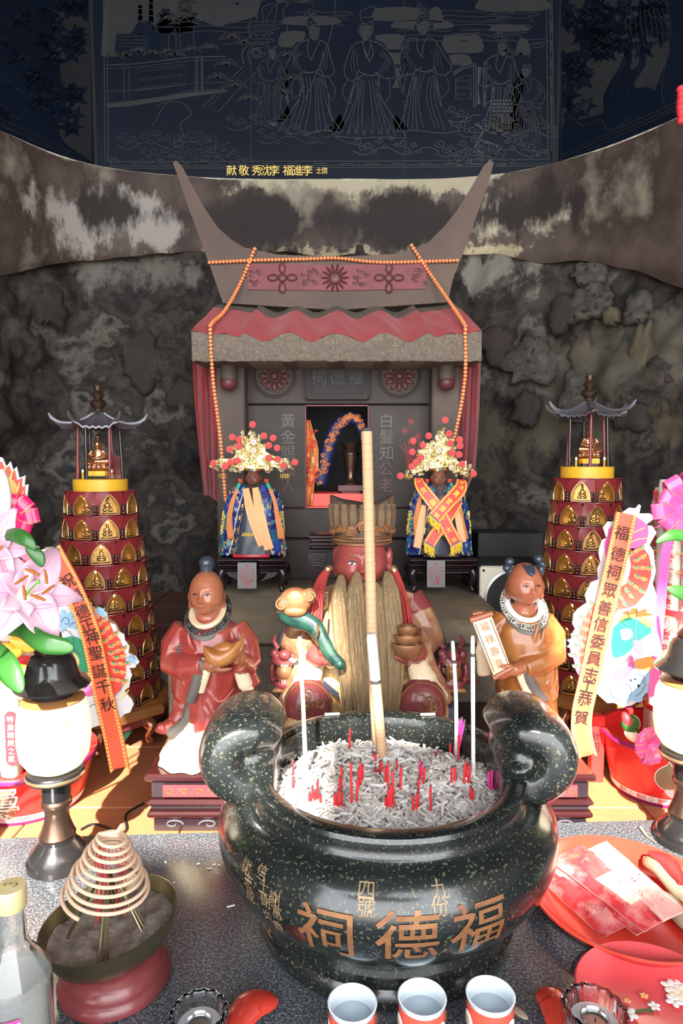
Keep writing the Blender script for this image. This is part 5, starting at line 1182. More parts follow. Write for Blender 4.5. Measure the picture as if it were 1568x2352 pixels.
def keyring(par, c, rx, ry, r0, r1, tilt, drop, mt, ml, n=14, name='collar'):
    m = MB(); rr = [r0, r0+.04, (r0+r1)/2, r1-.04, r1]
    up = V((0, 0, .0022))
    secs = collar(c, rx, ry, rr, 64, tilt, drop)
    top = [[p+up*(0 if i in (0, 4) else 1.2) for p in s_] for i, s_ in enumerate(secs)]
    low = [[p-up*1.5 for p in s_] for s_ in reversed(secs)]
    m.loft(top+low, loop=True); o = m.build(name, M[mt], par, smooth=60)
    def P(a, r): return c+V((r*rx*math.sin(a), -r*ry*math.cos(a), -(r-1)*drop-tilt*ry*math.cos(a)*r))+up*1.75+V((math.sin(a), -math.cos(a), 0))*.0006
    m = MB(); lo, hi = lerp(r0, r1, .2), lerp(r0, r1, .8); md = (lo+hi)/2; D_ = 2*PI/n
    for k in range(n):
        a = k*D_-PI; f_ = lambda u, v: P(a+u*D_, lerp(lo, hi, v))
        m.tube([f_(*q) for q in ((.06, 0), (.06, 1), (.85, 1), (.85, .3), (.35, .3), (.35, .65), (.6, .65))], .0010, 4)
        m.tube([f_(*q) for q in ((.06, 0), (.98, 0))], .0009, 4)
    m.build('key_pattern', M[ml], o, kind='stuff')
    return o
def fold(mb, pts, r, n=6): P = spline(pts, n); k = len(P); mb.tube(P, [r*max(.15, math.sin(PI*i/(k-1))**.6) for i in range(k)], 8)
# ================================================================ boy attendants
def boy_left():
    Y = 1.17; Wp = lambda x, y, dy=0: W(x, y, Y+dy); s1 = S(1, Y)
    t = thing('boy_attendant_statue', 'carved boy statue in a red robe with a topknot, holding a golden ingot', 'statue', (W(455, 1700, Y).x, Y, PZ))
    m = MB(); m.mi(0)
    for part in (1,):
        secs = [(1417, 480, 24, .024), (1428, 480, 50, .035), (1442, 481, 72, .045), (1470, 484, 82, .052), (1510, 486, 80, .056), (1560, 490, 66, .055), (1600, 490, 64, .054), (1650, 486, 68, .056), (1690, 475, 76, .058)]
        rings = []
        for y, cx, hw, dp in secs:
            c = Wp(cx, y); ph = y*.03
            rings.append([c+V((s1*hw*math.cos(a)*(1+.02*math.sin(a*9+ph)), dp*math.sin(a)*(1+(.035*math.sin(a*11+ph) if y > 1540 else 0)), 0)) for a in [2*PI*i/56 for i in range(56)]])
        m.loft(rings)
    # under-robe flaring to the feet
    m.mi(1); rings = []
    for y, cx, hw, dp in [(1630, 484, 58, .050), (1670, 466, 68, .060), (1710, 452, 76, .066), (1752, 446, 84, .070)]:
        c = Wp(cx, y, .0); c.z = max(c.z, PZ+.001) if y < 1752 else PZ+.0005
        rings.append([c+V((s1*hw*math.cos(a)*(1+.05*math.sin(a*7)), dp*math.sin(a)*(1+.07*math.sin(a*9+1)), 0)) for a in [2*PI*i/56 for i in range(56)]])
    m.loft(rings)
    m.mi(0)
    # left sleeve (viewer's left)
    m.tube([Wp(430, 1440), Wp(408, 1480, -.005), Wp(404, 1520, -.015), Wp(432, 1530, -.04), Wp(470, 1528, -.058)], [.026, .031, .030, .026, .019], 14)
    g = []
    dr = lambda top, bot: [[a.lerp(b, u) for a, b in zip(top, bot)] for u in (0, .33, .66, 1)]
    top = [Wp(x, y, d) for x, y, d in ((398, 1520, -.01), (420, 1530, -.035), (445, 1530, -.05), (470, 1525, -.062))]
    bot = [Wp(x, y, d) for x, y, d in ((404, 1588, -.01), (412, 1602, -.035), (424, 1612, -.05), (440, 1616, -.060))]
    m.sheet(dr(top, bot), .016); m.tube([Wp(404, 1585, -.012), Wp(415, 1602, -.035), Wp(428, 1606, -.05)], .009, 8)
    # cuff: grey border then cream lining
    m.mi(2); m.tube(spline([Wp(462, 1516, -.064), Wp(455, 1550, -.066), Wp(444, 1590, -.066), Wp(434, 1614, -.064)], 4), [.0095]*12+[.011], 10, flat=.55)
    m.mi(1); m.tube(spline([Wp(476, 1512, -.060), Wp(472, 1545, -.064), Wp(458, 1590, -.062)], 5), .009, 10, flat=.6)
    # right sleeve
    m.mi(0); m.tube([Wp(535, 1440), Wp(560, 1480, -.005), Wp(570, 1520, -.012), Wp(560, 1528, -.03), Wp(548, 1520, -.050)], [.026, .028, .024, .020, .018], 14)
    m.tube(spline([Wp(560, 1520, -.02), Wp(566, 1550, -.022), Wp(580, 1580, -.022)], 4), [.022]*4+[.018]*4+[.012], 12)
    m.mi(1); m.tube(spline([Wp(552, 1520, -.045), Wp(556, 1555, -.040), Wp(566, 1580, -.038), Wp(578, 1588, -.034)], 4), [.013]*8+[.010]*4+[.006], 10, flat=.7)
    # tail of the robe sweeping to the left
    m.mi(0); m.tube(spline([Wp(425, 1590, -.01), Wp(418, 1630, -.015), Wp(400, 1660, -.02), Wp(376, 1674, -.025), Wp(360, 1668, -.028)], 5), [.020]*5+[.017]*5+[.014]*5+[.010]*5+[.008], 12)
    m.mi(3); m.tube(spline([Wp(440, 1610, -.03), Wp(428, 1650, -.038), Wp(408, 1676, -.038), Wp(385, 1690, -.036)], 4), [.010]*12+[.007], 8, flat=.6)
    m.mi(0)
    for pts, r in (([(455, 1450), (470, 1490), (475, 1520)], .006), ([(430, 1450), (440, 1485), (468, 1510)], .006), ([(530, 1445), (535, 1470), (540, 1490)], .006), ([(545, 1440), (553, 1470), (560, 1500)], .006),
                   ([(410, 1530), (425, 1560), (455, 1552)], .005), ([(412, 1550), (428, 1580), (448, 1572)], .005), ([(470, 1600), (500, 1640), (545, 1600)], .006), ([(465, 1620), (500, 1668), (545, 1625)], .006), ([(468, 1575), (505, 1612), (540, 1578)], .005), ([(480, 1660), (500, 1690), (530, 1650)], .006)):
        fold(m, [Wp(p[0], p[1], -.046 if 450 < p[0] < 550 and p[1] < 1540 else -.052) for p in pts], r*.8)
    # neck, head, ears
    m.mi(4); m.tube([Wp(478, 1425), Wp(476, 1395)], .024, 16)
    hc = Wp(474, 1362, -.008); h = Head(m, hc, (.0305, .0330, .0410), yaw=-.10, pitch=-.10, cheek=.10)
    for sg, ex in ((-1, 438), (1, 512)):
        e = Wp(ex, 1370, .004); m.ell(e, (.0055, .010, .0125)); m.ell(e+V((0, -.001, -.014)), (.0048, .0065, .010))
    # hands
    p = Wp(492, 1530, -.066)
    m.tube([Wp(474, 1524, -.060), p], [.0125, .0115], 10); m.ell(p, (.014, .009, .010))
    fingers(m, p, [Wp(505, 1538+k*1.5, -.072+.004*k) for k in range(4)], [Wp(530-k*3, 1536+k*2.5, -.068+.006*k) for k in range(4)], .0043, (Wp(498, 1521, -.076), Wp(504, 1512, -.080)))
    p = Wp(552, 1512, -.058); m.tube([Wp(556, 1526, -.045), p], [.0115, .0115], 10); m.ell(p, (.011, .010, .014))
    fingers(m, p, [Wp(545, 1497+k*8, -.070) for k in range(4)], [Wp(536, 1492+k*10, -.068) for k in range(4)], .0040, (Wp(552, 1494, -.06), Wp(551, 1482, -.062)))
    fuse(m, 'body', [M['robe_red'], M['cream'], M['key_grey'], M['key_grey'], M['skin_boy']], t, .0019, 3)
    face_parts(h, t, 'cheek', .0009, .006, brow=False)
    m = MB(); c = Wp(474, 1300, -.002); m.ell(c+V((0, 0, .006)), (.0130, .0130, .0120)); m.tube([c+V((0, 0, -.010)), c+V((0, 0, .0))], [.011, .0125], 14); m.build('topknot', M['hair'], t)
    m = MB(); m.ell(Wp(480, 1298, .018), (.011, .012, .010)); m.build('topknot', M['hair'], t)
    m = MB()
    m.tube([p_ for p_ in [Wp(477, 1405)+V((.0275*math.sin(a), -.034*math.cos(a), -.020*math.cos(a)+.001)) for a in [2*PI*i/30 for i in range(30)]]], .0055, 8, closed=True, flat=1.2); m.build('inner_collar', M['cream'], t)
    keyring(t, Wp(478, 1406), .0335, .040, .96, 1.26, .66, .012, 'key_grey', 'key_line')
    # ingot
    c = Wp(514, 1500, -.078); m = MB(); rings = []
    ax = (Wp(556, 1462, -.070)-Wp(472, 1482, -.085)).normalized()
    for i in range(15):
        u = i/14*2-1; w = .021*math.sqrt(max(.03, 1-u*u))*(1.08-.2*abs(u)); p = c+ax*(u*.0345); zt = .010+.013*u*u; zb = -.022+.016*u**4+.012*u*u
        rings.append([p+V((-ax.y*0, w*math.cos(q), 0))+V((0, 0, lerp((zt+zb)/2, zt if math.sin(q) > 0 else zb, abs(math.sin(q))**.7))) for q in [2*PI*j/24 for j in range(24)]])
    m.loft(rings); m.ell(c+V((0, 0, .008)), (.019, .014, .011), rot('Y', -.2)); fuse(m, 'gold_ingot', [M['robe_orange']], t, .0013, 3)
    # painted flaking flower on the sleeve
    m = MB()
    for k in range(6): m.ell(Wp(410+R.random()*8, 1482+k*7, -.034), (.005, .0025, .004), rot('Z', .5), 8, 5)
    m.build('sleeve_paint', M['robe_dark'], t, kind='stuff')
    return t
boy_left()
def boy_right():
    Y = 1.19; Wp = lambda x, y, dy=0: W(x, y, Y+dy); s1 = S(1, Y)
    t = thing('boy_attendant_statue', 'carved boy statue in an orange robe with hair buns, holding a scroll', 'statue', (W(1195, 1700, Y).x, Y, PZ))
    m = MB(); m.mi(0); rings = []
    for y, cx, hw, dp in [(1405, 1200, 24, .024), (1416, 1200, 52, .036), (1432, 1202, 74, .046), (1460, 1204, 78, .054), (1510, 1204, 72, .058), (1560, 1205, 68, .058), (1620, 1208, 70, .058), (1690, 1212, 80, .062)]:
        c = Wp(cx, y); ph = y*.03
        rings.append([c+V((s1*hw*math.cos(a), dp*math.sin(a)*(1+(.03*math.sin(a*9+ph) if y > 1540 else 0)), 0)) for a in [2*PI*i/56 for i in range(56)]])
    m.loft(rings)
    m.mi(1); rings = []
    for y, cx, hw, dp in [(1660, 1210, 70, .055), (1710, 1214, 80, .062), (1762, 1218, 90, .068)]:
        c = Wp(cx, y); c.z = max(c.z, PZ+.001) if y < 1762 else PZ+.0005
        rings.append([c+V((s1*hw*math.cos(a)*(1+.05*math.sin(a*7)), dp*math.sin(a)*(1+.07*math.sin(a*9+1)), 0)) for a in [2*PI*i/56 for i in range(56)]])
    m.loft(rings); m.mi(0)
    m.tube([Wp(1240, 1425), Wp(1262, 1460, -.002), Wp(1262, 1500, -.02), Wp(1230, 1525, -.045), Wp(1200, 1535, -.058)], [.026, .030, .031, .024, .017], 14)
    dr = lambda top, bot: [[a.lerp(b, u) for a, b in zip(top, bot)] for u in (0, .33, .66, 1)]
    top = [Wp(x, y, d) for x, y, d in ((1270, 1490, -.01), (1250, 1515, -.03), (1225, 1525, -.05), (1205, 1530, -.058))]
    bot = [Wp(x, y, d) for x, y, d in ((1272, 1580, -.01), (1270, 1605, -.028), (1262, 1612, -.042), (1250, 1612, -.052))]
    m.sheet(dr(top, bot), .018); m.tube([Wp(1273, 1575, -.01), Wp(1270, 1598, -.028), Wp(1258, 1606, -.045)], .009, 8)
    m.mi(2); m.tube(spline([Wp(1206, 1530, -.062), Wp(1215, 1560, -.064), Wp(1232, 1590, -.062), Wp(1252, 1612, -.058)], 4), .0090, 10, flat=.55)
    m.mi(1); m.tube(spline([Wp(1192, 1528, -.060), Wp(1198, 1560, -.062), Wp(1215, 1595, -.060)], 5), [.0085]*10+[.006], 10, flat=.6)
    # right arm going to the scroll top, sleeve hanging
    m.mi(0); m.tube([Wp(1155, 1425), Wp(1128, 1450, -.01), Wp(1118, 1470, -.02), Wp(1112, 1440, -.04), Wp(1108, 1420, -.05)], [.024, .022, .018, .015, .012], 14)
    m.mi(1); m.tube(spline([Wp(1108, 1450, -.03), Wp(1106, 1490, -.028), Wp(1110, 1530, -.026), Wp(1112, 1552, -.026)], 4), [.009]*4+[.012]*4+[.013]*4+[.010], 10, flat=.6)
    m.mi(0)
    for pts, r in (([(1150, 1430), (1140, 1470), (1150, 1520)], .006), ([(1238, 1430), (1228, 1460), (1220, 1490)], .006), ([(1250, 1440), (1242, 1475), (1215, 1505)], .006), ([(1262, 1500), (1250, 1545), (1222, 1540)], .006), ([(1268, 1520), (1258, 1570), (1235, 1568)], .005), ([(1220, 1500), (1245, 1512), (1262, 1505)], .004), ([(1215, 1515), (1240, 1535), (1262, 1525)], .004), ([(1150, 1580), (1170, 1610), (1190, 1640)], .006)):
        fold(m, [Wp(p[0], p[1], -.050) for p in pts], r*.8)
    m.mi(4); m.tube([Wp(1202, 1412), Wp(1203, 1385)], .024, 16)
    hc = Wp(1205, 1342, -.010); h = Head(m, hc, (.0312, .0335, .0400), yaw=.16, pitch=-.08, cheek=.12)
    for sg, ex in ((-1, 1166), (1, 1243)):
        e = Wp(ex, 1348, .006); m.ell(e, (.0055, .010, .0130)); m.ell(e+V((0, -.001, -.014)), (.0048, .0065, .010))
    p = Wp(1178, 1540, -.066); m.tube([Wp(1196, 1533, -.058), p], [.0115, .0115], 10); m.ell(p, (.014, .009, .010))
    fingers(m, p, [Wp(1160, 1546+k*3, -.074+.003*k) for k in range(4)], [Wp(1138+k*2, 1549+k*4, -.078+.006*k) for k in range(4)], .0042, (Wp(1170, 1529, -.076), Wp(1152, 1531, -.080)))
    p = Wp(1104, 1413, -.045); m.ell(p, (.012, .009, .009))
    fingers(m, p, [Wp(1090+k*7, 1408-k*1.4, -.054) for k in range(4)], [Wp(1086+k*7, 1411-k*1.6, -.072) for k in range(4)], .0036, (Wp(1114, 1420, -.054), Wp(1118, 1424, -.066)))
    fuse(m, 'body', [M['robe_orange'], M['cream'], M['key_grey'], M['key_grey'], M['skin_boy2']], t, .0019, 3)
    face_parts(h, t, 'cheek', .0009, .006, brow=False)
    for x, y, r in ((1170, 1290, .0085), (1164, 1305, .0080), (1236, 1284, .0088), (1244, 1296, .0080)):
        m = MB(); m.ell(Wp(x, y, .006), (r, r, r*.95)); m.build('hair_bun', M['hair'], t)
    for x, y in ((1171, 1314), (1240, 1308)): m = MB(); m.ell(Wp(x, y, .004), (.008, .012, .012)); m.build('side_hair', M['hair'], t)
    m = MB(); g = []
    for i in range(9):
        u = i/8; row = []
        for j in range(9):
            v = j/8*2-1; w = .30*math.sqrt(max(0, 1-(u*1.0)**2.4)) if u > 0 else .30; z = .86-.42*u+.06*abs(v)*(1-u)*(1 if u < .3 else 0); x = v*w*1.0-.02; z = min(z, .93); row.append(h.pt(x, -math.sqrt(max(0, 1-min(.98, x*x+z*z))), z, e=.03))
        g.append(row)
    m.sheet(g, .003); m.build('hair_tuft', M['hair'], t)
    m = MB(); m.tube([Wp(1203, 1391)+V((.0295*math.sin(a), -.035*math.cos(a), -.020*math.cos(a)+.001)) for a in [2*PI*i/30 for i in range(30)]], .0048, 8, closed=True, flat=1.2); m.build('inner_collar', M['white'], t)
    keyring(t, Wp(1203, 1394), .0350, .041, .96, 1.25, .66, .012, 'key_grey', 'key_line_w')
    # scroll
    a, b, c_, d_ = Wp(1082, 1424, -.072), Wp(1126, 1410, -.068), Wp(1172, 1534, -.074), Wp(1134, 1556, -.078)
    m = MB(); m.sheet([[a, a.lerp(b, .5)+V((0, .001, 0)), b], [a.lerp(d_, .5), a.lerp(c_, .5).lerp(b.lerp(d_, .5), .5), b.lerp(c_, .5)], [d_, d_.lerp(c_, .5), c_]], .005); sc_o = m.build('scroll', M['cream'], t)
    for p, q in ((a, b), (d_, c_)): m = MB(); e = (q-p).normalized()*.003; m.tube([p-e, q+e], .0055, 10); m.build('scroll_rod', M['skin_boy2'], sc_o)
    ux = (b-a).normalized(); uy = (a-d_).normalized(); n = ux.cross(uy)
    if n.y > 0: n = -n
    cc = (a+b+c_+d_)/4+n*.0034
    for k, ch in enumerate('福祿壽喜'):
        m = MB(); text(m, ch, lambda u, v: cc+ux*u+uy*v, .017, 0, dy=(1.5-k)*1.35); m.build('scroll_character', M['robe_orange'], sc_o, smooth=0, fix=False)
    m = MB()
    for sx_ in (-.014, .014): m.tube([cc+ux*sx_+uy*.045, cc+ux*sx_-uy*.045], .0006, 4)
    m.build('scroll_border', M['robe_orange'], sc_o, kind='stuff')
    return t
boy_right()
# ================================================================ seated earth god
def god():
    Y = 1.29; Wp = lambda x, y, dy=0: W(x, y, Y+dy)
    t = thing('earth_god_statue', 'seated red-faced god statue with long straw-coloured beard, tall hat and gilded robe', 'statue', (W(825, 1650, Y).x, Y, PZ))
    s1 = S(1, Y); m = MB(); m.mi(0); rings = []
    for y, cx, hw, dp in [(1338, 828, 48, .040), (1352, 828, 90, .055), (1375, 828, 112, .066), (1420, 830, 128, .076), (1470, 832, 140, .084), (1530, 834, 142, .092), (1600, 836, 140, .10), (1700, 836, 140, .11)]:
        c = Wp(cx, y, .01); rings.append([c+V((s1*hw*math.cos(a), dp*math.sin(a)*(1+.02*math.sin(a*9)), 0)) for a in [2*PI*i/64 for i in range(64)]])
    m.loft(rings)
    # lap and knees, reaching down to the pedestal
    for sg, kx in ((-1, 708), (1, 968)):
        m.mi(0); m.tube([Wp(836+sg*60, 1600, .02), Wp(kx, 1612, -.07)], [.060, .056], 18); k0 = Wp(kx, 1625, -.075); m.tube([k0, V((k0.x, k0.y+.01, PZ+.002))], [.052, .050], 18)
        m.mi(3); m.ell(Wp(kx, 1618, -.095), (.047, .034, .050))
    m.mi(0); m.tube([Wp(836, 1640, -.03), V((W(836, 1640, Y).x, Y-.03, PZ+.002))], [.075, .08], 20)
    # shoulders and upper arms: maroon with gilt cloth
    for sg, sh, el, wr in ((-1, (725, 1380), (690, 1478), (742, 1505)), (1, (932, 1378), (975, 1470), (935, 1500))):
        m.mi(1); m.tube([Wp(*sh, .0), Wp(lerp(sh[0], el[0], .5)-sg*-4, lerp(sh[1], el[1], .4), -.012)], [.038, .040], 16)
        m.mi(2); m.tube([Wp(lerp(sh[0], el[0], .45), lerp(sh[1], el[1], .4), -.012), Wp(*el, -.03), Wp(lerp(el[0], wr[0], .6), lerp(el[1], wr[1], .8), -.075)], [.041, .040, .028], 16)
        # cream hanging sleeve mouth
        m.mi(4); m.tube(spline([Wp(wr[0]-sg*-18, wr[1]-6, -.088), Wp(wr[0]+sg*26, wr[1]+40, -.085), Wp(wr[0]+sg*50, wr[1]+75, -.085), Wp(wr[0]+sg*82, wr[1]+112, -.082)], 5), [.020]*5+[.022]*5+[.018]*5+[.010], 12, flat=.7)
        m.mi(2); m.tube(spline([Wp(wr[0]+sg*28, wr[1]-12, -.070), Wp(wr[0]+sg*46, wr[1]+35, -.070), Wp(wr[0]+sg*72, wr[1]+80, -.070), Wp(wr[0]+sg*92, wr[1]+118, -.072)], 5), [.022]*5+[.020]*5+[.016]*5+[.009], 12, flat=.7)
        for k in range(4): fold(m, [Wp(el[0]-sg*(10-k*8), el[1]-30+k*10, -.066-.004*k), Wp(el[0]+sg*0, el[1]-8+k*8, -.072), Wp(wr[0]+sg*22, wr[1]-20+k*7, -.082)], .0055)
    # cream breast panels behind the beard
    m.mi(0)
    for pts in ([(752, 1400), (745, 1470), (765, 1560)], [(775, 1390), (770, 1480), (780, 1600)], [(900, 1390), (915, 1480), (905, 1580)], [(735, 1420), (728, 1460), (722, 1490)]): fold(m, [Wp(p[0], p[1], -.072) for p in pts], .007)
    # neck and head
    m.mi(5); m.tube([Wp(828, 1370), Wp(826, 1330, -.01)], .034, 18)
    hc = Wp(828, 1285, -.022); h = Head(m, hc, (.0505, .050, .062), yaw=.03, pitch=-.03, nose=.30, brow=.08, cheek=.06)
    for sg, ex in ((-1, 772), (1, 893)):
        e = Wp(ex, 1278, .0); m.ell(e, (.0075, .014, .021)); m.ell(e+V((0, -.002, -.024)), (.0075, .010, .017))
    # hands
    p = Wp(735, 1508, -.100); m.tube([Wp(720, 1500, -.085), p], [.020, .020], 14); m.ell(p, (.024, .018, .018))
    fingers(m, p, [Wp(752, 1516+k*4, -.118+.008*k) for k in range(4)], [Wp(780+k*2, 1520+k*3, -.122+.010*k) for k in range(4)], .0070, (Wp(742, 1494, -.118), Wp(764, 1493, -.124)))
    p = Wp(950, 1500, -.100); m.tube([Wp(962, 1494, -.085), p], [.020, .020], 14); m.ell(p, (.023, .018, .018))
    fingers(m, p, [Wp(935, 1512+k*4, -.118+.008*k) for k in range(4)], [Wp(908-k*1, 1508+k*3, -.122+.010*k) for k in range(4)], .0068, (Wp(960, 1488, -.118), Wp(955, 1480, -.126)))
    fuse(m, 'body', [M['robe_cream'], M['robe_maroon'], M['robe_gold'], M['robe_maroon'], M['cream'], M['skin_red']], t, .0026, 3)
    face_parts(h, t, 'cheek', .0013, .035, browm='robe_gold')
    m = MB(); m.tube(arc(h, -.25, .25, -.545, .03, e=.01), .0022, 6); m.build('lips', M['cheek'], t)
    # hat
    m = MB(); rings = []
    for y, hw, dp in [(1246, 62, .052), (1238, 64, .056), (1215, 67, .058), (1190, 70, .058), (1165, 72, .054), (1150, 73, .050), (1148, 70, .046)]:
        c = Wp(831, y, -.008); rings.append([c+V((s1*hw*math.cos(a)*(1+.012*math.sin(a*15)*(1 if y < 1220 else 0)), dp*math.sin(a)*(1+.03*math.sin(a*15)*(1 if y < 1220 else 0)), .010*math.cos(2*a)*(1 if y < 1160 else 0))) for a in [2*PI*i/90 for i in range(90)]])
    m.loft(rings); ht = m.build('hat', M['hat'], t, smooth=60)
    for k in range(9):
        a = -PI/2+(k-4)*.30; m = MB(); P = []
        for y, hw, dp in ((1218, 67, .058), (1195, 70, .059), (1172, 71.5, .056), (1156, 73, .052)): P.append(Wp(831, y, -.008)+V((s1*hw*math.cos(a)*1.01, dp*math.sin(a)*1.02, 0)))
        m.tube(spline(P, 4), [.007]*3+[.0085]*7+[.0065]*3, 8, flat=.6); m.build('hat_pleat', M['hat_dark'], ht)
    m = MB()
    for y, r_ in ((1243, .0032), (1229, .0022)): m.tube([Wp(831, y, -.008)+V((s1*66*math.cos(a), .0585*math.sin(a), 0)) for a in [2*PI*i/48 for i in range(48)]], r_, 6, closed=True)
    for k in range(40): a = -PI-.1+k*PI*1.06/39; m.ell(Wp(831, 1236, -.008)+V((s1*66*math.cos(a), .0585*math.sin(a), 0)), .0022, None, 6, 4)
    m.build('hat_band', M['gold_old'], ht)
    for k in range(7):
        a = -PI/2+(k-3)*.38; c = Wp(831, 1212-(6 if k % 2 else 0)-(6 if k == 3 else 0), -.008)+V((s1*69*math.cos(a), .062*math.sin(a), 0)); ux = V((-math.sin(a), math.cos(a), 0)); rr = .0125
        m = MB(); m.ell(c, (rr, .005, rr*.9), rot('Z', a+PI/2), 16, 8)
        for sg in (-1, 1): m.tube([c+V((math.cos(a), math.sin(a), 0))*.005+ux*(sg*(.004+rr*.8*(1-q*.85)*math.cos(q*9)))+V((0, 0, -.004+rr*.62*(1-q*.85)*math.sin(q*9))) for q in [i/16 for i in range(17)]], .0017, 6)
        m.build('cloud_ornament', M['gold_old'], ht)
    # beard locks
    def lock(pts, r, dy=-.075, name='beard_lock', mt='beard', fl=.5):
        P = spline([Wp(*p) for p in pts], 8); n_ = len(P); m = MB()
        for q in range(16):
            a = q*2.4; rr = r*math.sqrt((q+.5)/16); pts_ = []
            for i, p in enumerate(P):
                u = i/(n_-1); w = (.12+.88*min(1, u*3.2)**.8)*(1-.35*max(0, u-.7)/.3); pts_.append(p+V((rr*w*math.cos(a+u*.5)+.001*math.sin(u*9+q), rr*w*fl*math.sin(a+u*.5), 0)))
            m.tube(pts_, [r*.36*(min(1, .35+3*i/n_))*(1 if i < n_*.8 else 1-.6*(i/(n_-1)-.8)/.2) for i in range(n_)], 6)
        return m.build(name, M[mt], t, smooth=180)
    lock([(783, 1320, -.065), (780, 1370, -.085), (784, 1450, -.098), (796, 1540, -.105), (802, 1650, -.11)], .0145)
    lock([(820, 1314, -.083), (815, 1360, -.098), (818, 1450, -.110), (824, 1550, -.116), (828, 1655, -.12)], .0140)
    lock([(838, 1336, -.078), (842, 1380, -.092), (846, 1470, -.10), (850, 1560, -.106), (852, 1655, -.11)], .0150)
    lock([(858, 1336, -.076), (866, 1380, -.092), (872, 1470, -.10), (874, 1560, -.106), (874, 1655, -.11)], .0140)
    lock([(888, 1312, -.066), (895, 1360, -.088), (903, 1440, -.10), (905, 1540, -.108), (898, 1650, -.112)], .0150)
    # red tassels beside the face
    for pts, cap in (([(752, 1308, -.05), (738, 1330, -.055), (724, 1375, -.07), (716, 1425, -.085)], (758, 1303, -.045)), ([(905, 1310, -.05), (914, 1345, -.058), (922, 1390, -.07), (926, 1440, -.088)], (902, 1302, -.045))):
        P = spline([Wp(*p) for p in pts], 6); n_ = len(P); m = MB()
        for q in range(22):
            a = q*2.4; rr = .0135*math.sqrt((q+.5)/22); m.tube([p+V((rr*(.4+i/n_)*math.cos(a), rr*.6*(.4+i/n_)*math.sin(a), -.012*(q % 3)/3*(i/n_))) for i, p in enumerate(P)], .0021, 5)
        ta = m.build('red_tassel', M['tassel_red'], t, smooth=180)
        m = MB(); m.tube([Wp(*cap), P[0], P[1]], [.0062, .0075, .0062], 10); m.build('tassel_cap', M['rim_gold'], ta)
    # collar piece and shoulder plaques
    m = MB(); m.tube([Wp(828, 1362)+V((.052*math.sin(a), -.050*math.cos(a), -.010*math.cos(a))) for a in [2*PI*i/36 for i in range(36)]], .008, 8, closed=True); m.build('collar', M['robe_gold'], t)
    for cx, cy, sg in ((740, 1378, -1), (935, 1378, 1)):
        m = MB(); P = [Wp(cx+dx, cy+dy, -.058-(.006 if abs(dx) < 12 else 0)) for dx, dy in ((-14*sg, -20), (14*sg, -14), (12*sg, 14), (0, 26), (-12*sg, 16))]
        m.prism(P, (0, .012, 0)); pq_ = m.build('shoulder_plaque', M['robe_gold'], t, smooth=30)
        m = MB(); 
        for k in (.75, .5, .28): q = [P[0].lerp(sum(P, V())/5, 1-k)]; m.tube([sum(P, V())/5+(p-sum(P, V())/5)*k+V((0, -.0015, 0)) for p in P], .0012, 5, closed=True)
        m.build('relief', M['gold_old'], pq_, kind='stuff')
    # knee reliefs
    for kx in (708, 968):
        m = MB(); c = Wp(kx, 1618, -.095)
        def kp(x, z): return c+V((x*.047, -math.sqrt(max(0, 1-x*x-z*z))*.034-.0012, z*.050))
        m.tube([kp(.93*math.cos(a), .93*math.sin(a)) for a in [2*PI*i/48 for i in range(48)]], .0022, 6, closed=True)
        for k in range(9):
            a0 = R.random()*6.3; x0, z0 = .55*math.cos(a0)*R.random(), .2+.5*math.sin(a0)*R.random(); m.tube([kp(x0+.26*(1-q*.8)*math.cos(q*7+k), z0+.22*(1-q*.8)*math.sin(q*7+k)) for q in [i/12 for i in range(13)]], .0016, 5)
        m.build('knee_relief', M['gold_old'], t, kind='stuff')
    for x0, y0, x1, y1 in ((742, 1562, 778, 1592), (880, 1592, 912, 1565)):
        m = MB(); m.sheet([[Wp(x0, y0, -.10), Wp(x1, y1, -.10)], [Wp(x0-2, y0+16, -.10), Wp(x1+2, y1+16, -.10)]], .003); m.build('sash_band', M['robe_dark'], t, smooth=0)
    # scepter
    P = spline([Wp(780, 1525, -.128), Wp(760, 1505, -.124), Wp(740, 1470, -.115), (Wp(722, 1440, -.105)), Wp(695, 1425, -.10), Wp(668, 1415, -.098), Wp(662, 1400, -.098)], 6); n_ = len(P)
    m = MB(); m.tube(P, [.011+.012*(i/(n_-1))**1.1 for i in range(n_)], 16, flat=.75); m.ell(P[0], .011); sp_o = m.build('ruyi_scepter', M['jade'], t, smooth=60, label='jade green scepter')
    m = MB(); c = Wp(678, 1380, -.104); m.ell(c, (.030, .017, .026)); m.ell(c+V((-.022, -.004, -.004)), (.014, .012, .015)); m.ell(c+V((.026, -.002, .010)), (.013, .011, .015)); m.ell(c+V((0, -.004, -.018)), (.022, .014, .012))
    cl = fuse(m, 'cloud_head', [M['gold_old']], sp_o, .0016, 2)
    m = MB()
    for cc_, rr in ((c+V((-.024, -.015, -.004)), .013), (c+V((.027, -.012, .010)), .011)): m.tube([cc_+V((rr*(1-q*.85)*math.cos(q*11), 0, rr*(1-q*.85)*math.sin(q*11))) for q in [i/24 for i in range(25)]], .0018, 6)
    m.tube([Wp(728+3*math.sin(i), 1435+i*7, -.136+.0012*i) for i in range(8)], .0022, 6); m.build('scepter_scroll', M['copper'], sp_o, kind='stuff')
    # stacked ingots
    for k, (y, w, hgt) in enumerate(((1492, .029, .021), (1468, .025, .015), (1448, .018, .014))):
        c = Wp(936, y, -.118); m = MB(); m.lathe([(w*.45, -hgt*.8), (w*.8, -hgt*.5), (w, hgt*.35), (w*.95, hgt*.6), (w*.6, hgt*.45)], c, 28, sy=.8); m.ell(c+V((0, 0, hgt*.45)), (w*.6, w*.5, hgt*.5)); m.build('stacked_ingot', M['gold_old'], t, smooth=60)
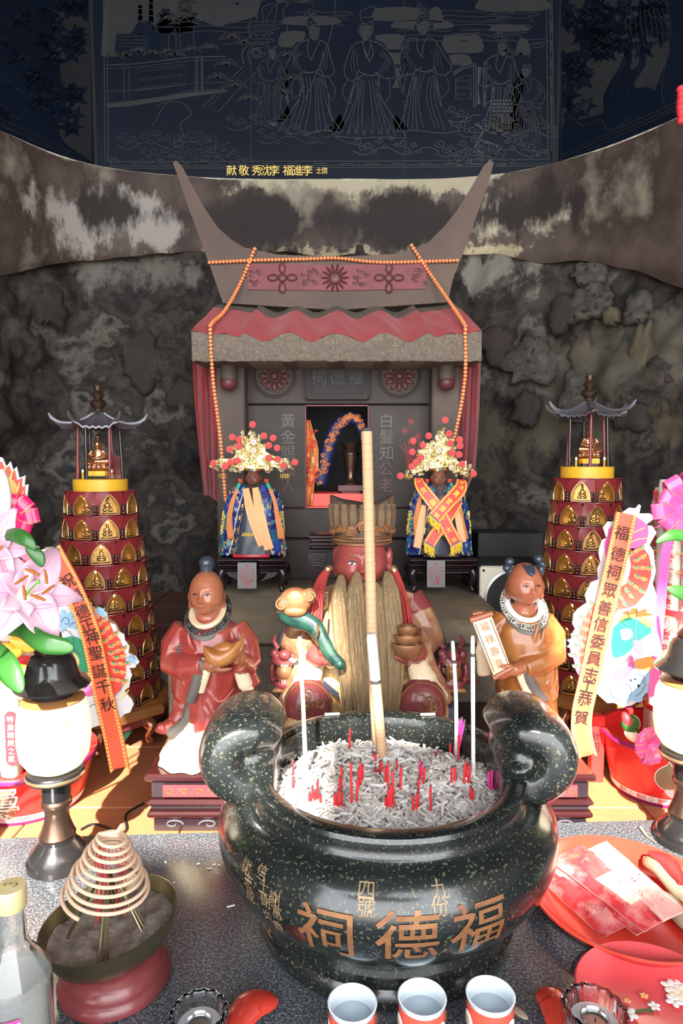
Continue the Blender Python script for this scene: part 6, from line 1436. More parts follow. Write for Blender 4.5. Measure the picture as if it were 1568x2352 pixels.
    # throne: back posts and dragon-headed arms
    m = MB(); m.tube(spline([Wp(662, 1445, .03), Wp(650, 1480, .02), Wp(652, 1540, .02), Wp(656, 1620, .02)], 4), .012, 10); m.tube(spline([Wp(985, 1420, .03), Wp(1010, 1470, .02), Wp(1022, 1540, .02), Wp(1028, 1620, .02)], 4), .012, 10)
    for x in (656, 1024): q = Wp(x, 1600, .0); m.box((q.x, Y+.02, (q.z+PZ)/2), (.03, .14, q.z-PZ), bev=.004)
    q = Wp(838, 1560, .13); m.box((q.x, Y+.115, (q.z+PZ)/2+.05), (.33, .03, q.z-PZ+.05), bev=.006); th_ = m.build('throne', M['robe_dark'], t)
    for cx, sg in ((656, -1), (1036, 1)):
        m = MB(); m.mi(0); c = Wp(cx, 1530, -.045); m.tube([Wp(cx, 1530, .03), c], [.020, .023], 14); m.ell(c+V((0, -.006, .014)), (.028, .022, .018)); m.ell(c+V((0, -.012, -.028)), (.024, .022, .014)); m.ell(c+V((0, -.026, .030)), (.012, .010, .010))
        for s_ in (-1, 1):
            m.ell(c+V((s_*.020, -.010, .028)), (.009, .009, .009)); m.ell(c+V((s_*.026, -.004, -.010)), (.006, .014, .024))
            m.tube([c+V((s_*.014, .0, .034)), c+V((s_*.024, .008, .048)), c+V((s_*.020, .016, .058))], [.006, .005, .002], 8)
        m.mi(1); m.ell(c+V((0, -.020, -.004)), (.017, .016, .016)); m.mi(2)
        for k in range(7): a = (k-3)*.33; m.ell(c+V((.022*math.sin(a), -.012-.015*math.cos(a), .003+.006)), (.0028, .0028, .0040), None, 8, 5); m.ell(c+V((.020*math.sin(a), -.014-.015*math.cos(a), -.022)), (.0028, .0028, .0040), None, 8, 5)
        m.mi(1)
        for k in range(6): m.ell(c+V(((k-2.5)*.008, -.026, -.040)), (.006, .005, .005), None, 8, 5)
        fuse(m, 'dragon_arm_end', [M['robe_maroon'], M['gold_old'], M['bronze']], th_, .0017, 2)
    m = MB(); m.tube([Wp(1040, 1566, .02), Wp(1100, 1568, .03)], [.006, .004], 8); m.build('arm_spar', M['skin_brown'], t)
    return t
god()
# ================================================================ light pagodas
def arch_pts(w, h, n=9):
    """pointed arch outline, from lower right up over the tip and down to lower left, then along the sill"""
    R_ = [(w*(1-.10*(1-t)) if False else w*math.cos(t*1.25)**.72*(1-.04*t), h*.30+h*.70*math.sin(t*PI/2*.98)) for t in [i/n for i in range(n)]]
    right = [(w*.98, 0), (w*1.0, h*.12), (w, h*.22)]+[(w*(1-(i/n)**1.9), h*.22+h*.78*(i/n)**.92) for i in range(1, n)]
    return right+[(0, h)]+[(-x, z) for x, z in reversed(right)]+[(-w*.5, 0), (0, 0), (w*.5, 0)]
NW, NH = .0205, .0465
def niche_mesh():
    ap = arch_pts(NW, NH); m = MB(); n = len(ap)
    m.mi(0); m.loft([[V((x, 0, z)) for x, z in ap], [V((x*.94, .020, z*.97)) for x, z in ap]], caps=False); m.add([V((x*.94, .0200, z*.97)) for x, z in ap], [tuple(range(n))])
    m.mi(1); m.tube([V((x*1.03, -.0012, z)) for x, z in ap[:-3]], .0016, 6)
    m.tube([V((-NW, -.0012, 0)), V((NW, -.0012, 0))], .0014, 6)
    m.mi(3); m.box((0, .010, .0008), (NW*1.8, .019, .0012))
    m.mi(2); m.ell((0, .0165, .0075), (.0105, .0035, .0040), None, 12, 6); m.ell((0, .0165, .0125), (.0085, .0040, .0045), None, 12, 6); m.ell((0, .0170, .0195), (.0062, .0035, .0075), None, 12, 6); m.ell((0, .0165, .0295), (.0032, .0030, .0038), None, 10, 6); m.ell((0, .0165, .0335), (.0022, .0020, .0024), None, 8, 5)
    for s in (-1, 1): m.tube([V((s*.0055, .0155, .023)), V((s*.0075, .0145, .0175)), V((0, .0130, .0155))], .0017, 6); m.ell((s*.007, .0155, .0095), (.0035, .0035, .0050), None, 8, 5)
    m.box((0, .0165, .0032), (.020, .006, .0030))
    me = m.mesh(); [me.materials.append(M[k]) for k in ('pagoda_gold', 'rim_gold', 'figure', 'dark')]; me.polygons.foreach_set('material_index', m.m); me.shade_smooth(); me.set_sharp_from_angle(angle=.7); me.name = 'niche'; return me
def orn_mesh():
    m = MB(); m.ell((0, -.004, .004), (.0055, .0055, .0050), None, 12, 8); m.ell((0, -.0035, .0110), (.0040, .0040, .0038), None, 12, 8); m.tube([V((0, -.0035, .0115)), V((0, -.003, .020))], [.0028, .0034], 8); m.ell((0, -.0035, .0205), (.0040, .0035, .0022), None, 10, 6)
    for s in (-1, 1): m.ell((s*.0060, -.0025, .0165), (.0038, .0018, .0028), rot('Y', s*.5), 8, 6); m.ell((s*.0055, -.0025, .0205), (.0030, .0016, .0024), rot('Y', -s*.5), 8, 6); m.ell((s*.0048, -.0025, .0085), (.0020, .0016, .0020), None, 8, 6)
    me = m.mesh(); me.materials.append(M['bronze']); me.shade_smooth(); me.name = 'gourd_ornament'; return me
def bulb_mesh(mt):
    m = MB(); m.ell((0, .010, NH*.80), .0024, None, 10, 6); me = m.mesh(); me.materials.append(M[mt]); me.shade_smooth(); me.name = 'bulb'; return me
NM, OM, BM, BD = niche_mesh(), orn_mesh(), bulb_mesh('bulb'), bulb_mesh('bronze')
def pagoda(cx, cy, zb, lab, radii, pitch, rot0, scl, seed, roofrot):
    rr = random.Random(seed); C = V((cx, cy, 0)); t = thing('light_pagoda', lab, 'pagoda', V((cx, cy, -.03)))
    # feet and base shelf
    m = MB(); m.lathe([(.165, zb-.022), (.170, zb-.020), (.172, zb-.006), (.165, zb)], C, 8, rot('Z', PI/8)); m.build('base_shelf', M['wood_rim'], t, smooth=20)
    m = MB(); m.lathe([(.150, zb-.04), (.150, zb-.022)], C, 32); m.build('base_drum', M['robe_maroon'], t)
    for k in range(8):
        a = k*PI/4+.2; d = V((math.cos(a), math.sin(a), 0)); m = MB()
        m.tube(spline([C+d*.135+V((0, 0, zb-.03)), C+d*.165+V((0, 0, zb-.042)), C+d*.150+V((0, 0, -.010)), C+d*.168+V((0, 0, -.024))], 4), [.016, .016, .016, .016, .014, .012, .010, .010, .009, .009, .010, .011, .007], 10); m.build('foot', M['copper'], t)
    for k in range(8):
        a = k*PI/4+.6; c = C+V((math.cos(a)*.135, math.sin(a)*.135, zb-.045)); m = MB(); m.prism([c+V((-.03*math.sin(a)*q, .03*math.cos(a)*q, r_)) for q, r_ in ((-1, .015), (0, -.02), (1, .015), (.5, .022), (-.5, .022))], V((math.cos(a), math.sin(a), 0))*.012); m.build('lotus_leaf', M['jade'], t)
    z = zb; zs_ = []
    for r in reversed(radii): zs_.append((z, r)); z += pitch
    for ti, (z, r) in enumerate(zs_):
        n = max(7, round(2*PI*r/.0635)); D_ = 2*PI/n; off = rot0+ti*.23+(rr.random()-.5)*.2
        m = MB(); ap = arch_pts(NW, NH*pitch/.0557); k_ = len(ap); hw = r*D_/2; hh = pitch
        for j in range(n):
            a0 = -PI/2+off+j*D_
            def cyl(x, zz, dr=0):
                a = a0+x/r; rad = r*(.955+.045*zz/hh)+dr; return C+V((rad*math.cos(a), rad*math.sin(a), z+zz))
            outp = []
            for (x, zz) in ap:
                dx, dz = x, zz-hh*.42; s_ = min(hw/abs(dx) if abs(dx) > 1e-6 else 1e9, ((hh*.58) if dz > 0 else hh*.42)/abs(dz) if abs(dz) > 1e-6 else 1e9); outp.append((dx*s_, hh*.42+dz*s_))
            vs = [cyl(x, zz+.0025) for x, zz in ap]+[cyl(x, zz) for x, zz in outp]
            fs = [(i, k_+i, k_+(i+1) % k_, (i+1) % k_) for i in range(k_)]
            m.add(vs, fs)
        ringt = [(r, z+hh), (r+.0025, z+hh+.0003), (r+.0025, z+hh-.0022), (r, z+hh-.0026)]
        m.lathe([(r*.4, z+hh), (r+.0022, z+hh), (r+.0026, z+hh-.0016), (r, z+hh-.0030)], C, 48, caps=False); m.lathe([(r*.955, z+.0018), (r*.955+.0012, z+.001), (r*.955, z)], C, 48, caps=False)
        tier = m.build('tier', M['pagoda_red'], t, smooth=50)
        for j in range(n):
            a0 = -PI/2+off+j*D_; d = a0+PI/2
            if math.cos(d) < -.35: continue
            p = C+V((r*.962*math.cos(a0), r*.962*math.sin(a0), z+.0025))-WL[tier]
            for nm, me in (('niche', NM), ('bulb', BM if rr.random() < .78 else BD)):
                o = bpy.data.objects.new(nm, me); link(o, tier); o.location = p; o.rotation_euler = (0, 0, d); o.scale = (1, 1, pitch/.0557)
            a1 = a0+D_/2; o = bpy.data.objects.new('gourd_ornament', OM); link(o, tier); o.location = C+V(((r*.962)*math.cos(a1), (r*.962)*math.sin(a1), z+.001))-WL[tier]; o.rotation_euler = (0, 0, a1+PI/2)
    z = zb+pitch*len(radii); rb = .062*scl
    m = MB(); m.lathe([(rb, z), (rb, z+.026*scl), (rb*.96, z+.027*scl), (.001, z+.027*scl)], C, 48); m.build('yellow_band', M['yellow_band'], t, smooth=40)
    z += .027*scl; hp = .125*scl
    for k in range(6):
        a = roofrot+k*PI/3; d = V((math.cos(a), math.sin(a), 0)); jt = V(((rr.random()-.5)*.012, (rr.random()-.5)*.008, 0)); m = MB(); m.tube([C+d*rb*.82+V((0, 0, z)), C+d*rb*.80+jt+V((0, 0, z+hp))], .0036, 10); m.build('pillar', M['robe_maroon'] if k % 2 else M['bronze_dark'], t)
    # roof
    zr = z+hp-.004; m = MB(); rings = []; NA = 72; Rr = rb*1.42
    def roofp(u, a, dz=0):
        ph = ((a-roofrot) % (PI/3))-PI/6; hexf = math.cos(PI/6)/math.cos(ph); corner = (abs(ph)/(PI/6))**5
        rad = Rr*u*hexf*(1+.10*corner*u**3); zz = .040*(1-u)**1.6+.016*corner*u**4+.002*math.cos(a*36)*u; return C+V((rad*math.cos(a), rad*math.sin(a), zr+zz*scl+dz))
    for u, dz in ((.10, 0), (.25, 0), (.45, 0), (.65, 0), (.82, 0), (.93, 0), (1, 0), (1, -.0045), (.90, -.004), (.5, -.002), (.1, -.002)): rings.append([roofp(u, 2*PI*i/NA, dz) for i in range(NA)])
    m.loft(rings); rf = m.build('roof', M['roof_blue'], t, smooth=50)
    for k in range(6):
        a = roofrot+k*PI/3; P = [roofp(u, a, .002) for u in (.12, .3, .5, .7, .88, .98)]; e = P[-1]-C; e.z = 0; e.normalize(); P += [P[-1]+e*.010+V((0, 0, .008)), P[-1]+e*.016+V((0, 0, .018))]
        m = MB(); m.tube(P, [.0042, .0040, .0040, .0042, .0046, .0050, .0048, .0022], 8, flat=.8); m.build('roof_ridge', M['roof_blue'], rf)
    m = MB(); q = .01*scl; m.lathe([(q*1.1, zr+.038*scl), (q*.9, zr+.044*scl), (q*1.6, zr+.050*scl), (q*2.0, zr+.057*scl), (q*1.6, zr+.064*scl), (q*.85, zr+.068*scl), (q*1.25, zr+.072*scl), (q*1.45, zr+.077*scl), (q*1.1, zr+.083*scl), (q*.8, zr+.087*scl), (q*1.05, zr+.095*scl), (q*1.1, zr+.097*scl), (q*.3, zr+.098*scl)], C, 28); m.build('finial', M['bronze'], t)
    # seated figure under the roof
    s = .58*scl*1.0; O = C+V((0, -.012, z+.012)); P = lambda x, y, zz: O+V((x, y, zz))*s
    m = MB(); m.box(P(0, 0, .002), (.07*s, .05*s, .020*s)); fb = m.build('statuette_base', M['yellow_band'], t, smooth=0)
    m = MB(); m.ell(P(0, 0, .025), (.038*s, .028*s, .014*s)); 
    for k in range(10): a = k*PI/5; m.ell(P(.036*math.cos(a), .027*math.sin(a), .028), (.011*s, .009*s, .012*s), None, 10, 6)
    m.ell(P(0, 0, .040), (.036*s, .028*s, .010*s))
    for sg in (-1, 1): m.tube([P(sg*.014, -.004, .052), P(sg*.042, -.012, .052), P(-sg*.006, -.030, .050)], [.013*s, .013*s, .009*s], 10)
    m.loft([[P(hw*math.cos(a), dp*math.sin(a), zz) for a in [2*PI*i/20 for i in range(20)]] for zz, hw, dp in ((.045, .026, .020), (.065, .021, .017), (.088, .024, .016), (.100, .018, .013), (.106, .009, .009))])
    for sg in (-1, 1): m.tube([P(sg*.022, 0, .095), P(sg*.034, -.004, .072), P(sg*.006, -.026, .062)], [.008*s, .0085*s, .006*s], 8)
    Head(m, P(0, -.002, .121), (.0125*s, .0135*s, .0165*s), seg=28, rings=20); m.ell(P(0, .002, .138), (.009*s, .009*s, .009*s)); m.ell(P(0, .002, .149), (.005*s, .005*s, .008*s)); m.ell(P(0, .006, .118), (.0155*s, .008*s, .019*s))
    fuse(m, 'statuette', [M['copper']], t, .0011, 1)
    m = MB(); m.box(C+V((.022, .036, z+.028)), (.042*scl, .010, .056*scl)); m.build('back_board', M['robe_maroon'], t, smooth=0)
    for sx_ in (-1, 1): m = MB(); m.tube([C+V((sx_*.034, -.020, z)), C+V((sx_*.034, -.020, z+.016))], .0022, 8); cd_ = m.build('small_lamp', M['yellow_band'], t); m = MB(); m.ell(C+V((sx_*.034, -.020, z+.019)), (.0022, .0022, .0036), None, 8, 6); m.build('lamp_flame', M['bulb'], cd_)
    m = MB()
    for k in range(7): a = rr.random()*6.3; p = C+V((rb*.8*math.cos(a), rb*.8*math.sin(a)-.005, z+.001)); m.tube(spline([p, p+V(((rr.random()-.5)*.03, -.003, .003)), p+V(((rr.random()-.5)*.05, -.006, .01+.02*rr.random()))], 4), .0005, 4)
    m.build('loose_wire', M['cable'], t, kind='stuff')
RAD = [.0815, .087, .0955, .103, .1095, .1155, .1205, .1245, .1275]
pl_c = W(231, 1112, 1.56); pagoda(pl_c.x, 1.56, .056, 'red and gold pagoda of tiny lit niches, behind the left lamp', RAD, .0557, .25, 1.0, 3, .25)
pr_c = W(1347, 1092, 1.60); pagoda(pr_c.x, 1.60, .078, 'red and gold pagoda of tiny lit niches, behind the right boy statue', [r*.97 for r in RAD], .0565, -.05, 1.0, 5, -.75)
# loudspeaker behind the platform on the right
sp = thing('loudspeaker', 'cream-fronted loudspeaker with a black cone, lying behind the stone platform on the right', 'loudspeaker', W(1175, 1420, 1.82))
a, b = W(1098, 1445, 1.80), W(1262, 1298, 1.80); m = MB(); m.box(((a.x+b.x)/2, 1.89, (a.z+b.z)/2), (b.x-a.x, .16, b.z-a.z), bev=.008); m.build('cabinet', M['rubber'], sp)
m = MB(); m.box(((a.x+b.x)/2, 1.805, (a.z+b.z)/2), (b.x-a.x-.004, .012, b.z-a.z-.004), bev=.006); m.build('front_panel', M['speaker_cream'], sp)
c = V(((a.x+b.x)/2, 1.798, (a.z+b.z)/2-.004)); RX = rot('X', PI/2); r = (b.x-a.x)*.43
m = MB(); m.lathe([(r, 0), (r, .004), (r*.92, .005), (r*.9, .001)], c, 48, RX); m.build('ring', M['chrome'], sp, smooth=50)
m = MB(); m.lathe([(r*.9, .002)]+[(r*(.88-.035*k), .003-.001*(k % 2)) for k in range(6)]+[(r*.64, 0), (r*.25, -.004), (r*.2, .003), (.001, .008)], c, 48, RX); m.build('cone', M['rubber'], sp)
for sx_ in (-1, 1):
    for sz_ in (-1, 1): m = MB(); m.ell(V((c.x+sx_*(b.x-a.x)*.44, 1.797, (a.z+b.z)/2+sz_*(b.z-a.z)*.42)), (.004, .002, .004), None, 10, 6); m.build('screw', M['rubber'], sp)
m = MB(); m.box((sp.location.x, 1.90, (a.z-.03)/2), (.14, .12, a.z+.03)); m.build('cabinet_foot', M['rubber'], sp, smooth=0)
a, b = W(1098, 1298, 1.98), W(1250, 1282, 1.98); m = MB(); m.box(((a.x+b.x)/2, 2.04, (a.z+.10)/2), (b.x-a.x, .10, a.z-.10+.2-.0), bev=.004); m.build('dark_box', M['rubber'], label='plain dark box standing behind the loudspeaker against the rock', cat='box')
# ================================================================ small black stands and embroidered deities
def stand(cx, Y, z0, z1, w, d, lab, carved=True):
    C = V((cx, Y, z0)); t = thing('carved_stand', lab, 'stand', C); h = z1-z0
    def B(nm, za, zb, ins, mt='black_wood', bev=.003): m = MB(); m.box((cx, Y, (za+zb)/2), (w-2*ins, d-2*ins, zb-za), bev=bev); return m.build(nm, M[mt], t)
    B('top_board', z1-.010, z1, 0); B('moulding', z1-.016, z1-.010, .005, 'wood'); B('moulding', z1-.024, z1-.016, .001); B('moulding', z1-.029, z1-.024, .006, 'wood'); B('frame', z1-.036, z1-.029, .002); B('apron', z1-.046, z1-.036, .010, 'black_wood')
    for sx in (-1, 1):
        for sy in (-1, 1):
            x, y = cx+sx*(w/2-.014), Y+sy*(d/2-.012); m = MB()
            m.tube(spline([V((x, y, z1-.036)), V((x+sx*.006, y+sy*.003, z1-.050)), V((x-sx*.002, y, z0+(h-.036)*.35)), V((x+sx*.003, y+sy*.003, z0+.006)), V((x+sx*.008, y+sy*.003, z0+.003))], 4), [.013, .013, .013, .013, .013, .012, .011, .009, .007, .007, .007, .007, .008, .007, .005, .004, .0035], 10, flat=.9); m.build('leg', M['black_wood'], t)
    if carved:
        m = MB()
        for sx in (-1, 1):
            for k in range(5):
                x0 = cx+sx*(w/2-.026-k*.006); m.tube(spline([V((x0, Y-d/2+.010, z1-.042)), V((x0-sx*.012, Y-d/2+.007, z1-.052-.002*k)), V((x0-sx*.022, Y-d/2+.008, z1-.048-.004*k))], 4), .0026, 6)
        m.tube([V((cx+.016*(1-q*.8)*math.cos(q*9), Y-d/2+.006, z1-.056+.012*(1-q*.8)*math.sin(q*9))) for q in [i/20 for i in range(21)]], .0022, 6)
        m.build('carved_apron', M['black_wood_carved'], t, kind='stuff')
    return t
def tablet(cx, cy, Y, lab, wpx=44, hpx=62):
    b = W(cx, cy+hpx/2, Y); tp = W(cx, cy-hpx/2, Y+.012); w = S(wpx, Y); t = thing('slate_tablet', lab, 'tablet', b)
    ux = V((1, 0, 0)); uy = (tp-b).normalized(); n = ux.cross(uy); n = n if n.y < 0 else -n
    m = MB(); m.prism([b-ux*w/2, b+ux*w/2, tp+ux*w/2, tp-ux*w/2], -n*.005); m.build('plate', M['slate'], t, smooth=0)
    c = (b+tp)/2+n*.0006; m = MB(); f = lambda u, v: c+ux*u+uy*v
    for k, ch in enumerate('合境平安'): text(m, ch, f, .0085, 0, dx=1.9, dy=1.8-k*1.2); text(m, '五雷護法'[k], f, .0085, 0, dx=-1.9, dy=1.8-k*1.2)
    for pts in ([(-.006, .02), (0, .032), (.006, .02), (.008, .006)], [(0, .03), (0, -.02)], [(-.012, -.012), (-.004, -.02), (.004, -.02), (.012, -.012)], [(-.01, -.022), (0, -.03), (.01, -.022)], [(-.006, .02), (-.008, .004), (-.004, -.006)]): m.strip([f(*p) for p in sp2(pts, 4)], .0014, n)
    for k in range(18): x, y = (R.random()-.5)*.022, -.004-.024*R.random(); m.strip([f(x, y), f(x+.003, y-.003), f(x+.001, y-.005)], .001, n)
    m.build('red_writing', M['red_ink'], t, kind='stuff', smooth=0, fix=False)
def spiral(m, c, r, ph=0, w=.0011, ux=V((1, 0, 0)), uz=V((0, 0, 1)), turns=8):
    m.tube([c+ux*(r*(1-q*.8)*math.cos(q*turns+ph))+uz*(r*(1-q*.8)*math.sin(q*turns+ph)) for q in [i/10 for i in range(11)]], w, 4)
def deity(cx, Y, ztop, faceY, lab, skin, beardm, poms, crown_pts, sash):
    Wp = lambda x, y, dy=0: W(x, y, Y+dy); s1 = S(1, Y)
    t = thing('deity_figure', lab, 'figurine', (W(cx, 1200, Y).x, Y, ztop))
    # cloak
    rings = []; rows = ((1112, 20, .020), (1119, 40, .030), (1132, 56, .040), (1165, 66, .050), (1205, 71, .056), (1240, 74, .060), (1272, 79, .062))
    def cl(a, k):
        y, hw, dp = rows[k]; c = Wp(cx, y); 
        if k == len(rows)-1: c.z = ztop+.012
        return c+V((s1*hw*math.cos(a)*(1+.03*math.sin(a*7+k)), dp*math.sin(a)*(1+.05*math.sin(a*8+k*.6)), -.010*(k > 4)*abs(math.cos(a))**3))
    def cln(a, v):      # interpolated cloak surface, v 0..6
        k = min(5, int(v)); return cl(a, k).lerp(cl(a, k+1), v-k)
    m = MB(); m.loft([[cl(2*PI*i/60, k) for i in range(60)] for k in range(7)]); ck = m.build('cloak', M['blue_silk'], t, smooth=180)
    out = lambda p, e=.0014: p+(V((p.x-W(cx, 1200, Y).x, p.y-Y, 0)).normalized()*e)
    for mt, n_, rr in (('thread_gold', 46, .0085), ('thread_white', 26, .006), ('thread_pink', 18, .005), ('thread_cyan', 30, .007), ('thread_green', 18, .006)):
        m = MB()
        for k in range(n_):
            side = R.choice((-1, 1)); a = -PI/2+side*(.30+1.3*R.random()); v = 1+5*R.random(); p = out(cln(a, v)); ux = V((-math.sin(a), math.cos(a), 0)); spiral(m, p, rr*(.6+.6*R.random()), R.random()*6, .0010, ux)
        m.build('embroidery', M[mt], ck, kind='stuff')
    m = MB()
    for k in range(150): side = 1 if k % 2 else -1; a = -PI/2+side*(1.15+.35*R.random()); m.ell(out(cln(a, 3.2+1.3*R.random()), .001), .0022, None, 6, 4)
    m.build('sequin', M['thread_gold'], ck, kind='stuff')
    # inner robe seen in the parting of the cloak
    m = MB(); g = []
    for k in range(13):
        v = 1.6+4.4*k/12; wv = .10+.34*(k/12)**.9; g.append([out(cln(-PI/2+wv*(j/6-.5)*2, v), .002) for j in range(7)])
    m.sheet(g, .002); ir = m.build('inner_robe', M['robe_dark'], t, smooth=60)
    m = MB()
    for j in range(5):
        for q in range(5): a = -PI/2+(j-2)*.09; p = out(cln(a, 4.6), .0045); m.tube([p+V((.007*(1-q*.17)*math.cos(b), 0, .010*(1-q*.17)*math.sin(b))) for b in [PI*i/8 for i in range(9)]], .0006, 4)
    m.build('wave_pattern', M['thread_gold'], ir, kind='stuff')
    for side in (-1, 1):      # navy hem band with a gold key
        m = MB(); g = [[out(cln(-PI/2+side*(.12+.36*(k/12)**.9+.17*j), 1.8+4.2*k/12), .0030) for j in (0, .5, 1)] for k in range(13)]; m.sheet(g, .0015); hb = m.build('hem_band', M['navy'], ck, smooth=60)
        m = MB()
        def hp(u, v): return out(cln(-PI/2+side*(.12+.36*(max(0, u))**.9+.17*v), 1.8+4.2*u), .0042)
        for k in range(5): u0 = .18+k*.165; m.tube([hp(u0+a_*.13, b_) for a_, b_ in ((0, .1), (1, .1), (1, .85), (.3, .85), (.3, .4), (.65, .4), (.65, .6))], .0016, 4)
        m.build('key_pattern', M['thread_gold'], hb, kind='stuff')
        m = MB(); m.tube([hp(k/20, 1.02) for k in range(21)], .0012, 5); m.build('piping', M['thread_white'], hb)
    m = MB(); c = V((WL[t].x, Y-.010, ztop+.008)); m.box(c, (.105, .10, .015), bev=.004); m.build('seat_block', M['red_plastic'] if not sash else M['black_wood'], t)
    # head
    fc = Wp(cx-(1 if not sash else 0), faceY, -.012); m = MB(); h = Head(m, fc, (.0205, .0215, .0270), pitch=-.05, seg=48, rings=36); m.tube([Wp(cx, 1118), fc], .014, 12)
    for sg in (-1, 1): m.ell(fc+V((sg*.0205, .004, -.001)), (.0035, .006, .009))
    fuse(m, 'head', [M[skin]], t, .0012, 1); face_parts(h, t, 'cheek', .0007, .02, brow=True)
    for (dx, w_, L, r_) in ((-.006, .2, .050, .006), (.004, -.1, .058, .007), (.0, .0, .060, .007), (-.015, .5, .045, .007), (.014, -.5, .052, .009)):
        m = MB(); b0 = h.on(max(-.75, min(.75, dx/.020)), -.62, .0)
        for q in range(9):
            a = q*2.4; rr = r_*math.sqrt((q+.5)/9); m.tube([b0+V((rr*math.cos(a)*(.5+u*.6)+dx*.3*u, -.004-.012*u+rr*.4*math.sin(a), -L*u*(1 if abs(dx) < .01 else .95))) for u in (0, .25, .5, .75, 1)], [r_*.35, r_*.45, r_*.4, r_*.3, r_*.1], 5)
        m.build('beard_lock', M[beardm], t, smooth=180)
    # crown: band, gems, tiers of gilt blossoms, pompoms
    m = MB(); cb = fc+V((0, .002, .0245)); m.lathe([(.0205, -.004), (.0225, -.003), (.0225, .004), (.0205, .005)], cb, 36); cr = m.build('crown_band', M['gold'], t)
    m = MB(); m.ell(cb+V((0, -.0235, 0)), (.0058, .003, .0038)); m.build('green_gem', M['gem'], t, label='green gem on the crown band')
    m = MB()
    for k in range(16): a = PI+PI*k/15; m.ell(cb+V((.0232*math.cos(a), .0232*math.sin(a), 0)), .0015, None, 6, 4)
    m.build('red_bead', M['gem_red'], cr, kind='stuff')
    def blossom(m, c, r, n=6, ph=0):
        for k in range(n): a = ph+k*2*PI/n; m.add([c+V((0, -.0015, 0)), c+V((r*.45*math.cos(a-.35), 0, r*.45*math.sin(a-.35))), c+V((r*math.cos(a), -.001, r*math.sin(a))), c+V((r*.45*math.cos(a+.35), 0, r*.45*math.sin(a+.35)))], [(0, 1, 2, 3)])
        m.ell(c+V((0, -.002, 0)), r*.22, None, 6, 4)
    P0 = crown_pts
    def inside(x, y):
        k = False; n = len(P0)
        for i in range(n):
            (x1, y1), (x2, y2) = P0[i], P0[(i+1) % n]
            if (y1 > y) != (y2 > y) and x < (x2-x1)*(y-y1)/(y2-y1)+x1: k = not k
        return k
    xs = [p[0] for p in P0]; ys = [p[1] for p in P0]; A, Bm = MB(), MB(); wires = MB(); cnt = 0; tries = 0
    while cnt < 330 and tries < 6000:
        tries += 1; x, y = lerp(min(xs), max(xs), R.random()), lerp(min(ys), max(ys), R.random())
        if not inside(x, y) or (abs(x-cx) < 24 and y > 1073): continue
        cnt += 1; dy = -.004-.016*R.random()-.012*max(0, 1-abs(x-cx)/60); c = Wp(x, y, dy-.004); blossom(A if R.random() < .6 else Bm, c, .0035+.0038*R.random(), R.choice((5, 6, 8)), R.random()*3)
    A.build('gilt_blossoms', M['gold_pale'], t, kind='stuff', smooth=0, label='pale gilt blossoms crowding the crown', fix=False); Bm.build('gilt_leaves', M['gold'], t, kind='stuff', smooth=0, fix=False)
    m = MB(); P3 = [Wp(cx+(x-cx)*.84, 1045+(y-1045)*.78, .004) for x, y in P0]; m.prism(P3, (0, .003, 0)); m.build('crown_back', M['gold'], t, smooth=0)
    for (x, y, r_) in ((cx, P0[0][1]+30, .010), (cx, 1035, .009), (cx-28, 1075, .008), (cx+30, 1074, .008)):
        m = MB(); c = Wp(x, y, -.032); m.ell(c, (r_, .002, r_), None, 16, 6)
        for k in range(10): a = k*PI/5; m.ell(c+V((r_*math.cos(a), -.001, r_*math.sin(a))), (r_*.3, .002, r_*.3), None, 8, 5)
        f_ = m.build('crown_flower', M['gold_pale'], t); m = MB(); m.ell(c+V((0, -.003, 0)), .0024, None, 8, 5); m.build('jewel', M['gem_red'], f_)
    for (x, y) in poms:
        c = Wp(x, y, -.036); m = MB(); m.ell(c, (.0098, .0080, .0098), None, 18, 12); m.build('red_pompom', M['pom'], t)
        wires.tube([c+V((0, .006, 0)), c.lerp(Wp(cx, 1060, -.01), .45)], .0006, 4)
    wires.build('pompom_wire', M['gold'], t, kind='stuff')
    m = MB()
    for sg in (-1, 1):
        for k in range(6): p = Wp(cx+sg*(62+k*4), 1088, -.02); m.tube([p, p+V((0, 0, -.012-.004*(k % 2)))], .0007, 4)
    m.build('crown_drop', M['gold'], t, kind='stuff')
    # tassels by the ears
    for sg in (-1, 1):
        x0 = cx+sg*(30 if not sash else 26); m = MB(); c = Wp(x0, 1104, -.030)
        for k in range(4): spiral(m, c+V(((k % 2-.5)*.006, 0, (k//2-.5)*.006)), .003, k, .0009)
        m.build('red_knot', M['sash_red'], t)
        P = spline([Wp(x0+sg*2, 1112, -.036), Wp(x0+sg*18, 1150, -.05), Wp(x0+sg*26, 1195, -.058), Wp(x0+sg*(34 if sg > 0 else 22), 1238, -.062)], 5)
        m = MB()
        for q in range(16): a = q*2.4; rr = .0085*math.sqrt((q+.5)/16); m.tube([p+V((rr*(.3+.9*i/15)*math.cos(a), rr*.4*math.sin(a), 0)) for i, p in enumerate(P)], .0017, 4)
        m.build('orange_tassel', M['orange_tassel'], t, smooth=180)
        m = MB(); m.tube([P[0]+V((0, 0, .002)), P[2]], .0050, 8); m.build('tassel_head', M['thread_green'], t)
    def ribbon(pts, w, mt, nm='ribbon', wob=.002, lab=None, th=.0012):
        P = [Wp(*p) for p in pts]; P = spline(P, 5); n_ = len(P); g = []
        for i, p in enumerate(P):
            tt = (P[min(i+1, n_-1)]-P[max(i-1, 0)]).normalized(); s_ = tt.cross(V((0, -1, 0))).normalized(); ww = w*min(1, .65+i/n_); g.append([p-s_*ww/2, p-s_*ww*.2+V((0, -wob, 0)), p+s_*ww*.2+V((0, wob*.5, 0)), p+s_*ww/2])
        m = MB(); m.sheet(g, th); return m.build(nm, M[mt], t, smooth=60, label=lab), g, P
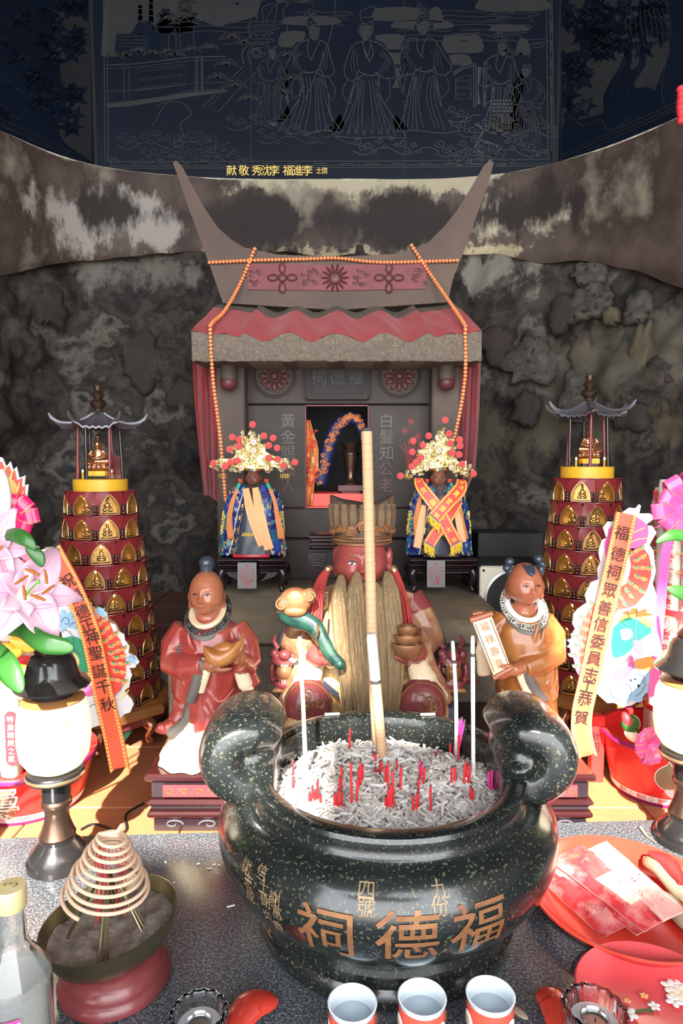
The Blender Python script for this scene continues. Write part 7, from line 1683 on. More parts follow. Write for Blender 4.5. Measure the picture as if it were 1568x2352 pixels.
    if not sash:
        ribbon([(cx-18, 1122, -.05), (cx-8, 1170, -.068), (cx+8, 1220, -.076), (cx+22, 1252, -.080)], .026, 'orange_silk', lab='pale orange silk ribbon'); ribbon([(cx+4, 1120, -.054), (cx+12, 1170, -.072), (cx+24, 1220, -.080), (cx+36, 1262, -.084)], .026, 'orange_silk', lab='pale orange silk ribbon')
    else:
        ribbon([(cx-34, 1160, -.052), (cx-42, 1215, -.066), (cx-50, 1258, -.074)], .022, 'orange_silk'); ribbon([(cx+40, 1160, -.052), (cx+48, 1205, -.064), (cx+56, 1245, -.072)], .020, 'orange_silk')
        for k, (pts, w, tx) in enumerate(((([(cx-46, 1098, -.030), (cx-40, 1118, -.060), (cx-5, 1165, -.080), (cx+22, 1215, -.084), (cx+40, 1248, -.084)]), .036, '平安順事大吉'), (([(cx+52, 1102, -.030), (cx+50, 1122, -.062), (cx+18, 1158, -.088), (cx-10, 1190, -.092)]), .040, '敬獻黃宜敬贈'), (([(cx+48, 1150, -.052), (cx+20, 1190, -.078), (cx-6, 1225, -.082), (cx-22, 1250, -.084)]), .034, ''))):
            o_, g, P = ribbon(pts, w, 'sash_red', 'sash', .0008, lab='red sash with yellow printed characters and fringe', th=.0010)
            m = MB(); n_ = len(g)
            nf = V((0, -1, 0))
            def sp(u, v): x = min(n_-1.001, u*(n_-1)); i = int(x); f_ = x-i; a = g[i][0].lerp(g[i][3], v); b = g[i+1][0].lerp(g[i+1][3], v); return a.lerp(b, f_)+nf*.0022
            for v in (.06, .14, .86, .94): m.strip([sp(i/20, v) for i in range(21)], .0011, nf)
            for i in range(26): m.strip([sp(i/26, .10), sp((i+.5)/26, .10)], .0016, nf); m.strip([sp(i/26, .90), sp((i+.5)/26, .90)], .0016, nf)
            if tx:
                L = sum((b-a).length for a, b in zip(P, P[1:]))
                for q, ch in enumerate(tx):
                    u0 = .14+q*.155; text(m, ch, (lambda a_, b_, u0=u0: sp(min(1, max(0, u0-b_/L)), .5+a_/w)), .017, .01)
            m.build('sash_print', M['sash_print'], o_, kind='stuff', smooth=0, fix=False)
            m = MB(); e0, e1 = g[-1][0], g[-1][3]
            m2 = MB(); m2.tube([e0+V((0, -.002, 0)), e1+V((0, -.002, 0))], .0012, 5); m2.build('fringe_braid', M['thread_blue'], o_)
            for q in range(30): p = e0.lerp(e1, q/29)+V((0, -.001, 0)); L_ = .022+.010*R.random(); m.tube([p, p+V(((R.random()-.5)*.004, -.001, -L_*.6)), p+V(((R.random()-.5)*.008, -.002, -L_))], .0009, 4)
            m.build('yellow_fringe', M['yellow_fringe'], o_, kind='stuff')
    return t
zt1 = W(585, 1283, 1.84).z
Lx, Rx2 = W(584, 1300, 1.90).x, W(1011, 1300, 1.90).x
stand(Lx, 1.905, ZS, zt1, S(158, 1.85), .135, 'black wooden stand with curled feet under the left embroidered figurine')
stand(Rx2, 1.905, ZS, zt1, S(156, 1.85), .135, 'black wooden stand with curled feet under the sashed right figurine', carved=False)
deity(582, 1.90, zt1, 1099, 'small brown-faced figurine in blue embroidered cloak with orange ribbons, black beard', 'skin_dark', 'beard_dark',
      [(580, 975), (533, 1004), (549, 1009), (548, 1025), (527, 1032), (490, 1064), (517, 1071), (529, 1062), (545, 1058), (606, 1001), (627, 1006), (617, 1023), (636, 1029), (616, 1052), (637, 1055), (650, 1070), (677, 1062)],
      [(578, 985), (590, 1000), (598, 988), (600, 1010), (612, 1018), (615, 1035), (630, 1045), (650, 1055), (672, 1055), (678, 1072), (668, 1085), (640, 1080), (612, 1085), (550, 1085), (525, 1078), (498, 1080), (482, 1070), (490, 1055), (520, 1058), (535, 1045), (530, 1020), (548, 1020), (556, 1004), (558, 990), (568, 1000)], False)
deity(1007, 1.90, zt1, 1099, 'small brown-faced figurine wearing crossed red printed sashes with yellow fringe', 'skin_brown', 'beard_brown',
      [(1022, 965), (1031, 996), (984, 1001), (948, 1013), (971, 1023), (1034, 1018), (1055, 1010), (1056, 1024), (946, 1038), (1038, 1040), (1054, 1044), (967, 1051), (955, 1062), (945, 1072), (1061, 1066), (919, 1093), (1087, 1088)],
      [(1018, 975), (1026, 990), (1034, 1000), (1040, 1025), (1052, 1035), (1050, 1055), (1070, 1072), (1082, 1062), (1084, 1088), (1075, 1098), (1045, 1092), (1030, 1080), (985, 1084), (960, 1092), (935, 1100), (928, 1085), (940, 1076), (958, 1060), (953, 1040), (965, 1025), (960, 1018), (978, 1010), (990, 1015), (1002, 1000), (1008, 985)], True)
tablet(567, 1322, 1.80, 'grey slate tablet with red talisman writing leaning on the left black stand', 44, 60)
tablet(1001, 1318, 1.80, 'grey slate tablet with faint red writing leaning on the right black stand', 42, 62)
# carved black stand half hidden behind the god
c = W(738, 1290, 1.72); cs = thing('carved_side_stand', 'black carved scroll-legged stand half hidden behind the god statue', 'stand', V((c.x+.03, 1.72, ZS)))
z1 = W(738, 1230, 1.69).z
for za, zb, ins, mt in ((z1-.008, z1, 0, 'black_wood'), (z1-.018, z1-.008, .006, 'wood'), (z1-.027, z1-.018, .002, 'black_wood'), (z1-.036, z1-.027, .008, 'wood'), (z1-.044, z1-.036, 0, 'black_wood')):
    m = MB(); m.box((c.x+.055, 1.74, (za+zb)/2), (.175-2*ins, .10-2*ins, zb-za), bev=.002); m.build('moulding', M[mt], cs)
for sx_ in (-1, 1):
    m = MB(); x = c.x+.055+sx_*.064; m.prism([V((x-.022, 1.70, z1-.044)), V((x+.022, 1.70, z1-.044)), V((x+.026, 1.70, z1-.06)), V((x+.020, 1.70, z1-.085)), V((x+.008, 1.70, ZS+.02)), V((x+.014, 1.70, ZS)), V((x-.014, 1.70, ZS)), V((x-.008, 1.70, ZS+.02)), V((x-.024, 1.70, z1-.08)), V((x-.027, 1.70, z1-.06))], (0, .08, 0)); lg = m.build('leg', M['black_wood'], cs)
    m = MB()
    for k in range(5): m.tube([V((x-.022+.002*k, 1.698, z1-.052-k*.007)), V((x, 1.697, z1-.050-k*.007)), V((x+.022-.002*k, 1.698, z1-.054-k*.007))], .0018, 5)
    m.build('carving', M['black_wood_carved'], lg, kind='stuff')
m = MB(); m.box((c.x+.055, 1.74, z1+.004), (.06, .05, .008)); m.build('red_board', M['sash_red'] if False else M['carve_red'], cs, smooth=0)
# ================================================================ offerings at both sides
def bucket(cx, cy, rt, zt, lab, motif):
    C = V((cx, cy, -.03)); t = thing('offering_bucket', lab, 'bucket', C); h = zt+.03
    rf = lambda z: lerp(rt*.80, rt, min(1, max(0, z/h)))*(1+.03*math.sin(PI*min(1, max(0, z/h))))
    prof = [(rf(h*k/10), h*k/10) for k in range(11)]
    m = MB(); m.lathe([(rt*.6, .0)]+prof+[(rt*1.06, h), (rt*1.07, h+.004), (rt*.98, h+.005), (rt*.95, h-.02), (rt*.3, h-.03)], C, 64); b = m.build('pail', M['bucket_red'], t, smooth=50)
    m = MB(); m.lathe([(rt*1.065, h-.0035), (rt*1.085, h+.001), (rt*1.06, h+.006)], C, 64, caps=False); m.lathe([(rf(0)+.0006, 0), (rf(.006)+.0012, .007)], C, 64, caps=False); m.build('purple_rim', M['bucket_purple'], t, smooth=60)
    m = MB(); m.lathe([(rf(.007)+.0010, .007), (rf(.020)+.0010, .020)], C, 64, caps=False); m.build('white_band', M['bucket_white'], t, smooth=60)
    a0 = motif[0]
    def mp(u, v, a=0, z=0, e=.0014): zz = z+v; r = rf(zz)+e; return C+V((r*math.cos(a0+a+u/rt), r*math.sin(a0+a+u/rt), zz))
    m = MB()
    for k in range(5): text(m, '壽桃', lambda u, v, k=k: mp(u, v, -.9+k*.42, .0135), .011)
    for k in range(5): m.tube([mp(.004*math.cos(q), .004*math.sin(q), -.70+k*.42, .0135) for q in [i*PI/6 for i in range(12)]], .0004, 4, closed=True)
    m.build('band_lettering', M['print_red'], t, kind='stuff', smooth=0, fix=False)
    if motif[1] == 'shou':
        m = MB(); text(m, '壽', lambda u, v: mp(u, v, 0, h*.52, .0012), .074, .03); m.build('character_border', M['bucket_white'], b, smooth=0, fix=False)
        m = MB(); text(m, '壽', lambda u, v: mp(u, v, 0, h*.52, .0018), .070, .0); m.build('character', M['bronze_print'], b, smooth=0, fix=False)
    else:
        pk = sp2([(0, .036), (-.004, .028), (-.014, .020), (-.022, .008), (-.022, -.008), (-.012, -.020), (0, -.022), (.012, -.020), (.022, -.008), (.022, .008), (.013, .020), (.004, .028), (0, .036)], 4)[:-1]
        for sc_, e, mt in ((1.07, .0012, 'bucket_white'), (1.0, .0018, 'bronze_print')):
            m = MB(); vs = [mp(0, 0, 0, h*.56, e+.0002)]+[mp(x*sc_, y*sc_, 0, h*.56, e) for x, y in pk]; n = len(pk); m.add(vs, [(0, 1+i, 1+(i+1) % n) for i in range(n)]); m.build('peach', M[mt], b, smooth=0)
        lf = sp2([(-.006, -.026), (.006, -.022), (.022, -.024), (.034, -.034), (.020, -.040), (.004, -.036), (-.006, -.026)], 4)[:-1]
        m = MB(); m.add([mp(.012, -.031, 0, h*.56, .0016)]+[mp(x, y, 0, h*.56, .0015) for x, y in lf], [(0, 1+i, 1+(i+1) % len(lf)) for i in range(len(lf))]); m.build('leaf_print', M['die_palepink'], b, smooth=0)
        m = MB(); m.tube([mp(x, y, 0, h*.56, .0016) for x, y in lf], .0006, 4, closed=True); [m.tube([mp(-.004+.007*k, -.027-.0012*k, 0, h*.56, .0018), mp(.004+.007*k, -.036, 0, h*.56, .0018)], .0004, 4) for k in range(4)]; m.build('leaf_line', M['bucket_white'], b, kind='stuff')
    return t, C, h
def tower(cx, cy, z0, z1, r, lab, chars, tx, lean=0):
    C = V((cx, cy, z0)); t = thing('noodle_tower', lab, 'offering', C); n = 12
    for k in range(n):
        a = 2*PI*k/n+.1; d = V((math.cos(a), math.sin(a), 0))*r*.80; m = MB(); rr = r*.22; hh = z1-z0-.05*((k*5) % 3)/3
        m.lathe([(rr*.7, 0), (rr, .01), (rr, hh*.5), (rr*.95, hh*.93), (rr*.55, hh)], C+d+V((lean*0, 0, 0)), 12, mod=lambda q, z: 1+.05*math.cos(q*6)); m.build('noodle_bundle', M['noodle'], t, smooth=60)
    m = MB()
    for z_ in (.12, .5, .86): m = MB(); m.lathe([(r*1.035, (z1-z0)*z_), (r*1.04, (z1-z0)*z_+.012)], C, 40, caps=False); m.build('red_band', M['print_red'], t, smooth=60)
    m = MB()
    for c_ in range(7):
        a = -PI/2+(c_-3)*.50
        for q, ch in enumerate(tx*4):
            zz = (z1-z0)*.94-q*.030
            if zz < .03: break
            text(m, ch, lambda u, v, a=a, zz=zz: C+V(((r*1.045)*math.cos(a+u/r), (r*1.045)*math.sin(a+u/r), zz+v)), .024, .015)
    m.build('red_printing', M['print_red'], t, kind='stuff', smooth=0, fix=False)
    m = MB()
    for q in range(70):
        a = -PI/2+(R.random()-.5)*3.2; zz = (z1-z0)*(.30+.22*R.random()) if q % 2 else (z1-z0)*(.62+.14*R.random()); c = C+V((r*1.06*math.cos(a), r*1.06*math.sin(a), zz)); m.tube([c+V((.007*math.cos(b), 0, .005*math.sin(b))) for b in [PI*i/5 for i in range(6)]], .0012, 4)
    m.build('orange_wave_print', M['print_orange'], t, kind='stuff')
    return t
def board(par, pts, Y, th, mt, nm, sm=0, off=0, label=None, kind=None):
    p = sp2(pts+[pts[0]], sm)[:-1] if sm else pts
    m = MB(); m.prism([W(x, y, Y-off) for x, y in p], (0, th, 0)); return m.build(nm, M[mt], par, smooth=0, label=label, kind=kind)
def flame_edge(pts, amp, k=2):
    out = []; n = len(pts)
    cx = sum(p[0] for p in pts)/n; cy = sum(p[1] for p in pts)/n
    for i in range(n):
        a, b = pts[i], pts[(i+1) % n]
        for j in range(k):
            t = j/k; x, y = lerp(a[0], b[0], t), lerp(a[1], b[1], t); d = math.hypot(x-cx, y-cy) or 1; s_ = amp if j % 2 else -amp*.3; out.append((x+(x-cx)/d*s_, y+(y-cy)/d*s_))
    return out
def shrink(pts, s, dx=0, dy=0):
    n = len(pts); cx = sum(p[0] for p in pts)/n; cy = sum(p[1] for p in pts)/n; return [(cx+(x-cx)*s+dx, cy+(y-cy)*s+dy) for x, y in pts]
def scales(par, path, w, Y, r):
    """printed fan scales along the dragon's body"""
    P = sp2(path, 6); A = {k: MB() for k in ('die_yellow', 'die_red', 'die_green', 'die_orange')}; n = len(P)
    step = max(1, int(len(P)/ (math.hypot(P[-1][0]-P[0][0], P[-1][1]-P[0][1])/(r*1.3)))) if n > 3 else 1
    for row, i in enumerate(range(0, n-1, step)):
        (x, y), (x2, y2) = P[i], P[i+1]; d = math.hypot(x2-x, y2-y) or 1; nx, ny = -(y2-y)/d, (x2-x)/d; tx, ty = (x2-x)/d, (y2-y)/d
        m_ = int(w/r)
        for q in range(-m_//2, m_//2+1):
            o = (q+(.5 if row % 2 else 0))*r; 
            if abs(o) > w*.5: continue
            cx, cy = x+nx*o, y+ny*o
            for kk, (mt, s) in enumerate((('die_yellow', 1), ('die_red', .84), ('die_yellow', .62), ('die_green' if (q+row) % 2 else 'die_orange', .48))):
                pts = [(cx+s*r*.62*(math.cos(a)*nx+math.sin(a)*tx), cy+s*r*.62*(math.cos(a)*ny+math.sin(a)*ty)) for a in [PI*j/8 for j in range(9)]]
                A[mt].add([W(px, py, Y-.0004*(kk+1)-.00025*row) for px, py in pts], [tuple(range(9))])
    for k, m in A.items(): m.build('scale_print', M[k], par, kind='stuff', smooth=0, fix=False)
def lines2d(par, Y, lst, mt='die_line', w=1.4, nm='outline_print'):
    m = MB()
    for pts in lst: m.strip([W(x, y, Y) for x, y in (sp2(pts, 5) if len(pts) > 2 else pts)], S(w, Y), (0, -1, 0))
    m.build(nm, M[mt], par, kind='stuff', smooth=0, fix=False)
def cloud_pts(x, y, w, h, n=7): return [(x+(w+6*math.cos(n*a))*math.cos(a), y+(h+5*math.cos(n*a))*math.sin(a)) for a in [2*PI*i/48 for i in range(48)]]
def couplet(Y, ctr, w, chars, cps, lab, tail=True, wavy=.012):
    P2_ = sp2(ctr, 6); n = len(P2_); t = thing('couplet_ribbon', lab, 'ribbon', W(*ctr[-1], Y)); g = []
    for i, (x, y) in enumerate(P2_):
        a = P2_[max(i-1, 0)]; b = P2_[min(i+1, n-1)]; d = math.hypot(b[0]-a[0], b[1]-a[1]); nx, ny = -(b[1]-a[1])/d, (b[0]-a[0])/d; sg = 1 if nx > 0 else -1; nx *= sg; ny *= sg
        yy = Y-wavy*math.sin(i/n*7)*.5; cut = 0
        row = [W(x+nx*w*(v-.5), y+ny*w*(v-.5)-(18*(1-abs(2*v-1)) if tail and i == n-1 else 0), yy) for v in (0, .25, .5, .75, 1)]; g.append(row)
    m = MB(); m.sheet(g, .0014); bd = m.build('ribbon', M['couplet'], t, smooth=60)
    def at(u, v): x = min(n-1.001, max(0, u)); i = int(x); f_ = x-i; q = v*4; j = min(3, max(0, int(q))); s_ = q-j; return g[i][j].lerp(g[i][j+1], s_).lerp(g[i+1][j].lerp(g[i+1][j+1], s_), f_)+V((0, -.0022, 0))
    m = MB(); L = sum(math.hypot(b[0]-a[0], b[1]-a[1]) for a, b in zip(P2_, P2_[1:])); N = int(L/6.5)
    for k in range(N):
        u = (k+.2)/N*(n-1)
        for v in (.10, .90):
            for dv in (-.035, .035): m.strip([at(u, v+dv), at(u+.5*(n-1)/N, v-dv)], .0012, (0, -1, 0))
    for v in (.045, .155, .845, .955): m.strip([at(i/30*(n-1), v) for i in range(31)], .0006, (0, -1, 0))
    m.build('dotted_border', M['dot_yellow'], bd, kind='stuff', smooth=0, fix=False)
    for ch, (cx, cy) in zip(chars, cps):
        i = min(range(n), key=lambda k: abs(P2_[k][1]-cy)); a = P2_[max(i-2, 0)]; b = P2_[min(i+2, n-1)]; ang = math.atan2(b[0]-a[0], b[1]-a[1])
        c = W(P2_[i][0]+(cx-P2_[i][0])*.5, cy, Y-wavy*math.sin(i/n*7)*.5-.0035); ux = V((math.cos(ang), 0, math.sin(ang))); uy = V((-math.sin(ang), 0, math.cos(ang)))
        m = MB(); text(m, ch, lambda u, v: c+ux*u+uy*v, S(36, Y), .0); m.build('ink_character', M['ink'], bd, smooth=0, fix=False)
    return t
def bow(c, r, mt, lab, n=10, tails=()):
    t = thing('ribbon_bow', lab, 'bow', c)
    for k in range(n):
        a = 2*PI*k/n+.2; l = r*(.8+.3*R.random()); d = V((math.cos(a), -.35+.2*R.random(), math.sin(a))); s_ = d.cross(V((0, 1, 0))).normalized()*r*.26
        P = spline([c, c+d*l*.6+V((0, -r*.25, 0)), c+d*l, c+d*l*.55+V((0, r*.22, 0)), c], 4); m = MB(); m.sheet([[p-s_, p+s_] for p in P], .0008); lp = m.build('loop', M[mt], t, smooth=60)
        m = MB(); [m.tube([p+s_*q+V((0, -.0008, 0)) for p in P[:9]], .0006, 4) for q in (-.75, .75)]; m.build('gold_edge', M['gold_print'], lp, kind='stuff')
    for pts in tails:
        P = spline([W(*p) for p in pts], 5); m = MB(); m.sheet([[p-V((r*.18, 0, r*.05)), p+V((r*.18, .001, r*.05))] for p in P], .0008); m.build('tail', M[mt], t, smooth=60)
    return t
# ---- left
bl, C, h = bucket(-.605, 1.225, .118, .062, 'red longevity bucket with a bronze character, behind the left lamp', (-PI/2-.02, 'shou'))
tower(-.625, 1.255, .040, .46, .072, 'tall bundle of wrapped white noodles in the left bucket', 0, '壽麵')
Y0 = 1.17
pb_ = thing('flame_board', 'orange-red flame-shaped paper board topping the left noodle tower', 'board', W(10, 1250, Y0+.01))
fl_pts = [(-60, 1240), (-60, 1050), (-10, 1046), (6, 1052), (14, 1072), (24, 1060), (30, 1080), (38, 1072), (44, 1098), (58, 1092), (56, 1115), (65, 1112), (62, 1145), (56, 1175), (40, 1240)]
board(pb_, fl_pts, Y0+.010, .003, 'die_white', 'board'); board(pb_, shrink(fl_pts, .90, -3, 4), Y0+.010, .0012, 'die_red', 'flame_print', 0, .0012)
m = MB(); c = W(10, 1125, Y0+.0085)
m.add([c]+[c+V((.024*math.cos(a), -.0002, .024*math.sin(a))) for a in [2*PI*i/32 for i in range(32)]], [(0, 1+i, 1+(i+1) % 32) for i in range(32)]); m.build('sun_print', M['die_orange'], pb_, smooth=0)
m = MB()
for x, y in ((30, 1078), (45, 1108), (54, 1128), (14, 1068), (-4, 1062)): m.tube([W(x, y, Y0+.007), W(x-3, y+12, Y0+.007), W(x-6, y+22, Y0+.007)], [.0010, .0016, .0024], 5)
m.build('flame_lick_print', M['die_yellow'], pb_, kind='stuff')
YD = 1.135
dl = thing('dragon_board', 'die-cut paper dragon board with printed scales and clouds, left side behind the lamp', 'board', W(200, 1690, YD))
ol = [(92, 1262), (118, 1268), (150, 1300), (178, 1342), (204, 1390), (216, 1400), (236, 1398), (250, 1428), (272, 1448), (288, 1470), (296, 1500), (316, 1512), (314, 1528), (298, 1535), (300, 1562), (286, 1588), (302, 1606), (306, 1622), (286, 1642), (256, 1656), (226, 1668), (190, 1668), (172, 1640), (150, 1590), (128, 1540), (108, 1490), (100, 1440), (120, 1402), (108, 1370), (100, 1320)]
ol2 = flame_edge(ol, 5); board(dl, ol2, YD, .003, 'die_white', 'board')
board(dl, flame_edge(shrink([(100, 1275), (128, 1290), (160, 1330), (196, 1392), (236, 1412), (262, 1450), (284, 1486), (292, 1530), (286, 1570), (268, 1600), (240, 1600), (226, 1540), (206, 1470), (170, 1400), (130, 1360), (106, 1320)], .97), 4), YD, .0012, 'die_red', 'body_print', 0, .0012)
scales(dl, [(150, 1330), (190, 1400), (226, 1430), (262, 1476), (276, 1520), (268, 1572)], 40, YD-.0016, 15)
board(dl, cloud_pts(150, 1425, 24, 20), YD, .0012, 'die_blue', 'cloud_print', 0, .0020); board(dl, cloud_pts(228, 1408, 14, 10), YD, .001, 'die_blue', 'cloud_print', 0, .0024); board(dl, cloud_pts(302, 1516, 10, 9), YD, .001, 'die_blue', 'cloud_print', 0, .0024); board(dl, cloud_pts(225, 1640, 50, 24), YD, .001, 'die_white', 'cloud_print', 0, .0024)
board(dl, [(136, 1470), (168, 1462), (196, 1480), (206, 1510), (200, 1545), (180, 1565), (160, 1560), (148, 1530), (140, 1500)], YD, .001, 'die_green', 'head_print', 5, .0024)
board(dl, [(150, 1505), (170, 1500), (182, 1520), (172, 1540), (156, 1532)], YD, .001, 'die_yellow', 'face_print', 5, .0030); board(dl, [(176, 1560), (200, 1566), (214, 1590), (204, 1600), (186, 1590)], YD, .001, 'die_pink', 'tongue_print', 5, .0030)
for x, y in ((143, 1474), (152, 1482)): m = MB(); m.ell(W(x, y, YD-.003), (.0065, .001, .0065)); m.build('nostril_print', M['die_orange'], dl)
m = MB(); m.ell(W(166, 1518, YD-.004), (.0055, .001, .0055)); e_ = m.build('eye_print', M['die_white'], dl); m = MB(); m.ell(W(167, 1519, YD-.005), (.0026, .001, .0026)); m.build('pupil_print', M['die_line'], e_)
lines2d(dl, YD-.0036, [[(140, 1430), (148, 1418), (158, 1424), (156, 1434), (148, 1432)], [(158, 1440), (168, 1430), (176, 1438), (172, 1446)], [(150, 1500), (160, 1492), (176, 1496), (184, 1508)], [(160, 1548), (172, 1540), (184, 1548), (196, 1540)], [(200, 1630), (214, 1618), (226, 1628), (222, 1640)], [(230, 1645), (244, 1630), (258, 1640)], [(120, 1340), (124, 1370), (118, 1400)], [(262, 1600), (276, 1586), (290, 1560)], [(296, 1510), (304, 1506), (310, 1514)], [(136, 1460), (146, 1448), (160, 1452), (168, 1470), (170, 1500)]])
lines2d(dl, YD-.0034, [[(108, 1300), (130, 1320), (150, 1350)], [(104, 1330), (124, 1352), (140, 1388)], [(272, 1600), (290, 1580), (292, 1556)], [(256, 1610), (280, 1604), (296, 1584)]], 'die_yellow', 2.2, 'flame_print')
couplet(YD-.012, [(118, 1262), (140, 1302), (166, 1350), (190, 1405), (206, 1450), (220, 1510), (232, 1570), (246, 1630), (262, 1700), (276, 1772)], 46, '祝福德正神聖誕千秋', [(152, 1335), (170, 1370), (188, 1405), (200, 1437), (212, 1465), (222, 1500), (230, 1542), (240, 1578), (250, 1618)], 'red couplet ribbon with handwritten black characters, slanting down on the left')
bow(W(26, 1195, Y0-.01), .052, 'bow', 'magenta bow with gold edges on the left noodle tower', 11, [[(20, 1200, Y0-.012), (60, 1250, Y0-.015), (96, 1300, Y0-.015), (120, 1330, Y0-.01)], [(10, 1200, Y0-.012), (40, 1262, Y0-.02), (84, 1290, Y0-.02)]])
ig = thing('gold_ingot_card', 'embossed golden paper ingots on the left noodle tower above the lamp', 'card', W(30, 1590, 1.16))
for k, (x, y) in enumerate(((20, 1500), (70, 1480), (30, 1556), (82, 1545))):
    m = MB(); c = W(x, y, 1.165); m.loft([[c+V((u*.030, -.010*math.cos(q)-.004, .010*u*u+.014*(1-.4*u*u)*math.sin(q))) for q in [2*PI*j/16 for j in range(16)]] for u in (-1, -.8, -.4, 0, .4, .8, 1)]); m.ell(c+V((0, -.006, .010)), (.014, .008, .012)); m.build('paper_ingot', M['ingot_card'], ig, smooth=60)
pk = thing('noodle_packet', 'clear packet of white noodles with a small red label, left edge behind the lamp', 'packet', W(30, 1790, 1.10)); m = MB(); a, b = W(4, 1790, 1.10), W(44, 1600, 1.11)
m.box(((a.x+b.x)/2, 1.105, (a.z+b.z)/2), (b.x-a.x, .026, b.z-a.z), bev=.008); m.build('wrapper', M['noodle'], pk, smooth=60)
m = MB(); c = W(26, 1697, 1.09); rr = .0105; Lh = .038; m.prism([c+V((rr*math.cos(a), 0, Lh+rr*math.sin(a))) for a in [PI*i/8 for i in range(9)]]+[c+V((-rr*math.cos(a), 0, -Lh-rr*math.sin(a))) for a in [PI*i/8 for i in range(9)]], (0, .001, 0)); lb = m.build('red_label', M['print_red'], pk, smooth=0)
m = MB(); f = plane_map(c+V((0, -.0012, 0)), (1, 0, 0), (0, 0, 1), .0004)
for k, ch in enumerate('特產精緻之家'): text(m, ch, f, .0125, .01, dy=(2.5-k)*1.12)
m.build('label_lettering', M['white'], lb, kind='stuff', smooth=0, fix=False)
# ---- right
bucket(.640, 1.275, .108, .084, 'red longevity bucket with a bronze peach, behind the right lamp', (-PI/2-.30, 'peach'))
tower(.695, 1.30, .060, .59, .070, 'tall bundle of wrapped white noodles in the right bucket', 0, '營養麵')
YE = 1.185
dr_ = thing('dragon_board', 'die-cut paper dragon board with pink mane and blue clouds, on the right', 'board', W(1400, 1625, YE))
orr = [(1408, 1196), (1428, 1176), (1460, 1166), (1472, 1160), (1468, 1178), (1512, 1190), (1484, 1204), (1508, 1222), (1492, 1250), (1504, 1290), (1500, 1340), (1506, 1400), (1500, 1440), (1516, 1470), (1522, 1520), (1500, 1545), (1492, 1580), (1450, 1622), (1410, 1616), (1380, 1604), (1352, 1562), (1326, 1550), (1322, 1520), (1306, 1480), (1322, 1450), (1316, 1412), (1346, 1385), (1350, 1350), (1372, 1330), (1378, 1290), (1376, 1256), (1392, 1234), (1384, 1210)]
board(dr_, flame_edge(orr, 5), YE, .003, 'die_white', 'board')
board(dr_, flame_edge([(1410, 1204), (1440, 1188), (1478, 1196), (1490, 1226), (1470, 1262), (1440, 1262), (1400, 1290), (1388, 1262), (1394, 1230)], 5), YE, .001, 'die_pink', 'mane_print', 0, .0016)
board(dr_, flame_edge([(1440, 1262), (1480, 1260), (1496, 1300), (1488, 1350), (1460, 1390), (1420, 1400), (1400, 1420), (1372, 1450), (1360, 1500), (1362, 1550), (1340, 1540), (1326, 1500), (1332, 1440), (1356, 1396), (1396, 1370), (1440, 1340), (1450, 1300)], 4), YE, .001, 'die_red', 'body_print', 0, .0016)
scales(dr_, [(1458, 1262), (1476, 1300), (1462, 1345), (1430, 1372), (1400, 1384)], 44, YE-.0020, 15); scales(dr_, [(1372, 1392), (1348, 1420), (1334, 1460), (1328, 1500), (1332, 1545)], 36, YE-.0020, 15)
board(dr_, cloud_pts(1462, 1412, 30, 12), YE, .001, 'die_orange', 'body_print', 0, .0018); board(dr_, [(1396, 1500), (1430, 1508), (1462, 1500), (1450, 1530), (1420, 1552), (1392, 1540)], YE, .001, 'die_palepink', 'belly_print', 5, .0022); board(dr_, flame_edge([(1404, 1470), (1396, 1440), (1420, 1424), (1444, 1410), (1470, 1418), (1440, 1440), (1420, 1470)], 6), YE, .001, 'die_yellow', 'mane_print', 0, .0022); board(dr_, flame_edge([(1310, 1470), (1322, 1440), (1330, 1450), (1326, 1500), (1340, 1550), (1326, 1548), (1318, 1520)], 4), YE, .001, 'die_pink', 'fin_print', 0, .0019)
board(dr_, [(1408, 1440), (1440, 1420), (1480, 1430), (1496, 1450), (1470, 1470), (1440, 1500), (1410, 1510), (1404, 1476)], YE, .001, 'die_green', 'head_print', 5, .0026); board(dr_, [(1424, 1448), (1446, 1444), (1452, 1462), (1430, 1470)], YE, .001, 'die_yellow', 'face_print', 5, .0032); board(dr_, [(1452, 1470), (1474, 1476), (1478, 1500), (1462, 1496)], YE, .001, 'die_pink', 'tongue_print', 5, .0032)
board(dr_, [(1456, 1520), (1490, 1508), (1508, 1524), (1490, 1540), (1464, 1536)], YE, .001, 'die_orange', 'claw_print', 5, .0030); board(dr_, [(1410, 1540), (1440, 1530), (1448, 1500), (1456, 1530), (1440, 1556), (1414, 1556)], YE, .001, 'die_pink', 'arm_print', 5, .0030)
for x, y in ((1478, 1424), (1490, 1432)): m = MB(); m.ell(W(x, y, YE-.0036), (.0075, .001, .0075)); m.build('nostril_print', M['die_orange'], dr_)
m = MB(); m.ell(W(1438, 1456, YE-.0046), (.0055, .001, .0055)); e_ = m.build('eye_print', M['die_white'], dr_); m = MB(); m.ell(W(1439, 1457, YE-.0056), (.0026, .001, .0026)); m.build('pupil_print', M['die_line'], e_)
for a in ((1440, 1585, 46, 30), (1470, 1556, 26, 20)): board(dr_, cloud_pts(*a), YE, .001, 'die_blue', 'cloud_print', 0, .0022)
board(dr_, cloud_pts(1320, 1478, 14, 14), YE, .001, 'die_blue', 'cloud_print', 0, .0022)
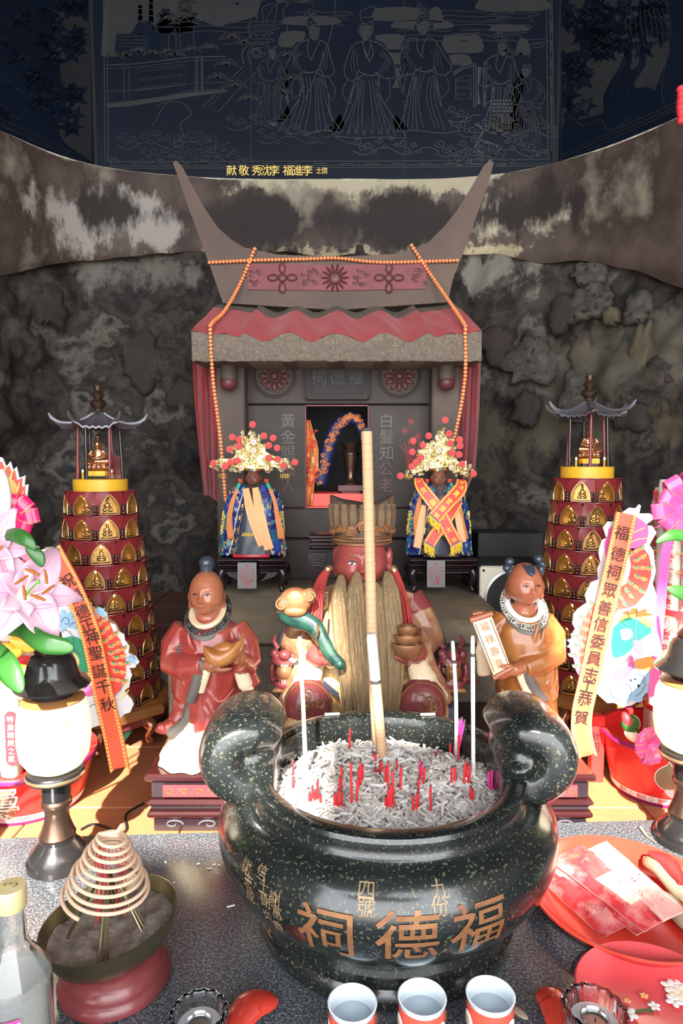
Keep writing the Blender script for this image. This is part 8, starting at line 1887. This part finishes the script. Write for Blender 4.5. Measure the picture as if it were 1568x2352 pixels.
lines2d(dr_, YE-.0040, [[(1420, 1590), (1430, 1572), (1446, 1576), (1450, 1592), (1440, 1600)], [(1450, 1560), (1464, 1548), (1480, 1556), (1478, 1572)], [(1400, 1580), (1408, 1600), (1426, 1610)], [(1460, 1600), (1474, 1588), (1484, 1570)], [(1446, 1420), (1440, 1400), (1450, 1390), (1462, 1400), (1456, 1470), (1440, 1520)], [(1410, 1440), (1424, 1428), (1440, 1436)], [(1450, 1470), (1470, 1468), (1486, 1480)], [(1446, 1540), (1456, 1534), (1452, 1524)]])
lines2d(dr_, YE-.0030, [[(1410, 1250), (1440, 1230), (1480, 1212)], [(1408, 1236), (1430, 1212), (1452, 1190)], [(1430, 1256), (1460, 1240), (1488, 1236)], [(1330, 1540), (1328, 1500), (1336, 1460)]], 'die_yellow', 2.4, 'flame_print')
couplet(YE-.014, [(1438, 1180), (1425, 1240), (1412, 1300), (1398, 1360), (1384, 1420), (1370, 1480), (1360, 1530), (1346, 1590), (1336, 1640), (1336, 1690), (1348, 1742)], 48, '福德祠眾善信委員志工恭賀', [(1429, 1224), (1419, 1273), (1408, 1314), (1401, 1356), (1389, 1396), (1377, 1433), (1373, 1473), (1365, 1512), (1358, 1549), (1350, 1578), (1343, 1606), (1334, 1648)], 'orange-red couplet ribbon with handwritten black characters, on the right dragon board')
bow(W(1560, 1160, 1.20), .055, 'bow_pink', 'pink ribbon bow at the top of the right noodle tower', 10, [[(1560, 1170, 1.2), (1530, 1200, 1.19), (1500, 1214, 1.19)], [(1556, 1180, 1.2), (1530, 1260, 1.19), (1516, 1400, 1.19), (1500, 1600, 1.18)]])
bow(W(1492, 1705, 1.15), .034, 'bow_pink', 'bright pink star bow on the front of the right bucket', 12, [[(1492, 1710, 1.145), (1488, 1735, 1.14), (1484, 1750, 1.14)], [(1496, 1710, 1.145), (1510, 1730, 1.14), (1514, 1745, 1.14)]])
for k, (x, y) in enumerate(((1448, 1662), (1452, 1690), (1440, 1655), (1468, 1700))):
    c = W(x, y, 1.19); m = MB(); m.ell(c, (.018, .012, .010 if k else .018), rot('Y', .6*k)); m.build('wrapped_sweet', M[('leaf', 'card', 'print_red', 'leaf')[k]], label=('green leafy ornament', 'cream wrapped sweet', 'small red wrapped sweet', 'lower green ornament')[k]+' heaped in the right bucket beside the dragon board', cat='sweet')
a, b = W(1352, 1785, 1.30), W(1386, 1640, 1.30); m = MB(); m.box(((a.x+b.x)/2, 1.30, (b.z-.03)/2), (b.x-a.x, .02, b.z+.03), bev=.002); rb_ = m.build('red_card_stand', M['bucket_red'], label='upright red card with yellow print between the pedestal and right bucket', cat='card')
m = MB()
for k, ch in enumerate('計可'): text(m, ch, plane_map(W(1368, 1690+k*26, 1.289), (1, 0, 0), (0, 0, 1)), .020)
m.build('card_lettering', M['ink'], rb_, kind='stuff', smooth=0, fix=False)
# ================================================================ lilies
def petal(par, c, d, L, w, curl, up=V((0, 0, 1)), mt='petal', roll=0):
    d = d.normalized(); s_ = d.cross(up); s_ = (s_ if s_.length > 1e-3 else V((1, 0, 0))).normalized(); n = s_.cross(d); g = []
    for i in range(15):
        u = i/14; ww = w*math.sin(PI*min(.985, u**.75*.97+.02))**.75; bend = curl*u*u; p = c+d*L*(u-.22*abs(curl)/L*u*u*u*0)*math.cos(min(1.2, abs(bend)/L*.8))-n*bend
        if u > .8: p -= n*(u-.8)*curl*.9
        g.append([p+s_*(ww*v/2)+n*(.22*ww*(abs(v)**2)-.012*abs(0)+.003*math.sin(u*14+v*2)*abs(v)-(.05*ww if v == 0 else 0)) for v in (-1, -.75, -.5, -.25, 0, .25, .5, .75, 1)])
    m = MB(); m.sheet(g, .0012); o = m.build('petal', M[mt], par, smooth=180)
    m = MB(); m.tube([r[4]+n*.0012 for r in g[1:12]], [.0018]*6+[.0012]*4+[.0006], 5); m.build('petal_vein', M['petal_dark'], o)
    return o
def lily(c, face, R0, lab):
    t = thing('lily_flower', lab, 'flower', c); face = face.normalized(); a_ = face.orthogonal().normalized(); b_ = face.cross(a_)
    for k in range(6):
        a = k*PI/3+.3; d = (a_*math.cos(a)+b_*math.sin(a))*(.86)+face*.62; petal(t, c, d, R0*(1 if k % 2 else .93), R0*(.66 if k % 2 else .50), R0*.48, up=face)
    m = MB(); m.tube([c-face*.012, c+face*.01], [.006, .010], 10); m.build('throat', M['bud'], t)
    for k in range(6):
        a = k*PI/3; d = face+(a_*math.cos(a)+b_*math.sin(a))*.32; e = c+d*R0*.70; m = MB(); m.tube([c, c+d*R0*.4, e], [.0016, .0012, .001], 6); st = m.build('filament', M['bud'], t); m = MB(); q = (a_*math.cos(a+1)+b_*math.sin(a+1))*.010; m.tube([e-q, e+face*.001, e+q], [.0016, .0024, .0016], 6); m.build('anther', M['anther'], st)
    m = MB(); m.tube([c, c+face*R0*.85], [.0016, .0014], 6); m.ell(c+face*R0*.86, .0032, None, 8, 6); m.build('pistil', M['stem'], t)
    return t
def leaf_(par, pts, w, fold_=.25):
    P = spline([W(*p) for p in pts], 6); n = len(P); g = []
    for i, p in enumerate(P):
        u = i/(n-1); tt = (P[min(i+1, n-1)]-P[max(i-1, 0)]).normalized(); s_ = tt.cross(V((0, -1, .25))).normalized(); ww = w*max(.03, math.sin(PI*(u*.94+.03)))**.8; g.append([p+s_*ww/2*v+V((0, -.4*fold_*ww*(1-abs(v)), 0)) for v in (-1, -.5, 0, .5, 1)])
    m = MB(); m.sheet(g, .0008); m.build('leaf', M['leaf'], par, smooth=180)
YL = .90
vb = V((-.66, .90, 0)); vt = thing('flower_vase', 'tall green-stemmed lily bunch in a dark vase beyond the left edge', 'vase', vb)
m = MB(); m.lathe([(.030, 0), (.034, .004), (.045, .06), (.048, .10), (.034, .16), (.026, .19), (.032, .21), (.028, .21), (.022, .19)], vb, 32); m.build('body', M['lamp_black'], vt)
for pts in ([(-120, 1700), (-20, 1560), (0, 1460), (36, 1400)], [(-140, 1650), (-60, 1350), (-10, 1220), (8, 1185)], [(-130, 1660), (-70, 1500), (-30, 1400), (-6, 1300)]):
    m = MB(); m.tube([V((vb.x, vb.y, .15))]+spline([W(x, y, YL) for x, y in pts], 5), .0030, 8); m.build('stem', M['stem'], vt)
leaf_(vt, [(-10, 1236, YL), (30, 1228, YL-.02), (60, 1240, YL-.03), (82, 1262, YL-.03)], .020); leaf_(vt, [(2, 1452, YL), (50, 1448, YL-.03), (100, 1476, YL-.05), (150, 1486, YL-.05), (168, 1492, YL-.05)], .026)
leaf_(vt, [(-30, 1470, YL), (0, 1510, YL-.04), (28, 1550, YL-.06), (50, 1590, YL-.07)], .034); leaf_(vt, [(-20, 1320, YL), (10, 1340, YL), (30, 1372, YL-.01)], .022); leaf_(vt, [(60, 1258, YL-.02), (85, 1275, YL-.02), (98, 1302, YL-.02)], .018)
m = MB(); p0, p1 = W(7, 1188, YL), W(4, 1078, YL); m.tube([p0.lerp(p1, k/10) for k in range(11)], [.004, .0085, .0105, .0115, .0118, .0115, .0108, .0098, .0080, .0055, .0025], 14); m.build('bud', M['bud'], vt, smooth=180)
lily(W(52, 1372, YL-.01), V((.60, -.62, .42)), .080, 'large open pink and white lily hanging in front of the left couplet ribbon')
lily(W(-22, 1262, YL-.01), V((.35, -.9, .15)), .060, 'pink lily cut by the left edge, above the large one')
vb2 = V((.70, 1.02, 0)); vt2 = thing('flower_vase', 'dark vase of lily leaves beyond the right edge', 'vase', vb2)
m = MB(); m.lathe([(.030, 0), (.034, .004), (.045, .06), (.048, .10), (.034, .16), (.026, .19), (.032, .21), (.028, .21), (.022, .19)], vb2, 32); m.build('body', M['lamp_black'], vt2)
m = MB(); m.tube([V((vb2.x, vb2.y, .15)), W(1640, 1500, 1.0), W(1620, 1250, 1.0)], .003, 8); m.build('stem', M['stem'], vt2)
leaf_(vt2, [(1610, 1245, 1.0), (1570, 1232, .99), (1540, 1230, .98), (1506, 1246, .98)], .018); leaf_(vt2, [(1620, 1360, 1.0), (1590, 1372, .99), (1560, 1360, .98), (1530, 1350, .98)], .022)
m = MB(); m.ell(W(1566, 240, 1.5), (.012, .012, .040)); m.ell(W(1572, 215, 1.5), (.014, .012, .02))
for k in range(6): m.ell(W(1564, 205+k*14, 1.495), (.010, .010, .008), rot('Y', k))
m.tube([W(1576, 190, 1.5), W(1590, -150, 1.5)], .002, 6); m.build('red_hanging_ornament', M['rose'], label='red knotted ornament hanging at the upper right edge', cat='ornament')
